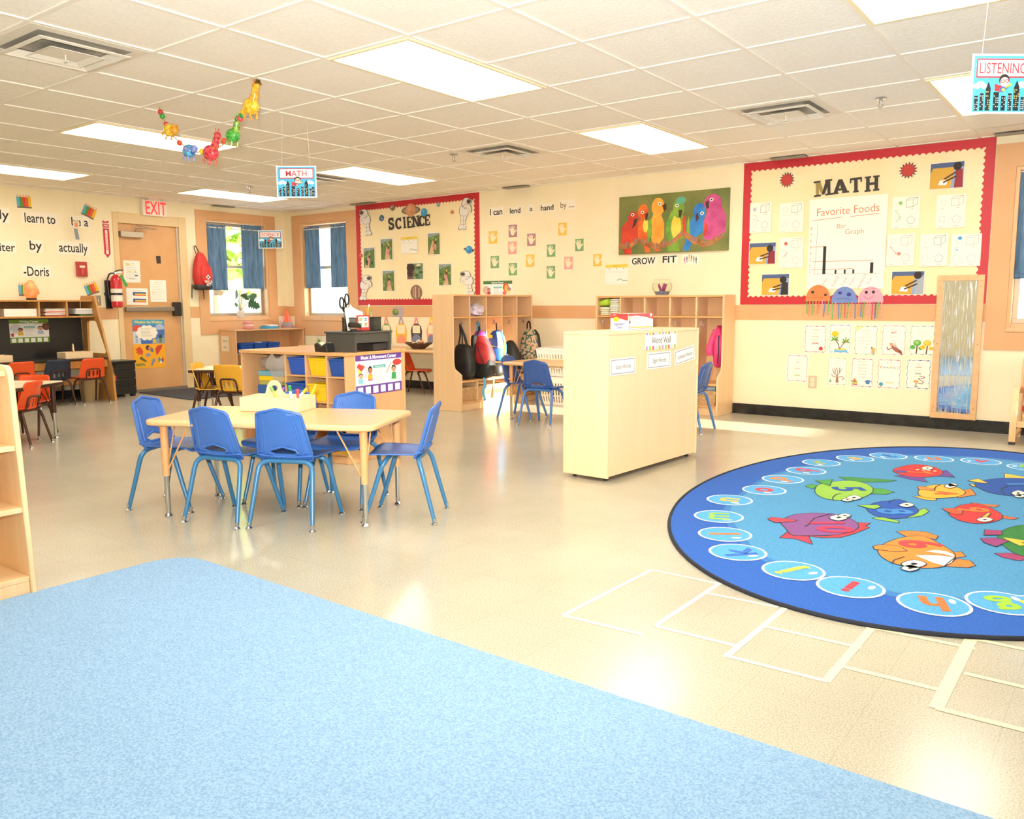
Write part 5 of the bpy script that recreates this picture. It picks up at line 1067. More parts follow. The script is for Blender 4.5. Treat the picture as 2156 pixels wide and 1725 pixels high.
a.poly(elp(.44, .73, .29, .13, 10), '#f3ead6', 3); [a.el(.44 + .25 * cos(g), .73 + .11 * sin(g), .09, .05, '#f3ead6', 3) for g in [k * pi / 5 for k in range(10)]]; a.lines(.26, .66, .66, .81, 7, '#8f8474', .003, 5, 3); a.el(.86, .64, .05, .05, '#3a3a30', 3); a.rect(.82, .52, .9, .62, '#6a7a4a', 3); a.poly([(.62, .52), (.72, .52), (.7, .6), (.62, .61)], '#e8b83a', 3); [a.line([(.08, .66 - .03 * k), (.14, .66 - .03 * k)], .006, '#3a4048', 3) for k in range(5)]
a.poly([(.05, .42), (.12, .41), (.16, .45), (.24, .42), (.3, .34), (.26, .26), (.2, .3), (.16, .26), (.14, .32), (.08, .3), (.1, .36)], '#d8502c', 2); a.el(.45, .42, .07, .05, '#4a3428', 2); a.el(.56, .38, .08, .045, '#6a7a8a', 2, -.6); a.el(.5, .41, .05, .03, '#e0824a', 3)
a.poly([(.7, .3), (.68, .4), (.76, .46), (.92, .48), (.88, .4), (.74, .26)], '#d0432c', 2); a.el(.45, .27, .08, .035, '#8f94b0', 2); a.poly([(.18, .22), (.2, .18), (.38, .12), (.4, .15), (.36, .17), (.24, .24)], '#6a6a30', 2); a.poly([(.05, .06), (.07, .1), (.32, .1), (.36, .04), (.28, .06), (.12, .04)], '#8a8a3a', 2); a.poly([(.52, .06), (.58, .04), (.68, .18), (.6, .2)], '#8088a8', 2)
for k, c in enumerate(('#d8432c', '#efc11f', '#3a8ac8', '#5fa84a', '#f0ead8', '#8a4aa0')): a.poly([(.85, .16)] + [(.85 + .09 * cos(g), .16 + .07 * sin(g)) for g in (k * pi / 3, k * pi / 3 + .35, k * pi / 3 + .7, k * pi / 3 + pi / 3)], c, 2)
hang(a, 'weather_poster', 'blue and orange weather poster on the lower half of the entry door', 'poster', Dm(y, z, -.02))
# ================================================================== curtains
M_cur = noisy('blue_curtain_cloth', '#4f708f', '#6d8fae', 5, .8, (8, 8, 1))
def curtain(label, M, x0, x1, y0, y1, seed, flare=.0):
    t = thing('curtain', label, 'curtain', group='blue window curtains'); R = random.Random(seed); ph = [R.uniform(0, 6) for _ in range(4)]
    def fn(u, v):
        x = x0 + (x1 - x0) * (u + flare * (1 - v) * (u - .3)); y = y0 + (y1 - y0) * v
        k = .35 + .65 * min(1, (1 - v) * 3)
        z = .012 * k * sin(u * 30 + ph[0] + v * .8) + .009 * k * sin(u * 17 + ph[1] - v) + .004 * sin(u * 55 + ph[2])
        return M @ Vector((x, y + (.006 * sin(u * 40) if v > .97 else 0), z - .035))
    MB().grid(fn, 60, 26, M_cur).build('panel', t, ang=80, solid=.002)
    def hem(u, v):
        p = fn(u, v * .045); n = M.to_3x3() @ Vector((0, 0, 1)); return p + n * .003
    MB().grid(hem, 60, 2, M_cur).build('hem', t, ang=80, solid=.002)
def rod(M, w, y, label):
    tag(MB().tube([M @ Vector((.0, y, -.035)), M @ Vector((w, y, -.035))], .007, mat('#e7dcc6', .4), 10).build('curtain_rod'), label, 'curtain rod', 'white tension curtain rods')
def cx(win, px0, px1, py0, py1, side):
    if side == 'L': a, b, t, u = LWp(px0, 540)[0], LWp(px1, 540)[0], LWp((px0 + px1) / 2, py0)[1], LWp((px0 + px1) / 2, py1)[1]
    else: a, b, t, u = RWp(px0, 540)[0], RWp(px1, 540)[0], RWp((px0 + px1) / 2, py0)[1], RWp((px0 + px1) / 2, py1)[1]
    return max(a - win[0], .004), min(b - win[0], win[1] - win[0] - .004), u - win[2], t - win[2]
M1, M2, M3 = onL(WL[0], WL[2]), onR(WR[0], WR[2]), onR(W3[0], W3[2])
curtain('left blue curtain of the window beside the entry door', M1, *cx(WL, 431, 480, 473, 611, 'L'), 1, .03); curtain('right blue curtain of the window beside the entry door', M1, *cx(WL, 513, 558, 476, 608, 'L'), 2, -.02); rod(M1, WL[1] - WL[0], cx(WL, 431, 480, 477, 611, 'L')[3] - .01, 'white curtain rod over the window beside the entry door')
curtain('left blue curtain of the corner window next to the SCIENCE board', M2, *cx(WR, 634, 670, 477, 607, 'R'), 3, .02); curtain('right blue curtain of the corner window next to the SCIENCE board', M2, *cx(WR, 694, 735, 471, 605, 'R'), 4, .02); rod(M2, WR[1] - WR[0], cx(WR, 634, 670, 481, 607, 'R')[3] - .01, 'white curtain rod over the corner window')
q = cx(W3, 2140, 2220, 352, 586, 'R'); curtain('blue curtain of the window at the right picture edge', M3, .005, .45, q[2], q[3], 5, .0); rod(M3, W3[1] - W3[0], q[3] - .02, 'curtain rod over the window at the right picture edge')
# ================================================================== hanging signs
def sign(word, px, dist, label, grp='hanging centre signs'):
    P = [CAM + (CF + CR * ((x - PW / 2) / FPX) + CU * ((PH / 2 - y) / FPX)) * dist for x, y in px]; o = (P[0] + P[1] + P[2] + P[3]) / 4
    X = P[1] - P[0]; X.z = 0; w = max(X.length, .27); X.normalize(); h = (P[0].z + P[1].z - P[2].z - P[3].z) / 2; N = X.cross(Vector((0, 0, 1)))
    t = thing('hanging_sign', label, 'hanging sign', o, 0, grp); Q = Matrix(((X.x, 0, N.x, 0), (X.y, 0, N.y, 0), (0, 1, 0, 0), (0, 0, 0, 1)))
    a = Art(w, h, '#f8f6f0', .002); a.rect(.03, .035, .97, .965, '#4fb8e0')
    a.rect(.07, .6, .93, .92, '#cf3a44', 2); a.rect(.09, .625, .91, .895, '#f8f2ec', 3); a.text(word, .5, .76, h * .175, '#c9343c', 4, .004, 'c', 1, maxw=w * .76)
    for c_, d in ((.15, .46), (.83, .46)):
        for k, (u, v, r) in enumerate(((-.06, 0, .06), (0, .03, .07), (.06, 0, .055))): a.el(c_ + u, d + v, r, r * .75, '#f6f6f4', 2)
    R = random.Random(3)
    for k, (u0, u1, v) in enumerate(((.06, .12, .3), (.15, .21, .34), (.24, .32, .42), (.37, .46, .36), (.5, .57, .3), (.61, .67, .34), (.70, .79, .44), (.82, .87, .28), (.88, .95, .33))):
        a.rect(u0, .05, u1, v, '#1d2428', 3)
        if k in (2, 6): a.poly([(u0, v), (u1, v), ((u0 + u1) / 2, v + .12)], '#1d2428', 3)
        for i in range(2 if u1 - u0 < .075 else 3):
            for j in range(int((v - .08) / .035)):
                if R.random() < .6: x_ = u0 + (i + .5) * (u1 - u0) / (2 if u1 - u0 < .075 else 3); y_ = .075 + j * .035; a.rect(x_ - .007, y_, x_ + .007, y_ + .017, '#e9d27a' if k in (2, 6) else '#e6ecec', 4)
    # flying child in a red cape
    a.poly([(.38, .38), (.52, .36), (.5, .46), (.38, .5)], '#d8383c', 4); a.poly([(.46, .36), (.58, .42), (.62, .46), (.54, .47), (.46, .42)], '#3a5fae', 5); a.el(.52, .40, .03, .025, '#e8c43a', 6); a.line([(.56, .44), (.64, .49)], .008, '#e8c43a', 5)
    a.el(.53, .56, .085, .1, '#2a2420', 5); a.el(.535, .53, .072, .08, '#f4dcc6', 6); a.line(elp(.5, .54, .028, .024, 10), .003, '#c9343c', 7, True); a.line(elp(.57, .545, .028, .024, 10), .003, '#c9343c', 7, True)
    a.build('card', t, ang=0, M=Q)
    MB().add([(-w / 2, -h / 2, -.001), (w / 2, -h / 2, -.001), (w / 2, h / 2, -.001), (-w / 2, h / 2, -.001)], [(3, 2, 1, 0)], '#f1ece0').build('back_sheet', t, ang=0, M=Q)
    for s in (-1, 1): MB().tube([Q @ Vector((s * w * .35, h / 2, .001)), Q @ Vector((s * w * .3, H - o.z - .012, .001))], .0008, '#efe8d8', 5).build('thread', t)
sign('MATH', [(582, 350), (666, 350), (584, 416), (666, 416)], 5.8, 'hanging MATH sign with a city skyline, over the middle of the room')
sign('SCIENCE', [(548, 483), (592, 488), (547, 521), (591, 525)], 9.3, 'hanging SCIENCE sign with a city skyline, by the corner windows')
sign('LISTENING', [(2048, 134), (2176, 98), (2040, 246), (2170, 230)], 3.6, 'hanging LISTENING sign with a city skyline, cut by the right picture edge')
# ================================================================== beaded animal garland
gl = thing('animal_garland', 'garland of beaded glitter animals hung from the ceiling in a curve', 'garland', (0, 0, 0))
GPX = [(335, 226), (347, 256), (358, 280), (378, 298), (400, 318), (422, 320), (448, 318), (470, 304), (490, 288), (497, 262), (508, 240), (520, 215), (533, 196), (543, 176)]
GYP = .05
GP_ = [at(x, y, 1, GYP) for x, y in GPX]
GP_[0].z = min(GP_[0].z, H - .02)
cord = bez(GP_, 4)
MB().tube([(GP_[0].x, GYP, H - .008)] + cord + [(GP_[-1].x, GYP, H - .008)], .004, mat('#b98a4a', .4), 6).build('cord', gl)
for k, (px, py, c) in enumerate(((338, 236, '#c8433c'), (342, 245, '#3f9a3a'), (350, 262, '#d84a5a'), (378, 301, '#e0482c'), (406, 320, '#3a6ab8'), (425, 319, '#ecc81e'), (472, 297, '#e8502c'), (510, 243, '#2f8a3a'), (512, 236, '#e8b42a'), (506, 250, '#d84a5a'))):
    p = at(px, py, 1, GYP); MB().ell(p, (.018, .018, .018), mat(c, .25), 12, 8).build('bead', gl)
def glit(c1, c2): return noisy('glitter_%s' % c1[1:], c1, c2, 60, .25, lo=.4, hi=.6)
def critter(px, py, sz, m1, m2, tilt, kind):
    p = at(px, py, 1, GYP); b = MB(); Q = Matrix.Translation(p) @ Matrix.Rotation(tilt, 4, 'Y')
    def E(x, y, z, r, m): b.ell((x, y, z), r, m, 14, 9, Q)
    s = sz
    E(0, 0, 0, (.5 * s, .38 * s, .42 * s), m1)
    if kind == 'giraffe':
        b.tube([(.2 * s, 0, .2 * s), (.36 * s, 0, .55 * s), (.4 * s, 0, .85 * s)], [.24 * s, .2 * s, .17 * s], m2, 10, M=Q); E(.46 * s, 0, .95 * s, (.26 * s, .17 * s, .22 * s), m2)
        for y in (-.07, .07): b.tube([(.40 * s, y * s, 1.1 * s), (.36 * s, y * 1.6 * s, 1.32 * s)], .035 * s, m2, 6, M=Q)
    elif kind == 'bird':
        E(.55 * s, 0, .12 * s, (.28 * s, .22 * s, .24 * s), m2); b.tube([(.78 * s, 0, .15 * s), (1.0 * s, 0, .12 * s)], [.07 * s, .01 * s], m2, 8, M=Q); E(.1 * s, -.3 * s, .05 * s, (.35 * s, .08 * s, .2 * s), m2); E(-.55 * s, 0, -.05 * s, (.22 * s, .08 * s, .14 * s), m2)
    else:
        E(.52 * s, 0, .32 * s, (.3 * s, .26 * s, .28 * s), m2)
        for y in (-.14, .14): E(.42 * s, y * s, .6 * s, (.1 * s, .06 * s, .15 * s), m2)
        b.tube([(-.48 * s, 0, 0), (-.72 * s, 0, -.2 * s)], [.05 * s, .02 * s], m2, 8, M=Q)
    for x in (-.28, .22):
        for y in (-.2, .2): b.tube([(x * s, y * s, -.3 * s), (x * s, y * s, -.62 * s)], .055 * s, m2, 7, M=Q)
    b.build('animal', gl)
critter(357, 274, .095, glit('#d9a51a', '#f0cf4a'), glit('#d98a1a', '#efb03a'), rad(40), 'cat')
critter(398, 318, .1, glit('#3a8fc0', '#6fbfe0'), glit('#6a7ac0', '#93a6dd'), rad(5), 'bird')
critter(444, 322, .115, glit('#c02a3a', '#e0555a'), glit('#b8283a', '#e06a5a'), rad(14), 'giraffe')
critter(490, 286, .1, glit('#2f8a3a', '#63b84a'), glit('#4a7a2a', '#9ac04a'), rad(8), 'giraffe')
critter(528, 224, .115, glit('#e0a01a', '#f4cf4a'), glit('#e08a1a', '#f0b43a'), rad(2), 'giraffe')
MB().lathe([(.004, .03), (.012, .022), (.02, .0), (.024, -.004)], mat('#a58a4a', .25, .9), 14, Matrix.Translation(GP_[-1] + Vector((.0, 0, .0)))).build('bell', gl)
# ================================================================== left wall side
def place(m, name, label, cat, group=None, **k): return tag(m.build(name, **k), label, cat, group)
# fire extinguisher
y, z = LWp(236, 612); fe = thing('fire_extinguisher', 'red fire extinguisher on a wall bracket beside the entry door', 'fire extinguisher', (XW + .10, y, z)); M_fr = mat('#c8202a', .25, spec=.7)
zl = LWp(236, 648)[1] - z; zh = LWp(236, 578)[1] - z
MB().lathe([(.045, zl), (.062, zl + .012), (.064, zl + .03), (.064, zh - .08), (.055, zh - .045), (.03, zh - .015), (.018, zh - .005)], M_fr, 28).build('cylinder', fe)
MB().lathe([(.0648, -.13), (.0648, .02)], mat('#efe6d4', .5), 28).build('label_band', fe); MB().lathe([(.068, -.055), (.068, -.03)], M_black, 28).bb(-.1, -.06, -.1, .0, -.06, -.025, M_black).build('strap', fe)
MB().lathe([(.018, zh - .006), (.018, zh + .02), (.01, zh + .03)], M_chrome, 14).tube([(0, -.01, zh + .03), (0, .05, zh + .05), (0, .1, zh + .052)], .007, M_black, 8).tube([(0, -.01, zh + .02), (0, .08, zh + .022)], .006, M_chrome, 8).build('valve', fe)
MB().tube(bez([(0, -.02, zh + .012), (0, -.07, zh + .0), (0, -.1, zh - .07), (0, -.098, -.02), (.01, -.09, -.1)], 5), .009, M_black, 8).build('hose', fe)
MB().add([(.03, .06, zh - .0), (.03, .13, zh - .13), (.045, .09, zh - .15), (.04, .03, zh - .02)], [(0, 1, 2, 3)], mat('#3f9a3a', .5)).build('tag', fe, ang=0, solid=.002)
MB().bb(-.098, -.07, -.09, -.02, zl - .01, .12, M_black).build('bracket', fe, ang=0)
# salt lamp on the desk
y, z = LWp(68, 628, -6.72)[0], zt; sl = thing('salt_lamp', 'glowing orange salt crystal lamp on top of the writing desk', 'lamp', (-6.74, y, zt)); R = random.Random(5)
M_salt = noisy('glowing_salt', '#e86a3a', '#f2a070', 14, .5); bb_ = M_salt.node_tree.nodes['Principled BSDF']; bb_.inputs['Emission Color'].default_value = (1, .25, .06, 1); bb_.inputs['Emission Strength'].default_value = .45
MB().lathe([(.05, 0), (.052, .022)], mat('#3a2418', .5), 18).build('base', sl)
m = MB(); m.ell((0, 0, .118), (.072, .07, .1), M_salt, 12, 8, fn=lambda p: p * (1 + .16 * sin(p.x * 7 + p.z * 5) * cos(p.y * 6 + 2)) * (1.12 if p.z < 0 else .95)); m.build('crystal', sl, ang=50)
# desk contents
def boxthing(name, label, cat, c, d, col, rz=0, group=None, bev=.003): return place(MB().box((0, 0, d[2] / 2), d, col), name, label, cat, group, ang=0, bevel=bev, M=Matrix.Translation(c) @ Matrix.Rotation(rz, 4, 'Z'))
ya, yb = LWp(7, 660, -6.66)[0], LWp(76, 660, -6.66)[0]; boxthing('paper_box', 'shallow white box in the left cubby of the writing desk', 'box', (-6.74, (ya + yb) / 2, zb + .018), (.2, yb - ya, .085), '#f3eedd')
ya, yb = LWp(88, 660, -6.7)[0], LWp(139, 660, -6.7)[0]; R = random.Random(9); cols = ['#a8262e', '#f1ead8', '#c8c4bc', '#eee7d6', '#d85a50', '#f3ecdc', '#cfc6b2', '#efe8d6']
for k, c in enumerate(cols):
    nm = ('lowest', 'second lowest', 'third lowest', 'fourth lowest', 'fourth highest', 'third highest', 'second highest', 'topmost')[k]
    boxthing('paper_stack', nm + ' sheaf of papers in the middle cubby of the writing desk', 'papers', (-6.75, (ya + yb) / 2 + R.uniform(-.012, .012), zb + .0185 + k * .0105), (.22, (yb - ya) * .9, .0095), c, R.uniform(-.06, .06), 'sheaves of paper in the desk cubby', .001)
ya, yb = LWp(150, 660, -6.7)[0], LWp(196, 660, -6.7)[0]
for k, (c, s) in enumerate((('#4a6a4a', 'green binder lying lowest in the right desk cubby'), ('#e4e4e0', 'white binder lying second in the right desk cubby'), ('#d8dcd8', 'pale grey binder lying third in the right desk cubby'), ('#eceae2', 'white binder on top of the pile in the right desk cubby'))):
    boxthing('binder', s, 'binder', (-6.75, (ya + yb) / 2 + (.03 if k == 0 else 0), zb + .0185 + k * .021), (.24, (yb - ya) * (.7 if k == 0 else .86) , .02), c, .03 * (k - 2), 'binders in the desk cubby')
x = XW + .036; y, z, w, h = rrectL(20, 673, 103, 722, x); a = centre_poster(w, h, '#6f9a2c', 'Writing Center', 4); a.el(.15, .62, .14, .2, '#d4d6d6', 1); kid(a, .27, .42, (.24, .3), '#b9795a', '#3a2218', '#e0b42a'); kid(a, .78, .46, (.26, .34), '#e0b498', '#6a4030', '#b9bccb'); a.el(.93, .7, .1, .18, '#4a3a34', 2); a.el(.93, .66, .07, .1, '#7a4a34', 3); a.poly([(.04, .28), (.09, .28), (.11, .42), (.02, .42)], '#c8432c', 2); a.line([(.66, .8), (.95, .84)], .006, '#d8a43a', 2)
hang(a, 'centre_poster', 'green Writing Center poster on the black back of the desk', 'poster', onL(y, z, x), 'learning centre posters')
def caddy(label, loc, rz, L=.34, W=.2, h=.075):
    t = thing('desk_caddy', label, 'caddy', loc, rz, 'wooden desk caddies'); e = .009
    m = MB(); m.bb(-L / 2, L / 2, -W / 2, W / 2, 0, e, M_birch); m.bb(-L / 2, L / 2, -W / 2, -W / 2 + e, e, h, M_birch); m.bb(-L / 2, L / 2, W / 2 - e, W / 2, e, h, M_birch); m.bb(-L / 2, -L / 2 + e, -W / 2 + e, W / 2 - e, e, h, M_birch); m.bb(L / 2 - e, L / 2, -W / 2 + e, W / 2 - e, e, h, M_birch); m.build('tray', t, ang=0, bevel=.002)
    m = MB(); m.bb(L * .08, L * .08 + e, -W / 2 + e, W / 2 - e, e, h * .95, M_birch); m.bb(-L / 2 + e, L * .08, -.004, .004, e, h * .95, M_birch); m.build('divider', t, ang=0)
    o = [(-.075, .0), (.075, .0), (.075, .07), (.055, .085)] + arc(0, .105, .045, .2, pi - .2, 8) + [(-.055, .085), (-.075, .07)]; hl = elp(0, .105, .027, .018, 14)
    m = MB(); m.plate(o, [hl], .03, lambda u, v: (-L * .06 + u * .35, u, v + .01), M_birch); m.build('handle', t, ang=0, solid=.009); return t
p0, p1 = FL(505, 866, .506), FL(640, 868, .506); rzc = rad(25); L_ = .345; fc = p0 + Vector((cos(rzc), sin(rzc), 0)) * L_ / 2 + Vector((-sin(rzc), cos(rzc), 0)) * .1
cdy = caddy('pale wooden caddy of markers on the front table', (fc.x, fc.y, .506), rzc, L_)
Rc = Matrix.Translation((fc.x, fc.y, .506)) @ Matrix.Rotation(rzc, 4, 'Z'); mk0 = None
for k, (x, y, tx, ty, c, cap, s) in enumerate(((.10, -.03, .06, -.35, '#f4f1e8', '#3a9a5a', 'white marker with a green cap leaning in the caddy on the front table'), (.06, .03, .9, .2, '#f6f3ea', '#e8b81e', 'white marker with a yellow cap in the caddy on the front table'),
        (.14, .05, .35, .4, '#f0bf1e', '#e8a81e', 'fat yellow marker leaning at the right end of the caddy on the front table'), (.05, -.05, -.5, -.1, '#efc14a', '#7aa84a', 'thin yellow marker leaning in the caddy on the front table'), (.12, .0, -.3, .5, '#e8505a', '#d8404a', 'red marker lying low in the caddy on the front table'), (-.02, .04, .2, .3, '#8a5ab0', '#7a4aa0', 'purple marker behind the caddy handle on the front table'))):
    a_ = Vector((x, y, .016)); d = Vector((tx, ty, 1)).normalized(); e_ = a_ + d * (.1 if k < 4 else .075); t = thing('marker', s, 'marker', (0, 0, 0), 0, 'markers in the front caddy'); t.matrix_world = Rc
    MB().tube([a_, e_], .0075, mat(c, .4), 10).build('barrel', t); MB().tube([e_ + d * .0005, e_ + d * .03], .0085, mat(cap, .4), 10).build('cap', t)
p = FL(150, 752, .492); dc = caddy('wooden caddy on the writing desk, right of the Writing Center poster', (-6.5, LWp(158, 745, -6.5)[0], .4915), rad(90), .3, .2, .07)
for k, (dy, dx, c, s) in enumerate(((.02, 0, '#7a1f2c', 'dark red bundle in the caddy on the writing desk'), (.08, .02, '#8a2430', 'second dark red bundle at the far end of the desk caddy'), (.06, .05, '#3f9a3a', 'small green toy in the caddy on the writing desk'))):
    tag(MB().ell((0, 0, 0), (.03, .04, .03) if k < 2 else (.02, .03, .014), mat(c, .5), 12, 8, fn=lambda p: p * (1 + .15 * sin(9 * p.x + 5 * p.y))).build('caddy_supply', M=Matrix.Translation((-6.53 + dx, LWp(158, 745, -6.5)[0] + dy - .03 * k, .53 if k < 2 else .54))), s, 'supplies')
caddy('wooden caddy on the writing desk at the left picture edge', (-6.5, LWp(-6, 755, -6.4)[0], .4915), rad(90), .3, .2, .07)
yy = LWp(6, 755, -6.4)[0]; g_ = thing('glue_bottle', 'white glue bottle with a blue cap in the caddy at the left edge', 'glue bottle', (-6.47, yy - .02, .502)); MB().lathe([(.02, 0), (.02, .07), (.01, .085)], mat('#efeadf', .4), 14).build('bottle', g_); MB().lathe([(.011, .085), (.012, .1), (.004, .125)], mat('#2a3f9a', .4), 14).build('cap', g_)
# crate, waste basket, mat, backpack
cr = thing('storage_crate', 'black plastic crate with a red label beside the writing desk', 'crate', (-6.70, 1.93, 0)); m = MB()
for k in range(4): s_ = .195 - .006 * k; m.bb(-.155 - .004 * (3 - k) * 0, .155, -.17, .17, .03 + k * .095, .03 + k * .095 + .088, M_black)
m.bb(-.148, .148, -.163, .163, .03, .40, M_black)
for sx in (-1, 1):
    for sy in (-1, 1): m.box((sx * .12, sy * .135, .015), (.05, .05, .03), M_black)
m.build('body', cr, ang=0, bevel=.006); MB().bb(-.165, .165, -.18, .18, .40, .425, M_black).build('lid', cr, ang=0, bevel=.005); MB().bb(.156, .159, -.15, -.06, .345, .375, mat('#0c0b0b', .6)).build('grip', cr, ang=0)
MB().bb(.1555, .1585, -.165, -.07, .20, .26, mat('#d8303a', .5)).build('label', cr, ang=0)
wb = thing('waste_basket', 'tan waste basket under the writing desk', 'waste basket', (-6.52, 1.53, 0)); MB().lathe([(.085, 0), (.088, .005), (.11, .24), (.113, .25), (.105, .25), (.082, .01)], mat('#b59a6a', .5), 24).build('body', wb)
place(MB().prism(rrect(-.62, -.42, .62, .42, .03), 0, .009, noisy('charcoal_mat_pile', '#34353a', '#47484e', 90, .95)), 'door_mat', 'dark grey mat in front of the entry door', 'door mat', M=Matrix.Translation((-6.19, 2.66, 0)) @ Matrix.Rotation(rad(-3), 4, 'Z'), ang=0)
def sq(p, e=.62): return Vector(tuple((1 if c > 0 else -1) * abs(c) ** e for c in p))
y, z = LWp(417, 578); eb = thing('emergency_backpack', 'red backpack with white letters on a hook by the entry door', 'backpack', (XW + .09, y, z))
zt_, zb_ = LWp(417, 532)[1] - z, LWp(417, 609)[1] - z; M_rb = noisy('red_nylon', '#c02a26', '#d23a30', 9, .6)
def bagfn(p):
    q = sq(p); k = 1 - .52 * max(0, (q.z + .2) / 1.2) ** 1.2; return Vector((q.x * (1 - .45 * max(0, q.z)), q.y * k - .25 * max(0, q.z) * .6, q.z))
MB().ell((0, 0, (zt_ + zb_) / 2), (.075, .12, (zt_ - zb_) / 2), M_rb, 24, 16, fn=bagfn).build('body', eb, ang=60)
MB().ell((0, 0.005, zb_ + .025), (.079, .125, .04), mat('#33302c', .6), 24, 8, fn=sq).build('base', eb, ang=60)
MB().ell((.055, .02, (zt_ + zb_) / 2 - .05), (.045, .085, .12), M_rb, 20, 12, fn=sq).build('pocket', eb, ang=60)
m = MB(); fx = .1025
for c_ in ((-.011, .011, -.03, .03), (-.03, .03, -.011, .011)): m.bb(fx, fx + .0015, .02 + c_[0], .02 + c_[1], -.04 + c_[2], -.04 + c_[3], mat('#f4ece0', .6))
for s, dz, sz in (('RESCUE', -.095, .026), ('KIT', -.135, .034)):
    vs, fs, x0, x1 = glyphs(s, .02); k = sz / .69; m.add([(fx + .001, .025 + (q[0] - (x0 + x1) / 2) * k * .85, dz + (q[1] - .345) * k) for q in vs], fs, '#f4ece0')
m.build('print', eb, ang=0)
zk = LWp(405, 518)[1] - z; MB().tube(bez([(-.03, -.055, zt_ - .02), (-.05, -.06, zk - .02), (-.05, -.045, zk), (-.02, -.03, zt_ + .03), (0, -.02, zt_ - .02)], 5), .006, M_black, 8).build('top_loop', eb)
MB().tube([(-.08, -.1, zb_ + .06), (-.07, -.115, zb_ - .05), (-.07, -.118, zb_ - .12)], .006, M_black, 6).tube([(-.06, .05, zb_ + .01), (-.06, .05, zb_ - .13)], .006, M_black, 6).build('strap', eb)
tag(MB().tube(bez([(XW + .002, y - .06, z + zk), (XW + .045, y - .06, z + zk - .015), (XW + .05, y - .06, z + zk + .012)], 4), .004, M_chrome, 8).build('wall_hook'), 'chrome wall hook holding the red backpack', 'hook')
# science shelf: plant, teeth, books, cone, bins, sign
SZ = .7425
y = LWp(508, 690, -6.72)[0]; zpt = WL[2] + .005; pp = thing('potted_monstera', 'small monstera in a white pot on the window sill', 'potted plant', (XW - .012, LWp(507, 672, XW - .01)[0], zpt))
MB().lathe([(.045, 0), (.048, .006), (.052, .105), (.046, .105), (.044, .09)], mat('#d9cdbd', .5), 24).build('pot', pp); MB().lathe([(.001, .092), (.045, .092)], mat('#4a3626', .9), 20).build('soil', pp)
M_mon = mat('#2f5a34', .4); M_mon2 = mat('#5a8a5a', .45)
def leaf(m, c, d, up, s, mt):
    c = Vector(c); d = Vector(d).normalized(); n = Vector(up).normalized(); r = d.cross(n).normalized(); pts = []
    for t_, w_ in ((0, .12), (.08, .42), (.2, .52), (.26, .3), (.36, .54), (.42, .28), (.54, .5), (.6, .26), (.72, .38), (.86, .2), (1, 0)): pts.append((t_, w_))
    v = [c + d * t_ * s + r * w_ * s + n * -.12 * s * w_ for t_, w_ in pts] + [c + d * t_ * s - r * w_ * s + n * -.12 * s * w_ for t_, w_ in pts[-2::-1]]
    m.add(v, [tuple(range(len(v)))], mt)
for k, (tip, s, mt, up) in enumerate((((.03, .12, .22), .17, M_mon, (1, -.3, .6)), ((.02, -.05, .28), .13, M_mon2, (1, .4, .3)), ((.03, .03, .33), .12, M_mon, (1, 0, .6)), ((.03, .14, .26), .12, M_mon, (1, -.2, .5)), ((.03, -.07, .20), .07, M_mon2, (1, .3, .5)))):
    MB().tube(bez([(0, 0, .09), (tip[0] * .4, tip[1] * .25, tip[2] * .6), tip], 4), .0035, mat('#6a7a4a', .6), 6).build('stem', pp); m = MB(); leaf(m, tip, (.2, tip[1] * 4, -.25 if k % 2 == 0 else .45), up, s, mt); m.build('leaf', pp, ang=0, solid=.0012)
y = LWp(525, 680, -6.68)[0]; tm = thing('dental_model', 'pink teeth model on the science shelf', 'teeth model', (-6.70, y, SZ)); M_gum = mat('#d98a86', .4); M_tooth = mat('#f3ece0', .35)
for zc, s_, nm in ((.025, 1, 'lower_jaw'), (.085, -1, 'upper_jaw')):
    m = MB(); m.prism([(.07 * cos(a), .06 * sin(a)) for a in [pi * k / 12 - pi / 2 for k in range(13)]] + [(-.05, .06), (-.05, -.06)], zc - .022, zc + .018, M_gum); j = m.build(nm, tm, bevel=.006)
    m = MB()
    for k in range(11): a = pi * k / 10 - pi / 2; m.box((.06 * cos(a), .051 * sin(a), zc + s_ * .026), (.013, .012, .018), M_tooth, rz=a)
    m.build('teeth', j, ang=0, bevel=.003)
y = LWp(566, 684, -6.7)[0]
for k, (dy, dz, rz, c, s, d) in enumerate(((0, 0, .1, '#3f9ac0', 'blue folded booklet lying lowest beside the teeth model', (.16, .2, .018)), (.0, .0185, -.15, '#4aa8cc', 'blue booklet second in the pile beside the teeth model', (.15, .19, .015)), (.02, .034, .2, '#e9e6da', 'white booklet in the pile beside the teeth model', (.15, .17, .012)), (-.01, .0465, -.1, '#efd8bc', 'cream booklet on top of the pile beside the teeth model', (.14, .18, .008)))):
    boxthing('booklet', s, 'booklet', (-6.70, y + dy, SZ + dz), d, c, rz, 'booklets on the science shelf', .001)
y = LWp(605, 688, -6.70)[0]; cn = thing('toy_cone', 'small orange cone with a grey base on the science shelf', 'cone', (-6.70, y, SZ)); M_cone = mat('#f0561e', .4)
MB().lathe([(.058, .085), (.014, .245), (.008, .252)], M_cone, 20).build('cone_body', cn); MB().lathe([(.085, 0), (.085, .008), (.075, .022), (.064, .07), (.06, .084)], mat('#8a8378', .5), 20).lathe([(.0795, .02), (.0772, .03)], mat('#c8342c', .5), 20).build('base', cn)
y = LWp(604, 680, -6.82)[0]; boxthing('white_card', 'plain white card standing behind the orange cone', 'card', (-6.82, y, SZ), (.004, .24, .135), '#e7d3be', .05)
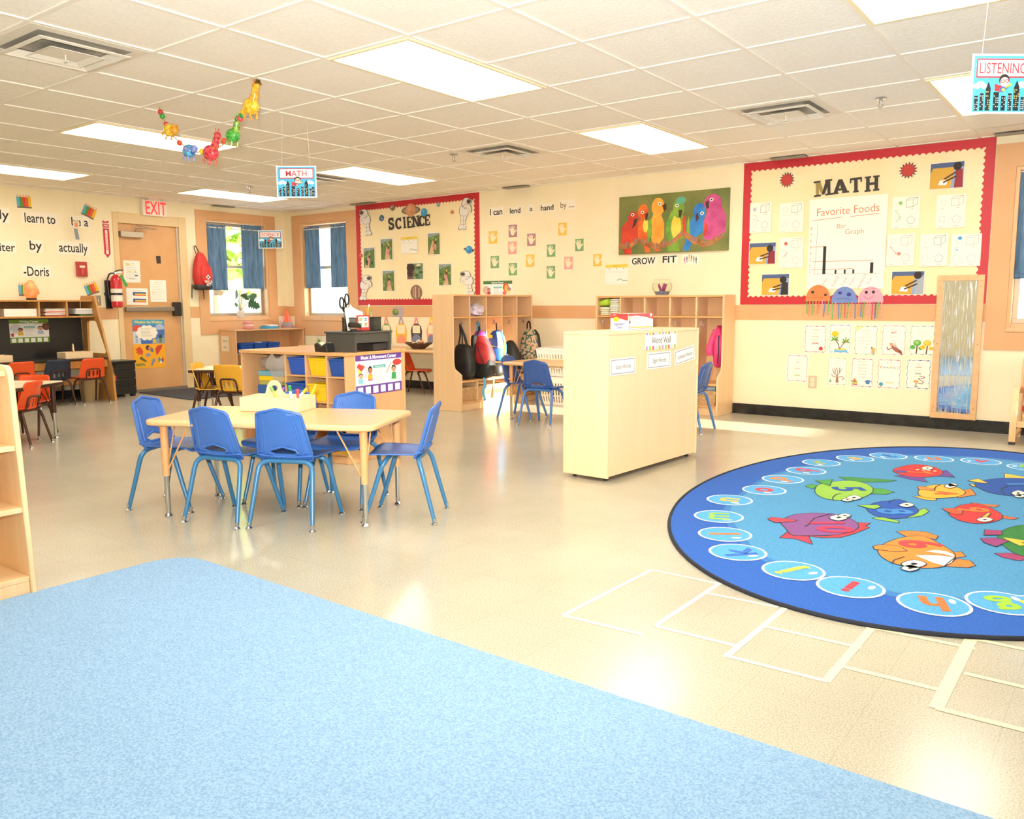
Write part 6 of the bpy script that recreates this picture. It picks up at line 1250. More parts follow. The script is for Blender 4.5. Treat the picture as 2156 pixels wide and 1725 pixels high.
pA = at(474.5, 724, 1, 3.49); sgn = Art(.165, .2, '#e9d9b8', .0016); sgn.text('Science', .5, .7, .026, '#5a6a72', 1, .003); sgn.text('Area', .5, .28, .026, '#5a6a72', 1, .003); hang(sgn, 'shelf_sign', 'paper Science Area sign on the side of the corner shelf', 'sign', onR(pA.x, pA.z, 3.488))
for k, s in enumerate(('blue bin on the science shelf, behind the left end of the bin shelf', 'blue bin on the science shelf with a white card on top', 'blue bin on the science shelf, third from the Science Area sign')):
    b_ = dup(binp[str(M_bb2)], (-6.50, 3.53 + .11 + k * .215, .4315), rad(90), s); b_.scale = (1.2, .9, 1.1); b_['group'] = 'blue bins in the science shelf'
boxthing('label_card', 'small white card lying on a blue bin of the science shelf', 'card', (-6.56, 3.855, .564), (.05, .09, .006), '#f0d9cc', .1)
# ------------------------------------------------------------------ on the bin shelf
CM = Matrix.Translation(cub.location) @ Matrix.Rotation(cub.rotation_euler[2], 4, 'Z'); crz = cub.rotation_euler[2]
def cl_(x, y, z=CH): return CM @ Vector((x, y, z + .0005))
M_org = mat('#4a4640', .45); og = thing('desk_riser', 'dark grey desk organizer riser on top of the bin shelf', 'organizer', cl_(.88, .275), crz + rad(90))
for b_ in ((-.19, -.17, -.13, .13, 0, .125, 'side'), (.17, .19, -.13, .13, 0, .125, 'side'), (-.2, .2, -.135, .135, .125, .137, 'top'), (-.17, .17, -.125, -.118, .06, .125, 'front_panel')): MB().bb(*b_[:6], M_org).build(b_[6], og, ang=0, bevel=.002)
MB().bb(.02, .165, -.11, .1, .004, .05, mat('#322c2a', .45)).build('drawer', og, ang=0, bevel=.003)
OT = CH + .138
def ol_(x, y, z=0): return og.matrix_basis @ Vector((x, y, .1375 + z)) if False else (Matrix.Translation(og.location) @ Matrix.Rotation(og.rotation_euler[2], 4, 'Z') @ Vector((x, y, .1375 + z)))
orz = og.rotation_euler[2]
mb_ = thing('mesh_organizer', 'black wire mesh desk organizer with pencils on the grey riser', 'organizer', ol_(.035, .0), orz); M_mesh = bpy.data.materials.new('wire_mesh'); M_mesh.use_nodes = True; nn = M_mesh.node_tree.nodes; LL = M_mesh.node_tree.links
nn['Principled BSDF'].inputs['Base Color'].default_value = (.02, .02, .02, 1); nn['Principled BSDF'].inputs['Alpha'].default_value = .5
m = MB(); m.bb(-.135, .135, -.06, -.0585, .004, .09, M_mesh); m.bb(-.135, .135, .0585, .06, .004, .09, M_mesh); m.bb(-.135, -.1335, -.0585, .0585, .004, .09, M_mesh); m.bb(.1335, .135, -.0585, .0585, .004, .09, M_mesh); m.bb(.06, .0615, -.0585, .0585, .004, .09, M_mesh); m.build('mesh_walls', mb_, ang=0)
m = MB()
for z in (.003, .091): m.tube([(-.136, -.061, z), (.136, -.061, z), (.136, .061, z), (-.136, .061, z)], .003, M_black, 6, True)
m.bb(-.134, .134, -.059, .059, 0, .003, M_black); m.build('wire_frame', mb_)
a = Art(.13, .105, '#c23a34', .003); a.rect(.1, .22, .9, .92, '#e6e6e0', 1)
for u, v, c in ((.28, .72, '#b8a83a'), (.68, .72, '#4a90b0'), (.28, .4, '#5a9a6a'), (.68, .4, '#b8862a')): a.rect(u - .1, v - .1, u + .1, v + .1, c, 2); a.rect(u - .14, v - .04, u + .14, v, '#d8d4c8', 3)
hang(a, 'chart_card', 'red bordered card on the front of the mesh organizer', 'card', Matrix.Translation(ol_(-.03, -.068, .055)) @ Matrix.Rotation(orz, 4, 'Z') @ Q_ if False else Matrix.Translation(ol_(-.03, -.066, .056)) @ Matrix.Rotation(orz, 4, 'Z') @ Matrix(((1, 0, 0, 0), (0, 0, -1, 0), (0, 1, 0, 0), (0, 0, 0, 1))))
for k, (pts, s) in enumerate((([(-.125, .004), (.04, .004), (.05, .13), (-.02, .15), (-.06, .17), (-.08, .14), (-.12, .165), (-.132, .15)], 'white sheet standing in the mesh organizer, left one'), ([(-.09, .004), (.055, .004), (.045, .12), (.0, .14), (-.035, .185), (-.07, .14)], 'white sheet with a raised corner in the mesh organizer'))):
    place(MB().prism(pts, 0, .001, M_paper), 'paper_sheet', s, 'paper', 'papers in the mesh organizer', ang=0, M=Matrix.Translation(ol_(0, -.01 + .03 * k, .0)) @ Matrix.Rotation(orz, 4, 'Z') @ Matrix.Rotation(rad(84), 4, 'X'))
for k, (x, y, tx, c, tip, s) in enumerate(((.078, -.02, -.12, '#e8962a', '#e8962a', 'orange pencil in the mesh organizer'), (.09, .01, .02, '#d8404a', '#d8404a', 'red pen in the mesh organizer'), (.1, -.03, .0, '#7ac06a', '#5aa04a', 'green pen in the mesh organizer'), (.095, .03, .32, '#e8b42a', '#f3eee4', 'long yellow pencil leaning out of the mesh organizer'))):
    t = thing('pencil', s, 'pencil', ol_(x, y, .006), orz, 'pencils in the mesh organizer'); d = Vector((tx, 0, 1)).normalized(); L_ = (.13, .115, .12, .165)[k]; MB().tube([(0, 0, 0), d * L_], .004, mat(c, .4), 8).build('shaft', t); MB().tube([d * (L_ + .0005), d * (L_ + .02)], .0042, mat(tip, .5), 8).build('end', t)
st = thing('stapler', 'black stapler on the grey riser', 'stapler', ol_(-.145, -.07), orz + rad(10)); MB().bb(-.03, .1, -.018, .018, 0, .008, M_black).build('base', st, ang=0, bevel=.003); MB().prism([(-.03, .03), (.1, .022), (.1, .042), (.06, .058), (-.02, .062), (-.034, .05)], -.016, .016, M_black, Matrix(((1, 0, 0, 0), (0, 0, -1, 0), (0, 1, 0, 0), (0, 0, 0, 1)))).bb(.075, .095, -.014, .014, .008, .03, M_black).build('arm', st, bevel=.004); MB().bb(-.028, .07, -.01, .01, .018, .028, M_chrome).build('magazine', st, ang=0)
sc = thing('scissors', 'black handled scissors standing beside the stapler', 'scissors', ol_(-.115, .03, .005), orz)
for s_ in (-1, 1):
    MB().tube([(.03 + c_[0] * s_ - .02, 0, c_[1]) for c_ in [(.026 + .02 * cos(g), .2 + .036 * sin(g) + .012 * s_) for g in [2 * pi * k / 16 for k in range(16)]]], .0055, M_black, 8, True).tube([(.01 + .018 * s_, 0, .17 + .012 * s_), (.01 + .004 * s_, 0, .13)], .009, M_black, 8).build('handle', sc)
    MB().add([(.01 - .004 * s_ - .006, .002 * s_, .13), (.01 - .004 * s_ + .006, .002 * s_, .13), (.01 + .01 * s_, .002 * s_, .0)], [(0, 1, 2)], M_chrome).build('blade', sc, ang=0, solid=.002)
td = thing('tape_dispenser', 'black tape dispenser at the front of the bin shelf top', 'tape dispenser', cl_(.75, .075), crz + rad(-14)); MB().prism([(-.075, 0), (.075, 0), (.072, .04), (.06, .062), (.03, .052), (.0, .036), (-.03, .052), (-.055, .062), (-.08, .05)], -.035, .035, M_black, Matrix(((1, 0, 0, 0), (0, 0, -1, 0), (0, 1, 0, 0), (0, 0, 0, 1)))).build('body', td, bevel=.004)
MB().add([(-.05, -.02, .062), (-.03, -.02, .053), (0, -.02, .037), (.03, -.02, .053), (.05, -.02, .06), (-.05, .02, .066), (-.03, .02, .057), (0, .02, .041), (.03, .02, .057), (.05, .02, .064)], [(k, k + 1, k + 6, k + 5) for k in range(4)], mat('#f0e6c4', .4)).build('paper_insert', td, ang=0, solid=.001)
# inside the open bay of the bin shelf: bagged games
M_bagc = bpy.data.materials.new('clear_plastic_bag'); M_bagc.use_nodes = True; pbn = M_bagc.node_tree.nodes['Principled BSDF']; pbn.inputs['Base Color'].default_value = lin('#cfc6be'); pbn.inputs['Alpha'].default_value = .3; pbn.inputs['Roughness'].default_value = .12
def cbox(name, label, cat, x, y, z, d, col, rz=0, grp=None):
    p = CM @ Vector((x, y, z)); return boxthing(name, label, cat, p, d, col, crz + rz, grp, .003)
zz = CZ[2] + .0005; cbox('puzzle_box', 'dark blue game box at the bottom of the stack in the open bay', 'game box', .255, .17, zz, (.27, .26, .085), '#2f5a9a', 0, 'boxed games in the open shelf bay'); cbox('puzzle_box', 'olive bagged set above the dark blue game box', 'game box', .25, .17, zz + .0855, (.24, .24, .03), '#a8a050', .1, 'boxed games in the open shelf bay')
cbox('puzzle_box', 'yellow box in the middle of the stack in the open bay', 'game box', .26, .165, zz + .116, (.26, .24, .035), '#eec81e', -.06, 'boxed games in the open shelf bay'); cbox('puzzle_box', 'blue grey box with a white label in the stack in the open bay', 'game box', .25, .17, zz + .1515, (.25, .25, .035), '#6fa6b8', .04, 'boxed games in the open shelf bay')
p = CM @ Vector((.25, .16, zz + .2)); R = random.Random(2)
place(MB().ell((0, 0, .0), (.15, .12, .05), M_bagc, 24, 14, fn=lambda p: sq(p, .7) * (1 + .12 * sin(11 * p.x + 7 * p.y) * cos(9 * p.z + 4 * p.x))), 'zip_bag', 'crumpled clear plastic bag on top of the boxed games', 'plastic bag', ang=50, M=Matrix.Translation(p + Vector((0, 0, .045))) @ Matrix.Rotation(crz, 4, 'Z'))
bagsheet = MB(); bagsheet.grid(lambda u, v: Vector((-.05 + .14 * u + .05 * (1 - v), -.13 - .015 * sin(u * 4 + v * 3), .12 - .30 * v * (.3 + .7 * u) + .02 * sin(8 * u))), 14, 14, M_bagc); place(bagsheet, 'plastic_sleeve', 'clear plastic sleeve hanging over the boxed games', 'plastic sleeve', ang=60, solid=.001, M=Matrix.Translation(CM @ Vector((.30, .13, zz + .18))) @ Matrix.Rotation(crz, 4, 'Z'))
cbox('wood_tray', 'small wooden tray with dark slots in the third row of the bin shelf', 'tray', .525, .12, CZ[1] + .001, (.14, .2, .1), M_birch)
# Music & Movement poster on the end of the bin shelf
a = centre_poster(.49, .28, '#6a3f9a', 'Music & Movement Center', 6); a.poly([(.02, .7), (.06, .78), (.2, .7), (.12, .58)], '#d84a3c', 1); a.poly([(.02, .68), (.08, .6), (.14, .56), (.05, .54)], '#c8d43a', 2); kid(a, .3, .44, (.16, .34), '#b9795a', '#1f1512', '#e87aa0'); kid(a, .1, .36, (.18, .24), '#e8bea0', '#7a5a40', '#8fc8d8'); kid(a, .82, .42, (.18, .34), '#e0a884', '#3a2018', '#3fa05a'); a.el(.9, .74, .1, .08, '#e0403c', 2); a.line([(.66, .5), (.76, .74)], .01, '#e0a884', 2); a.line([(.2, .42), (.22, .66)], .008, '#e8bea0', 2); a.el(.29, .44, .05, .07, '#f0b42a', 6)
pM = CM @ Vector((CW + .001, .335, .595)); hang(a, 'centre_poster', 'purple Music and Movement poster on the end of the bin shelf', 'poster', Matrix.Translation(pM) @ Matrix.Rotation(crz, 4, 'Z') @ Matrix(((0, 0, 1, 0), (1, 0, 0, 0), (0, 1, 0, 0), (0, 0, 0, 1))) @ Matrix.Rotation(.0, 4, 'Z'), 'learning centre posters')
# ------------------------------------------------------------------ nature table
TZ = .5355; nb = thing('nature_basket', 'dark wicker basket of shells and bark on the nature table', 'basket', (-3.97, 4.25, TZ)); M_wick = noisy('dark_wicker', '#3a2a1c', '#6a4c30', 70, .7, bump=.5)
MB().lathe([(.001, .002), (.085, .002), (.1, .012), (.175, .06), (.18, .066), (.172, .066), (.095, .018), (.001, .012)], M_wick, 28, sy=.7).tube([(.178 * cos(g), .125 * sin(g), .066 + .004 * sin(g * 14)) for g in [2 * pi * k / 56 for k in range(56)]], .007, M_wick, 6, True).build('bowl', nb)
for s_ in (-1, 1): MB().tube([(s_ * .17, -.03, .066), (s_ * .195, -.02, .072), (s_ * .195, .02, .072), (s_ * .17, .03, .066)], .006, M_wick, 6).build('handle', nb)
R = random.Random(4)
for k, (x, y, c, s) in enumerate(((-.08, 0, '#e8c892', 'pale shell at the left of the nature basket'), (-.02, .03, '#f3e6c8', 'long pale piece of bark on top of the nature basket'), (.05, -.01, '#e09a72', 'coral coloured shell in the nature basket'), (.1, .02, '#efdcae', 'cream shell at the right of the nature basket'), (-.12, .01, '#6a4a30', 'dark pine cone at the left rim of the nature basket'))):
    place(MB().ell((0, 0, 0), (.05 if k == 1 else .035, .028, .02), mat(c, .6), 12, 8, fn=lambda p: p * (1 + .15 * sin(8 * p.x))), 'nature_object', s, 'nature find', 'finds in the nature basket', M=Matrix.Translation((-3.97 + x, 4.25 + y * .6, TZ + .055 + (.028 if k in (1, 2) else 0))) @ Matrix.Rotation(R.uniform(-.6, .6), 4, 'Z') @ Matrix.Rotation(-.3 if k == 1 else 0, 4, 'Y'))
jr = thing('specimen_jar', 'glass jar with green sprigs on the nature table', 'jar', (at(672, 716, 1, 4.3).x + .0, 4.3, TZ)); MB().lathe([(.03, 0), (.034, .006), (.034, .1), (.028, .112), (.028, .125)], M_glass, 20).build('glass', jr)
m = MB(); R = random.Random(8)
for k in range(26): a_ = Vector((R.uniform(-.018, .018), R.uniform(-.018, .018), .01)); m.tube([a_, a_ + Vector((R.uniform(-.01, .01), R.uniform(-.01, .01), R.uniform(.03, .085)))], [.004, .001], mat(R.choice(['#6a9a3a', '#9ac05a', '#4a7a2a']), .6), 5)
o = m.build('sprigs', jr); o['kind'] = 'stuff'
boxthing('white_tray', 'long white tray on the nature table behind the bin shelf', 'tray', (-5.25, 4.27, TZ), (.75, .4, .03), '#e4e0d4')
# papers on the brown edged tables
for k, (dx, dy, s) in enumerate(((-.1, .0, 'white sheet on the brown edged table at the far left, right one'), (-.34, -.18, 'white sheet on the brown edged table at the far left, left one'))): boxthing('paper_sheet', s, 'paper', (-4.25 + dx, -.28 + dy, .4655), (.28, .21, .0015), '#f3ead8', rad(33 + 12 * k), 'papers on the far left table', 0)
for k, (dx, s) in enumerate(((0, 'white page on the table with the yellow chairs, left one'), (.3, 'white page on the table with the yellow chairs, right one'))): boxthing('paper_sheet', s, 'paper', (yc.x + .05 + dx, yc.y + .33 + dx * .75, .5005), (.28, .2, .0015), '#f6eedc', rad(37 + 8 * k), 'papers on the table with yellow chairs', 0)
# ================================================================== left locker contents
LM = Matrix.Translation(lockL.location) @ Matrix.Rotation(rad(90), 4, 'Z')
def lk(x, y, z): return LM @ Vector((x, y, z))
def lkx(k): return (k + .5) * pL + .0095
def bag(name, label, x, y, z, r, m, grp='backpacks hanging in the left locker', fn=None, cat='backpack'):
    t = thing(name, label, cat, lk(x, y, z), 0, grp); MB().ell((0, 0, 0), r, m, 24, 16, fn=fn or (lambda p: sq(p, .6))).build('body', t, ang=60); return t
def strap(t, pts, wd, m, nm='strap'):
    P = bez(pts, 5); MB().tube(P, wd, m, 8, flat=.35).build(nm, t)
M_bk = noisy('black_nylon', '#1b1a18', '#2b2926', 12, .55)
taper = lambda k: (lambda p: (lambda q: Vector((q.x * (1 - k * max(0, q.z)), q.y * (1 - .4 * max(0, q.z)), q.z)))(sq(p, .62)))
t = bag('drawstring_bag', 'black drawstring bag in the first bay of the left locker', .195, .12, .49, (.122, .065, .175), M_bk, fn=lambda p: (lambda q: Vector((q.x * (1 - .35 * max(0, q.z - .3)) + .05 * q.x * sin(q.z * 9), q.y, q.z - .06 * q.x)))(sq(p, .55)), cat='drawstring bag')
for s_ in (-1, 1): strap(t, [(.06 * s_ - .01, -.01, .16), (.03 * s_ - .04, .02, .26), (-.085, .035, .375)], .011, M_bk, 'cord'); strap(t, [(.03 * s_, .0, .16), (.012 * s_ - .04, .03, .26), (-.085, .035, .375)], .008, M_bk, 'cord')
t = bag('backpack', 'purple and pink backpack with a light blue handle in the second bay', .475, .14, .66, (.11, .055, .135), noisy('pink_purple', '#8a3aa8', '#d04a9a', 6, .6), fn=taper(.4)); strap(t, [(-.045, .0, .125), (-.05, .02, .18), (-.062, .03, .215), (-.03, .02, .18), (.0, .0, .125)], .011, mat('#4aa8d8', .6), 'handle')
MB().ell((.05, -.035, -.02), (.06, .04, .1), mat('#7a4ab8', .6), 16, 10, fn=taper(.3)).build('pocket', t, ang=60); MB().tube([(.1, -.06, .04), (.112, -.065, -.03), (.09, -.07, -.1)], .007, mat('#e0409a', .5), 6).build('piping', t)
t = bag('backpack', 'red and black backpack hanging in front of the second bay', .40, .06, .53, (.155, .075, .215), noisy('red_canvas', '#9f1f22', '#c0302e', 10, .65), fn=taper(.5))
MB().ell((.0, -.008, -.1), (.16, .08, .125), M_bk, 24, 10, fn=lambda p: sq(p, .6)).build('base', t, ang=60); MB().ell((-.06, -.045, .0), (.028, .04, .225), M_bk, 14, 10, fn=lambda p: sq(p, .5)).build('front_strip', t, ang=60)
MB().ell((.055, -.05, .03), (.085, .045, .12), noisy('red_panel', '#b3262a', '#cc3a36', 10, .65), 18, 10, fn=taper(.3)).build('pocket', t, ang=60)
MB().tube([(.02, -.092, .11), (.06, -.098, .02), (.1, -.09, -.06)], .005, M_bk, 6).build('zip', t)
strap(t, [(-.05, -.08, -.18), (-.05, -.09, -.3), (-.045, -.09, -.40)], .014, M_bk); strap(t, [(-.06, .0, .2), (-.08, .06, .27), (-.13, .12, .33)], .012, M_bk); strap(t, [(.07, -.05, -.2), (.1, -.08, -.27), (.09, -.09, -.36), (.115, -.09, -.44)], .013, mat('#5ab4de', .6), 'blue_strap')
MB().box((-.12, -.07, -.03), (.03, .002, .009), '#f2efe8', rz=.2).build('white_mark', t, ang=0)
t = bag('backpack', 'blue backpack with yellow trim in the third bay', .735, .12, .625, (.11, .06, .165), noisy('royal_blue_nylon', '#1f4a9a', '#2c5cb0', 8, .55), fn=taper(.25)); MB().ell((.01, -.03, -.075), (.1, .05, .085), mat('#2a64b8', .55), 18, 10, fn=lambda p: sq(p, .6)).build('pocket', t, ang=60)
strap(t, [(-.09, -.06, .01), (0, -.085, .0), (.1, -.06, -.01)], .009, mat('#ecc83a', .5), 'yellow_trim'); MB().box((-.055, -.05, .1), (.06, .014, .035), '#e8c42a').build('patch', t, ang=0); strap(t, [(.05, -.04, .15), (.085, -.065, .06), (.09, -.07, -.02)], .022, mat('#6fc4dc', .5), 'light_panel'); strap(t, [(.108, -.02, .1), (.118, -.02, -.08), (.115, -.02, -.18)], .01, mat('#ecc83a', .5), 'yellow_trim'); strap(t, [(-.01, .01, .15), (-.04, .04, .24)], .009, M_bk, 'handle')
t = bag('backpack', 'black bag slumped low under the blue backpack', .70, .12, .375, (.11, .07, .07), M_bk); strap(t, [(-.06, -.06, .03), (0, -.085, .0), (.06, -.065, -.05)], .008, M_bk)
t = bag('backpack', 'black bag standing in the fourth bay of the left locker', .985, .13, .50, (.12, .075, .175), M_bk, fn=taper(.6)); MB().ell((0, -.045, -.05), (.1, .05, .09), noisy('dark_olive_nylon', '#2a2621', '#3a352d', 9, .5), 16, 10, fn=lambda p: sq(p, .6)).build('pocket', t, ang=60); MB().box((.01, -.092, .02), (.05, .006, .012), '#d8d8d4', rz=.2).build('white_mark', t, ang=0)
pat = noisy('patterned_cloth', '#3f6a3a', '#e8a070', 38, .7, lo=.42, hi=.58, detail=2)
r_ = [n for n in pat.node_tree.nodes if n.type == 'VALTORGB'][0].color_ramp
for p_, c_ in ((.46, '#7a4a8a'), (.5, '#8fae4a'), (.54, '#e6dcc8')): e_ = r_.elements.new(p_); e_.color = lin(c_)
t = bag('backpack', 'colourful patterned backpack in the last bay of the left locker', 1.255, .06, .62, (.115, .065, .175), pat, fn=taper(.35)); MB().ell((0, -.045, -.08), (.095, .045, .09), pat, 18, 10, fn=lambda p: sq(p, .6)).build('pocket', t, ang=60)
strap(t, [(-.045, .01, .165), (-.05, .02, .23), (-.035, .025, .25), (-.015, .02, .23), (.0, .01, .165)], .010, M_bk, 'handle'); strap(t, [(.05, .02, .16), (.11, .0, .1), (.15, -.02, -.06)], .018, M_bk)
MB().tube([(-.1, -.09, -.13), (0, -.1, -.11), (.05, -.09, -.08)], .004, M_bk, 6).build('zip', t)
t = bag('lunch_bag', 'small blue shiny bag on the bench in the last bay', 1.18, .05, .395, (.09, .06, .055), noisy('blue_foil', '#2a6ab0', '#9ac8e8', 20, .3), fn=lambda p: sq(p, .6), cat='bag'); strap(t, [(-.08, 0, .05), (0, -.01, .1), (.08, 0, .05)], .005, M_bk, 'handle')
t = bag('clothes_bag', 'clear bag of lavender clothes in the second cubby of the left locker', .43, .2, 1.005, (.11, .085, .06), noisy('lavender_plastic', '#b9a6c4', '#e6dcea', 26, .3), 'bags in the upper cubbies', fn=lambda p: sq(p, .65) * (1 + .1 * sin(9 * p.x + 6 * p.z)), cat='bag'); MB().ell((.07, -.03, .025), (.05, .05, .05), M_bagc, 14, 8, fn=lambda p: p * (1 + .15 * sin(8 * p.x + 5 * p.z))).build('knot', t)
wk = None
M_wk2 = noisy('light_wicker', '#a97f52', '#d3ab78', 45, .7, (1, 1, 3), bump=.6)
def wicker(M, rz, label):
    global wk
    if wk is None:
        wk = thing('wicker_basket', label, 'basket', M, rz, 'wicker baskets in the locker bottoms'); m = MB(); a, b_, d_ = .10, .115, .15; h = .135; o = [(-a, -d_, 0), (a, -d_, 0), (a, d_, 0), (-a, d_, 0), (-b_, -d_ - .012, h), (b_, -d_ - .012, h), (b_, d_ + .01, h), (-b_, d_ + .01, h)]
        m.add(o, [(3, 2, 1, 0), (0, 1, 5, 4), (1, 2, 6, 5), (2, 3, 7, 6), (3, 0, 4, 7)], M_wk2); m.build('body', wk, ang=0, solid=.008); MB().tube([(-b_, -d_ - .012, h), (b_, -d_ - .012, h), (b_, d_ + .01, h), (-b_, d_ + .01, h)], .008, M_wk2, 8, True).build('rim', wk)
    else: dup(wk, M, rz, label)
for k, s in enumerate(('wicker basket under the black drawstring bag', 'wicker basket under the red and black backpack', 'wicker basket under the third bay of the left locker', 'wicker basket under the fourth bay of the left locker')): wicker(lk(lkx(k), .19, .0935), rad(90), s)
def rk(x, y, z): return Vector((lockR.location.x + x, lockR.location.y + y, z))
wicker(rk(4.5 * pR + .0095, .19, .0935), 0, 'wicker basket in the last bay under the pink jacket')
place(MB().ell((0, 0, 0), (.1, .11, .035), noisy('pale_blue_cloth', '#8fa6b8', '#b4c4cc', 12, .8), 18, 10, fn=lambda p: sq(p, .7) * (1 + .15 * sin(7 * p.x + 5 * p.y))), 'folded_cloth', 'pale blue cloth heaped in the wicker basket under the pink jacket', 'cloth', M=Matrix.Translation(rk(4.5 * pR + .0095, .16, .25)), ang=60)
# ------------------------------------------------------------------ right locker contents
R = random.Random(6)
for col_, (dx, n, cs) in enumerate(((-.055, 4, ['#efe6b8', '#f4efd8', '#e9e4c0', '#f2ecd0']), (.06, 8, ['#e9e9dc', '#dfe4d4', '#efe9d2', '#e4e6da', '#f2efe0', '#e9e2c4', '#dfe2d6', '#f0ecdc']))):
    for k in range(n):
        nm = ('lowest', 'second', 'third', 'fourth', 'fifth', 'sixth', 'seventh', 'topmost')[k] if n == 8 else ('lowest', 'second', 'third', 'topmost')[k]
        place(MB().ell((0, 0, 0), (.055, .1, .0105), mat(cs[k], .8), 14, 8, fn=lambda p: sq(p, .5)), 'folded_diaper', '%s folded cloth from below in the %s stack, top left locker cubby' % (nm, ('short left', 'tall right')[col_]), 'folded cloth', 'folded cloths in the upper locker cubby', M=Matrix.Translation(rk(pR * .5 + .0095 + dx, .2 + R.uniform(-.01, .01), .9545 + k * .0212)), ang=60)
place(MB().ell((0, 0, 0), (.07, .08, .035), noisy('lime_plastic', '#8fc01f', '#b6dc3a', 9, .35), 16, 10, fn=lambda p: sq(p, .6) * (1 + .1 * sin(6 * p.x))), 'wipes_pack', 'bright green plastic pack on the short stack in the top left locker cubby', 'wipes pack', M=Matrix.Translation(rk(pR * .5 - .05, .2, 1.078)) @ Matrix.Rotation(rad(-8), 4, 'Y'), ang=60)
pj = thing('jacket', 'pink jacket hanging in the last bay of the right locker', 'jacket', rk(4.5 * pR + .075, .22, .66), 0); M_pink = noisy('pink_quilt', '#d0306a', '#e8508a', 7, .6)
MB().ell((.0, .0, -.0), (.055, .085, .2), M_pink, 20, 14, fn=lambda p: (lambda q: Vector((q.x * (1 - .45 * max(0, q.z)), q.y, q.z + .05 * q.x)))(sq(p, .65) * (1 + .06 * sin(11 * p.z + 5 * p.x)))).build('body', pj, ang=60)
MB().tube(bez([(-.02, -.05, .15), (-.05, -.08, .05), (-.065, -.09, -.03), (-.06, -.09, -.09)], 5), [.028] * 8 + [.034] * 8, M_pink, 12).build('sleeve', pj); MB().tube([(.02, -.085, .1), (.025, -.092, -.05), (.015, -.085, -.17)], .006, mat('#3a2030', .5), 6).build('zip', pj)
# fishbowl
x, _ = RWp(1394, 605, 4.46); fb = thing('fishbowl', 'glass fishbowl with purple plants on top of the right coat locker', 'fishbowl', (x, 4.46, 1.1455))
MB().lathe([(.062, 0), (.066, .006), (.068, .012), (.098, .06), (.101, .085), (.094, .115), (.076, .14), (.074, .148), (.08, .155)], M_glass, 32).build('glass', fb)
MB().lathe([(.06, .003), (.064, .012), (.094, .06), (.097, .085), (.0905, .113), (.001, .113)], M_glass, 32).build('water', fb)
MB().lathe([(.059, .005), (.062, .012), (.076, .036), (.001, .042)], noisy('blue_grey_gravel', '#5a5a80', '#a9a6b8', 120, .6, bump=.6), 28).build('gravel', fb)['kind'] = 'stuff'
for k, (px_, ln, lx) in enumerate(((-.02, .07, -.03), (.02, .075, .008), (.035, .07, .02))): MB().tube(bez([(px_ * .5, 0, .04), (px_, -.01, .04 + ln * .5), (px_ + lx * .6, 0, .04 + ln)], 4), [.008, .011, .012, .013, .013, .013, .012, .01, .004], noisy('plum_plant_%d' % k, '#8a2a5a', '#b8507a', 60, .6), 8).build('water_plant', fb)
# laundry baskets
lb = None
for k, s in enumerate(('lower white slotted laundry basket between the two coat lockers', 'upper white slotted laundry basket stacked between the two coat lockers')):
    if lb is None:
        lb = thing('laundry_basket', s, 'laundry basket', (-1.90, 4.36, 0), 0, 'white laundry baskets'); M_lb = mat('#f3ecdf', .4); m = MB(); w0, w1, d0, d1, h = .235, .275, .17, .205, .29
        m.bb(-w0, w0, -d0, d0, 0, .004, M_lb)
        def wallp(p0, p1, q0, q1):
            L = (Vector(p1) - Vector(p0)).length; n = int(L / .03)
            def P(u, v): a_ = Vector(p0).lerp(Vector(p1), u); b2 = Vector(q0).lerp(Vector(q1), u); return a_.lerp(b2, v)
            for v0, v1 in ((0, .1), (.3, .36), (.56, .62), (.8, 1)): m.add([P(0, v0), P(1, v0), P(1, v1), P(0, v1)], [(0, 1, 2, 3)], M_lb)
            for i in range(n): u0, u1 = i / n, (i + .5) / n; m.add([P(u0, .1), P(u1, .1), P(u1, .8), P(u0, .8)], [(0, 1, 2, 3)], M_lb)
        A = [(-w0, -d0, 0), (w0, -d0, 0), (w0, d0, 0), (-w0, d0, 0)]; Bq = [(-w1, -d1, h), (w1, -d1, h), (w1, d1, h), (-w1, d1, h)]
        for i in range(4): wallp(A[i], A[(i + 1) % 4], Bq[i], Bq[(i + 1) % 4])
        m.build('body', lb, ang=0, solid=.003); MB().tube([(x_, y_, h) for x_, y_ in rrect(-w1, -d1, w1, d1, .05)], .01, M_lb, 8, True).build('rim', lb)
    else: dup(lb, (-1.90, 4.36, .302), 0, s)
# ------------------------------------------------------------------ word wall cards and box
WM = Matrix.Translation(ww.location) @ Matrix.Rotation(ww.rotation_euler[2], 4, 'Z')
def wcard(s, u0, u1, v0, v1, label, stripes=False, rot=0):
    w_, h_ = u1 - u0, v1 - v0; a = Art(w_, h_, '#f8f5ec', .0016)
    if stripes:
        a.rect(0, .78, 1, 1, '#f6f2e6'); cs = ['#b89ad0', '#a8c83a', '#e8686a', '#b8dcd0', '#ecae5a', '#b8a0c8', '#a8c83a', '#e8686a', '#b8e0d0', '#ecae5a']
        for k in range(10):
            for v in (0, .8): a.rect(k * .1 + .015, v, k * .1 + .075, v + .2, cs[k], 2)
        a.text(s, .5, .5, h_ * .36, '#6f665c', 2, .0, 'c', .85, maxw=w_ * .78)
    else: a.line([(.05, .1), (.95, .1), (.95, .9), (.05, .9)], .004, '#8d7f8c', 1, True); a.text(s, .5, .5, h_ * .26, '#857a6e', 2, .0, 'c', .85, maxw=w_ * .76)
    hang(a, 'word_card', label, 'word card', WM @ Matrix.Translation(((u0 + u1) / 2, -.0015 + .006 - .001, (v0 + v1) / 2)) @ Matrix(((1, 0, 0, 0), (0, 0, -1, 0), (0, 1, 0, 0), (0, 0, 0, 1))) @ Matrix.Rotation(rot, 4, 'Z'), 'cards on the back of the cabinet')
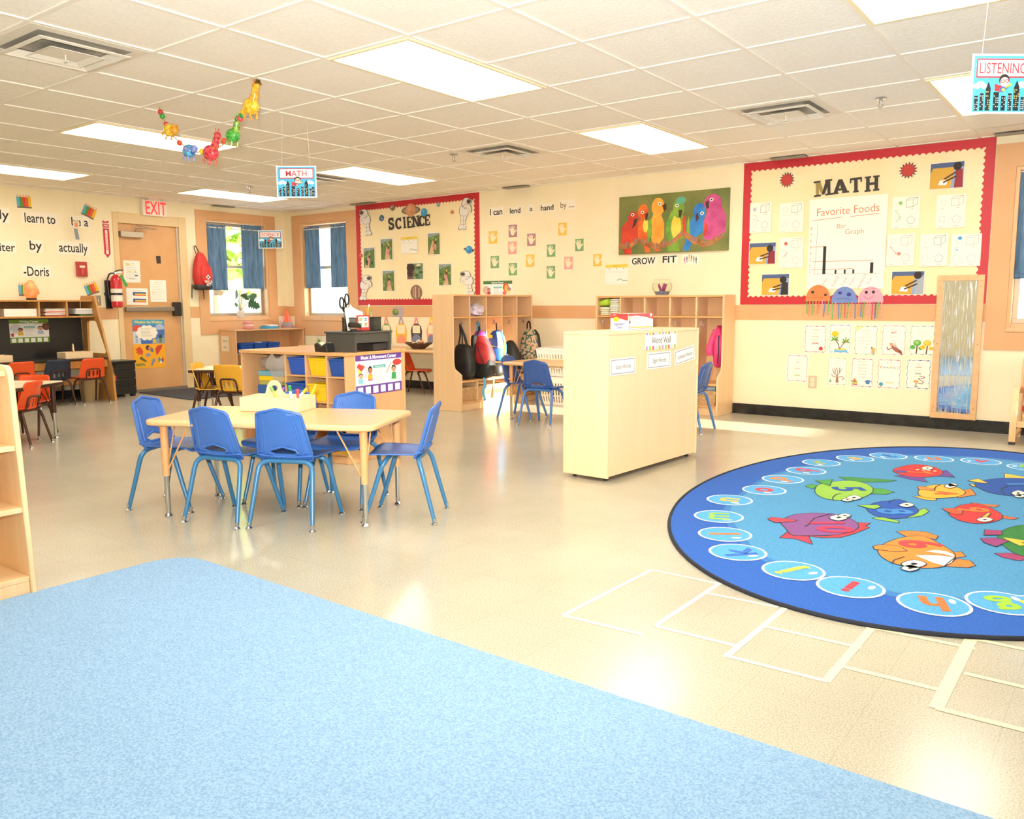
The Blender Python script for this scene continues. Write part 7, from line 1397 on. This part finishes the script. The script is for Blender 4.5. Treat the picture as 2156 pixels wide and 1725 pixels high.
wcard('Word Wall', .42, .82, .775, .893, 'card reading Word Wall between two striped bands', True); wcard('Spicy Words', .025, .31, .64, .742, 'lowest card, reading Spicy Words, at the left of the cabinet back'); wcard('Sight Words', .45, .75, .652, .758, 'card reading Sight Words under the Word Wall card'); wcard('Content Words', .80, 1.08, .67, .768, 'tilted card reading Content Words at the right of the cabinet back', rot=.12)
ab = thing('card_box', 'white and red Alphabet Line box on the word wall cabinet', 'box', (*(WM @ Vector((.42, .10, 0)))[:2], .9005), rad(80)); M_bx = mat('#f7f4ec', .45); bw, bd, bh = .25, .14, .105
MB().bb(-bw / 2, bw / 2, -bd / 2, bd / 2, 0, bh, M_bx).build('carton', ab, ang=0, bevel=.001)
Qf = Matrix(((1, 0, 0, 0), (0, 0, -1, -bd / 2), (0, 1, 0, bh / 2), (0, 0, 0, 1))); Ql = Matrix(((0, 0, -1, -bw / 2), (-1, 0, 0, 0), (0, 1, 0, bh / 2), (0, 0, 0, 1)))
a = Art(bw, bh, None, .0006); a.poly([(0, .84), (.3, .88), (.6, .82), (1, .66), (1, 1), (0, 1)], '#e85a58'); a.el(.9, .9, .05, .1, '#f4d8d8', 2); a.rect(.1, .16, .97, .22, '#ecc23a', 2); a.lines(.17, .55, .36, .62, 5, '#c9a89a', .0015, 2, 3); a.lines(.6, .9, .36, .62, 5, '#c9a89a', .0015, 2, 5); a.line([(.1, .08), (.95, .09)], .0025, '#b0808a', 2); a.text('Alphabet Line', .3, .76, .012, '#9a8a9a', 3); a.el(.05, .2, .05, .16, '#e8b8c8', 2); a.el(.055, .5, .03, .1, '#8a5a40', 3); a.el(.04, .72, .04, .08, '#f0c04a', 2)
a.build('front_print', ab, ang=0, M=Qf)
a = Art(bd, bh, None, .0006); a.poly([(0, .72), (.4, .74), (1, .58), (1, 1), (0, 1)], '#e2413c'); a.el(.33, .66, .17, .14, '#f4c81e', 2); a.text('Alphabet', .5, .4, .017, '#3a4a8a', 2, .015, 'c', .95, .06); a.text('Line', .52, .2, .017, '#3a4a8a', 2, .015); a.line([(.3, .92), (.16, .9)], .003, '#f6e6e0', 3); a.line([(.5, .07), (.8, .07)], .0016, '#9a94a0', 2); a.line([(.26, .68), (.4, .68)], .002, '#d8703a', 3); a.line([(.26, .62), (.4, .62)], .002, '#d8703a', 3)
a.build('side_print', ab, ang=0, M=Ql)
for k, (u, v, rz, s) in enumerate(((.10, .16, .2, 'cream sheet of card lying on the word wall cabinet'), (.28, .15, -.1, 'second cream sheet, its corner curled, under the Alphabet Line box'))): p = WM @ Vector((u + .0, v, .9005)); boxthing('card_sheet', s, 'card', p if k == 0 else p + Vector((-.02, 0, .0)), (.16, .22, .003) if k == 0 else (.14, .2, .0015), '#efcfa4', rad(80) + rz, 'cream sheets on the cabinet', 0)
# ================================================================== rugs
M_carpet = noisy('blue_carpet_pile', '#7397bb', '#93b3d0', 170, .95, bump=.35, lo=.35, hi=.65, detail=3)
rg = tag(MB().prism(rrect(-.262, -5.2, 4.35, -1.17, .16, 8), 0, .008, M_carpet).build('area_rug', ang=0), 'plain light blue carpet in the foreground', 'rug'); rg.rotation_euler = (0, 0, rad(-1.0)); rg.location = (0, .0, 0)
rr = thing('alphabet_rug', 'round blue alphabet rug with numbered fish at the right', 'rug', (2.2, 1.69, 0)); RA, RB = 1.26, 1.97
def pile(n, c, c2): return noisy('pile_' + n, c, c2, 110, .95, bump=.15)
P_bl1, P_bl2 = pile('royal', '#1f55a8', '#2861b8'), pile('sea', '#4489b8', '#5299c6')
a = Art(1, 1, None, .009); W_ = lambda p: (p[0] - 2.2 + .5, p[1] - 1.69 + .5)
a.prism([(RA * cos(g) * .995, RB * sin(g) * .995) for g in [2 * pi * k / 96 for k in range(96)]], 0, .009, P_bl1)
def ellp(f, n=96, wob=0): return [(.5 + RA * f * cos(g) * (1 + wob * sin(9 * g)), .5 + RB * (f + .03) * sin(g) * (1 + wob * sin(9 * g + 1))) for g in [2 * pi * k / n for k in range(n)]]
a.poly(ellp(.80, 96, .012), pile('mid', '#3270b2', '#3e7fc0'), 1); a.poly(ellp(.775, 96, .012), P_bl2, 2)
LETS = [('j', 1670, 1207, '#e8c84a'), ('i', 1790, 1242, '#d8404a'), ('h', 1966, 1278, '#e8743a'), ('g', 2112, 1276, '#9ac83a'), ('k', 1553, 1168, '#3a6ac0'), ('l', 1526, 1130, '#e0804a'), ('m', 1513, 1092, '#8fbc5a'), ('n', 1536, 1057, '#e8b84a'), ('o', 1609, 1036, '#e04a50'), ('p', 1648, 1013, '#ec8a4a'), ('q', 1697, 995, '#d84a5a'), ('r', 1729, 978, '#a8b84a'), ('s', 1800, 969, '#e8b44a'), ('t', 1870, 963.5, '#2f6cb0'), ('u', 1966, 969.5, '#ec7a3a'), ('v', 2065, 975, '#d84a5a'), ('w', 2165, 988, '#8fbc5a')]
pos = [(c, FL(x, y), col) for c, x, y, col in LETS]; pos = [(c, p.x, p.y, col) for c, p, col in pos]
for c, k, col in (('x', 8, '#e8b84a'), ('y', 9, '#3a6ac0'), ('z', 10, '#ec7a3a'), ('a', 11, '#d84a5a'), ('b', 6, '#8fbc5a'), ('c', 5, '#e8743a'), ('d', 4, '#e8c84a'), ('e', 7, '#d8404a')): q_ = pos[k]; pos.append((c, 4.4 - q_[1], q_[2], col))
P_wh = pile('white', '#dfe8ee', '#eef4f6'); P_bub = pile('bubble', '#4a9ad4', '#5aa8de')
LK = {}
for c, x, y, col in pos:
    u, v = W_((x, y)); g = math.atan2((y - 1.69) / RB ** 2, (x - 2.2) / RA ** 2); r = .122
    a.el(u, v, r, r, P_wh, 3, 0, 28); a.el(u, v, r - .011, r - .011, P_bub, 4, 0, 28)
    a.el(u + r * .62 * cos(g + 2.1), v + r * .62 * sin(g + 2.1), .024, .012, P_wh, 5, g)
    vs, fs, x0, x1 = glyphs(c, .03); ys = [q[1] for q in vs]; k = .145 / .75; th = g - pi / 2; cx_, cy_ = (x0 + x1) / 2, (min(ys) + max(ys)) / 2
    if col not in LK: LK[col] = pile('letter' + col[1:], col, col)
    a.add([(u - .5 + ((q[0] - cx_) * cos(th) - (q[1] - cy_) * sin(th)) * k, v - .5 + ((q[0] - cx_) * sin(th) + (q[1] - cy_) * cos(th)) * k, .009 + 5.5 * EPS) for q in vs], fs, LK[col])
def zp(X, Y): p = FL(1380 + X / 2.778, 920 + Y / 2.778); return W_((p.x, p.y))
FC = {}
def fcol(c):
    if c not in FC: FC[c] = pile('fish' + c[1:], c, c)
    return FC[c]
def blob(pts, c, L=4, out=True):
    P = [zp(*q) for q in pts]; S = [(q.x, q.y) for q in bez([(*P[-1], 0)] + [(*q, 0) for q in P] + [(*P[0], 0), (*P[1], 0)], 5)][5:-5]
    a.poly(S, fcol(c), L)
    if out: a.line(S, .005, '#1c2a3a', L + .5, True)
def pts(P_, c, L=4): P2 = [zp(*q) for q in P_]; a.poly(P2, fcol(c), L); a.line(P2, .005, '#1c2a3a', L + .4, True)
def eye(X, Y, rx, ry): blob([(X - rx, Y), (X, Y - ry), (X + rx, Y), (X, Y + ry)], '#f2ecd8', 8); blob([(X - rx * .25, Y), (X, Y - ry * .25), (X + rx * .3, Y), (X, Y + ry * .3)], '#1a1a20', 9, False)
def smile(P_): a.line([zp(*q) for q in P_], .006, '#1c2a3a', 7)
def num(s, X, Y, c, ang, sz=.17):
    u, v = zp(X, Y); vs, fs, x0, x1 = glyphs(s, .03); k = sz / .69; A = rad(ang)
    a.add([(u - .5 + ((q[0] - (x0 + x1) / 2) * cos(A) - (q[1] - .345) * sin(A)) * k, v - .5 + ((q[0] - (x0 + x1) / 2) * sin(A) + (q[1] - .345) * cos(A)) * k, .009 + 7.5 * EPS) for q in vs], fs, fcol(c))
# purple fish 10
pts([(770, 570), (725, 605), (820, 612), (918, 645), (895, 592)], '#b83a50', 3); pts([(830, 590), (985, 605), (1080, 604), (1160, 582), (1215, 560), (1252, 545), (1230, 535), (1258, 517), (1185, 515), (1150, 570), (1000, 595)], '#cf3a48', 3)
blob([(735, 505), (830, 465), (1010, 462), (1120, 485), (1185, 525), (1170, 560), (1060, 588), (900, 592), (800, 590), (760, 550)], '#84508c'); pts([(655, 497), (680, 485), (830, 503), (810, 512), (700, 517)], '#d8404c', 6); eye(1070, 490, 55, 18); eye(1105, 478, 40, 12); smile([(875, 540), (890, 532), (930, 490), (1030, 464)]); num('10', 1035, 545, '#d8385a', -53, .16)
# green fish 5
pts([(950, 268), (1035, 262), (1020, 300), (935, 272)], '#4a9a4a', 6); pts([(875, 300), (915, 288), (950, 298), (920, 315), (880, 305)], '#4a9a4a', 3); pts([(1070, 245), (1160, 248), (1260, 255), (1410, 265), (1360, 275), (1240, 278), (1130, 270)], '#3f8a45', 3); pts([(1260, 312), (1330, 315), (1395, 335), (1345, 350), (1265, 345)], '#4f9a45', 3)
blob([(932, 325), (960, 290), (1060, 272), (1160, 270), (1250, 295), (1272, 330), (1220, 365), (1120, 385), (1010, 378), (950, 355)], '#8fbe4a'); eye(1160, 372, 45, 14); eye(1122, 385, 35, 10); smile([(1040, 385), (1035, 370), (1055, 352), (1085, 345)]); num('5', 1130, 318, '#1f4fa8', -53, .16)
# red fish 7
pts([(1395, 238), (1470, 233), (1560, 245), (1592, 277), (1500, 262)], '#6a4a9a', 3); pts([(1640, 225), (1700, 205), (1750, 248), (1650, 242)], '#6a4a9a', 3); blob([(1388, 205), (1450, 182), (1530, 172), (1620, 185), (1680, 215), (1650, 240), (1540, 248), (1440, 235)], '#d0383c'); pts([(1395, 208), (1460, 210), (1470, 220), (1420, 222)], '#6a4a9a', 6); eye(1590, 197, 36, 11); num('7', 1545, 222, '#ec7a3a', -53, .12)
for k in range(4): blob([(1520 + k * 34, 204 + k * 3), (1532 + k * 34, 200 + k * 3), (1544 + k * 34, 205 + k * 3), (1532 + k * 34, 209 + k * 3)], '#f0b07a', 7, False)
# orange fish 4
pts([(1505, 360), (1590, 358), (1645, 368), (1640, 385), (1570, 380)], '#ecae3a', 3); pts([(1800, 325), (1845, 315), (1875, 352), (1820, 360), (1770, 372), (1765, 350)], '#e8823a', 3); blob([(1535, 340), (1560, 310), (1640, 292), (1740, 300), (1812, 335), (1770, 362), (1660, 372), (1565, 365)], '#f0b040'); pts([(1530, 305), (1560, 303), (1630, 318), (1635, 328), (1540, 322)], '#ec8a4a', 6); eye(1722, 303, 34, 13); eye(1738, 296, 26, 9); smile([(1630, 326), (1640, 305), (1665, 293)]); num('4', 1690, 342, '#e0703a', -53, .12)
# blue fish 8
pts([(1265, 488), (1330, 484), (1420, 506), (1425, 518), (1300, 498)], '#8fc04a', 3); pts([(1530, 445), (1575, 430), (1600, 450), (1560, 475), (1465, 490)], '#8fc04a', 3); blob([(1235, 435), (1280, 400), (1380, 385), (1450, 385), (1520, 425), (1535, 455), (1470, 485), (1380, 492), (1290, 475)], '#2454ac'); pts([(1180, 415), (1300, 413), (1318, 425), (1280, 438), (1245, 432)], '#8fc04a', 6); eye(1468, 415, 46, 13); smile([(1370, 405), (1365, 395), (1400, 380), (1430, 380)]); num('8', 1400, 452, '#3f86cc', -53, .16)
# red fish 9
pts([(1840, 395), (1900, 405), (2012, 412), (1990, 425), (1880, 415)], '#ec7440', 3); pts([(2020, 470), (2070, 482), (2125, 488), (2090, 498), (2030, 490)], '#ec6a3a', 3); blob([(1715, 460), (1780, 415), (1880, 405), (1960, 430), (2030, 475), (2000, 505), (1900, 522), (1800, 510), (1750, 490)], '#d8383a'); pts([(1675, 435), (1730, 432), (1800, 440), (1790, 470), (1730, 465), (1700, 450)], '#ec5a3a', 6); eye(1925, 502, 50, 14); num('9', 1860, 442, '#ec7a3a', -53, .14); pts([(1905, 488), (1940, 460), (1962, 465), (1935, 492)], '#ecae4a', 7)
# orange fish 6
pts([(1410, 570), (1460, 563), (1580, 570), (1655, 595), (1640, 615), (1560, 600), (1470, 600)], '#f0823a', 3); pts([(1700, 690), (1790, 688), (1815, 715), (1760, 725)], '#f0823a', 3); pts([(1690, 775), (1760, 730), (1840, 740), (1872, 770), (1830, 782)], '#f0823a', 3); blob([(1300, 680), (1340, 640), (1440, 605), (1560, 595), (1660, 640), (1740, 690), (1750, 730), (1690, 775), (1560, 785), (1420, 765), (1330, 725)], '#f08a3a')
pts([(1270, 660), (1300, 650), (1400, 652), (1440, 665), (1470, 685), (1400, 690), (1280, 675)], '#f08a3a', 6); a.poly([zp(*q) for q in ((1520, 712), (1600, 708), (1680, 712), (1752, 722), (1730, 755), (1690, 775), (1620, 755), (1560, 730))], fcol('#f0ece0'), 6); a.poly([zp(*q) for q in ((1575, 688), (1640, 680), (1700, 688), (1740, 706), (1750, 722), (1690, 705))], fcol('#f0ece0'), 6); a.line([zp(*q) for q in ((1560, 708), (1660, 712), (1752, 724), (1690, 775))], .005, '#1c2a3a', 7)
eye(1510, 765, 75, 24); eye(1488, 790, 55, 18); smile([(1380, 760), (1395, 740), (1455, 720)]); num('6', 1550, 645, '#d8444a', -53, .17)
# big blue fish and green fish cut by the picture edge
pts([(2040, 225), (2156, 245), (2240, 262), (2200, 275), (2040, 258)], '#ecc04a', 3); blob([(1865, 285), (1940, 262), (2060, 252), (2200, 262), (2300, 300), (2240, 345), (2100, 358), (1960, 340), (1890, 310)], '#2050a0'); pts([(1825, 268), (1890, 258), (1945, 285), (1880, 280)], '#ecc04a', 6); pts([(1835, 288), (1868, 295), (1872, 306), (1850, 302)], '#ecc04a', 6); eye(2120, 345, 40, 16); eye(2130, 362, 34, 10); smile([(2040, 345), (2020, 320), (2060, 302), (2140, 300)]); num('1', 2130, 290, '#4a8acc', -53, .14)
pts([(1925, 560), (2020, 565), (2030, 590), (1920, 592)], '#a03a6a', 6); pts([(1900, 610), (1980, 608), (2070, 625), (1990, 660), (1920, 635)], '#98407a', 6); pts([(1982, 697), (2070, 695), (2190, 720), (2130, 742), (2030, 722)], '#a03a6a', 3); blob([(2000, 600), (2060, 550), (2180, 530), (2330, 560), (2400, 640), (2300, 720), (2150, 715), (2050, 665)], '#2f7a3a'); num('2', 2200, 630, '#e8c04a', -53, .17)
a.build('woven_picture', rr, ang=0)
MB().tube([(RA * cos(g), RB * sin(g), .0065) for g in [2 * pi * k / 120 for k in range(120)]], .0085, mat('#1c1f2c', .8), 8, True).build('binding', rr)
# ------------------------------------------------------------------ pale tape squares on the floor
m = MB(); M_tape = mat('#eadfb8', .6); M_tape2 = mat('#e6dec4', .6)
def tz(X, Y): p = FL(1380 + X / 2.778, 920 + Y / 2.778); return Vector((p.x, p.y, 0))
def tape(A, B_, wd, mt=M_tape2, k=0):
    p, q = tz(*A), tz(*B_); d = (q - p).normalized(); n = Vector((-d.y, d.x, 0)) * wd / 2; z = Vector((0, 0, .0008 + .00004 * k)); m.add([p + n + z, p - n + z, q - n + z, q + n + z], [(0, 1, 2, 3)], mt)
for k, (A, B_, wd) in enumerate((((-30, 778), (380, 862), .02), ((375, 858), (0, 1105), .02), ((-540, 1045), (-20, 778), .02), ((-540, 1045), (-70, 1160), .02), ((0, 1108), (465, 1222), .02), ((295, 914), (715, 998), .02), ((800, 968), (410, 1290), .022), ((630, 1108), (1205, 1236), .02), ((405, 1280), (1010, 1434), .02))): tape(A, B_, wd, M_tape2, k)
for k, (A, B_, wd) in enumerate((((1290, 1090), (995, 1434), .026), ((1235, 1112), (1870, 1242), .022), ((1070, 1340), (1695, 1490), .022), ((1850, 1176), (1640, 1592), .036), ((1830, 1176), (2260, 1268), .022), ((1805, 1385), (2260, 1490), .022), ((1640, 1588), (2260, 1745), .024))): tape(A, B_, wd, M_tape, 10 + k)
tag(m.build('floor_tape', ang=0), 'pale yellow masking tape squares stuck on the floor below the fish rug', 'floor tape')
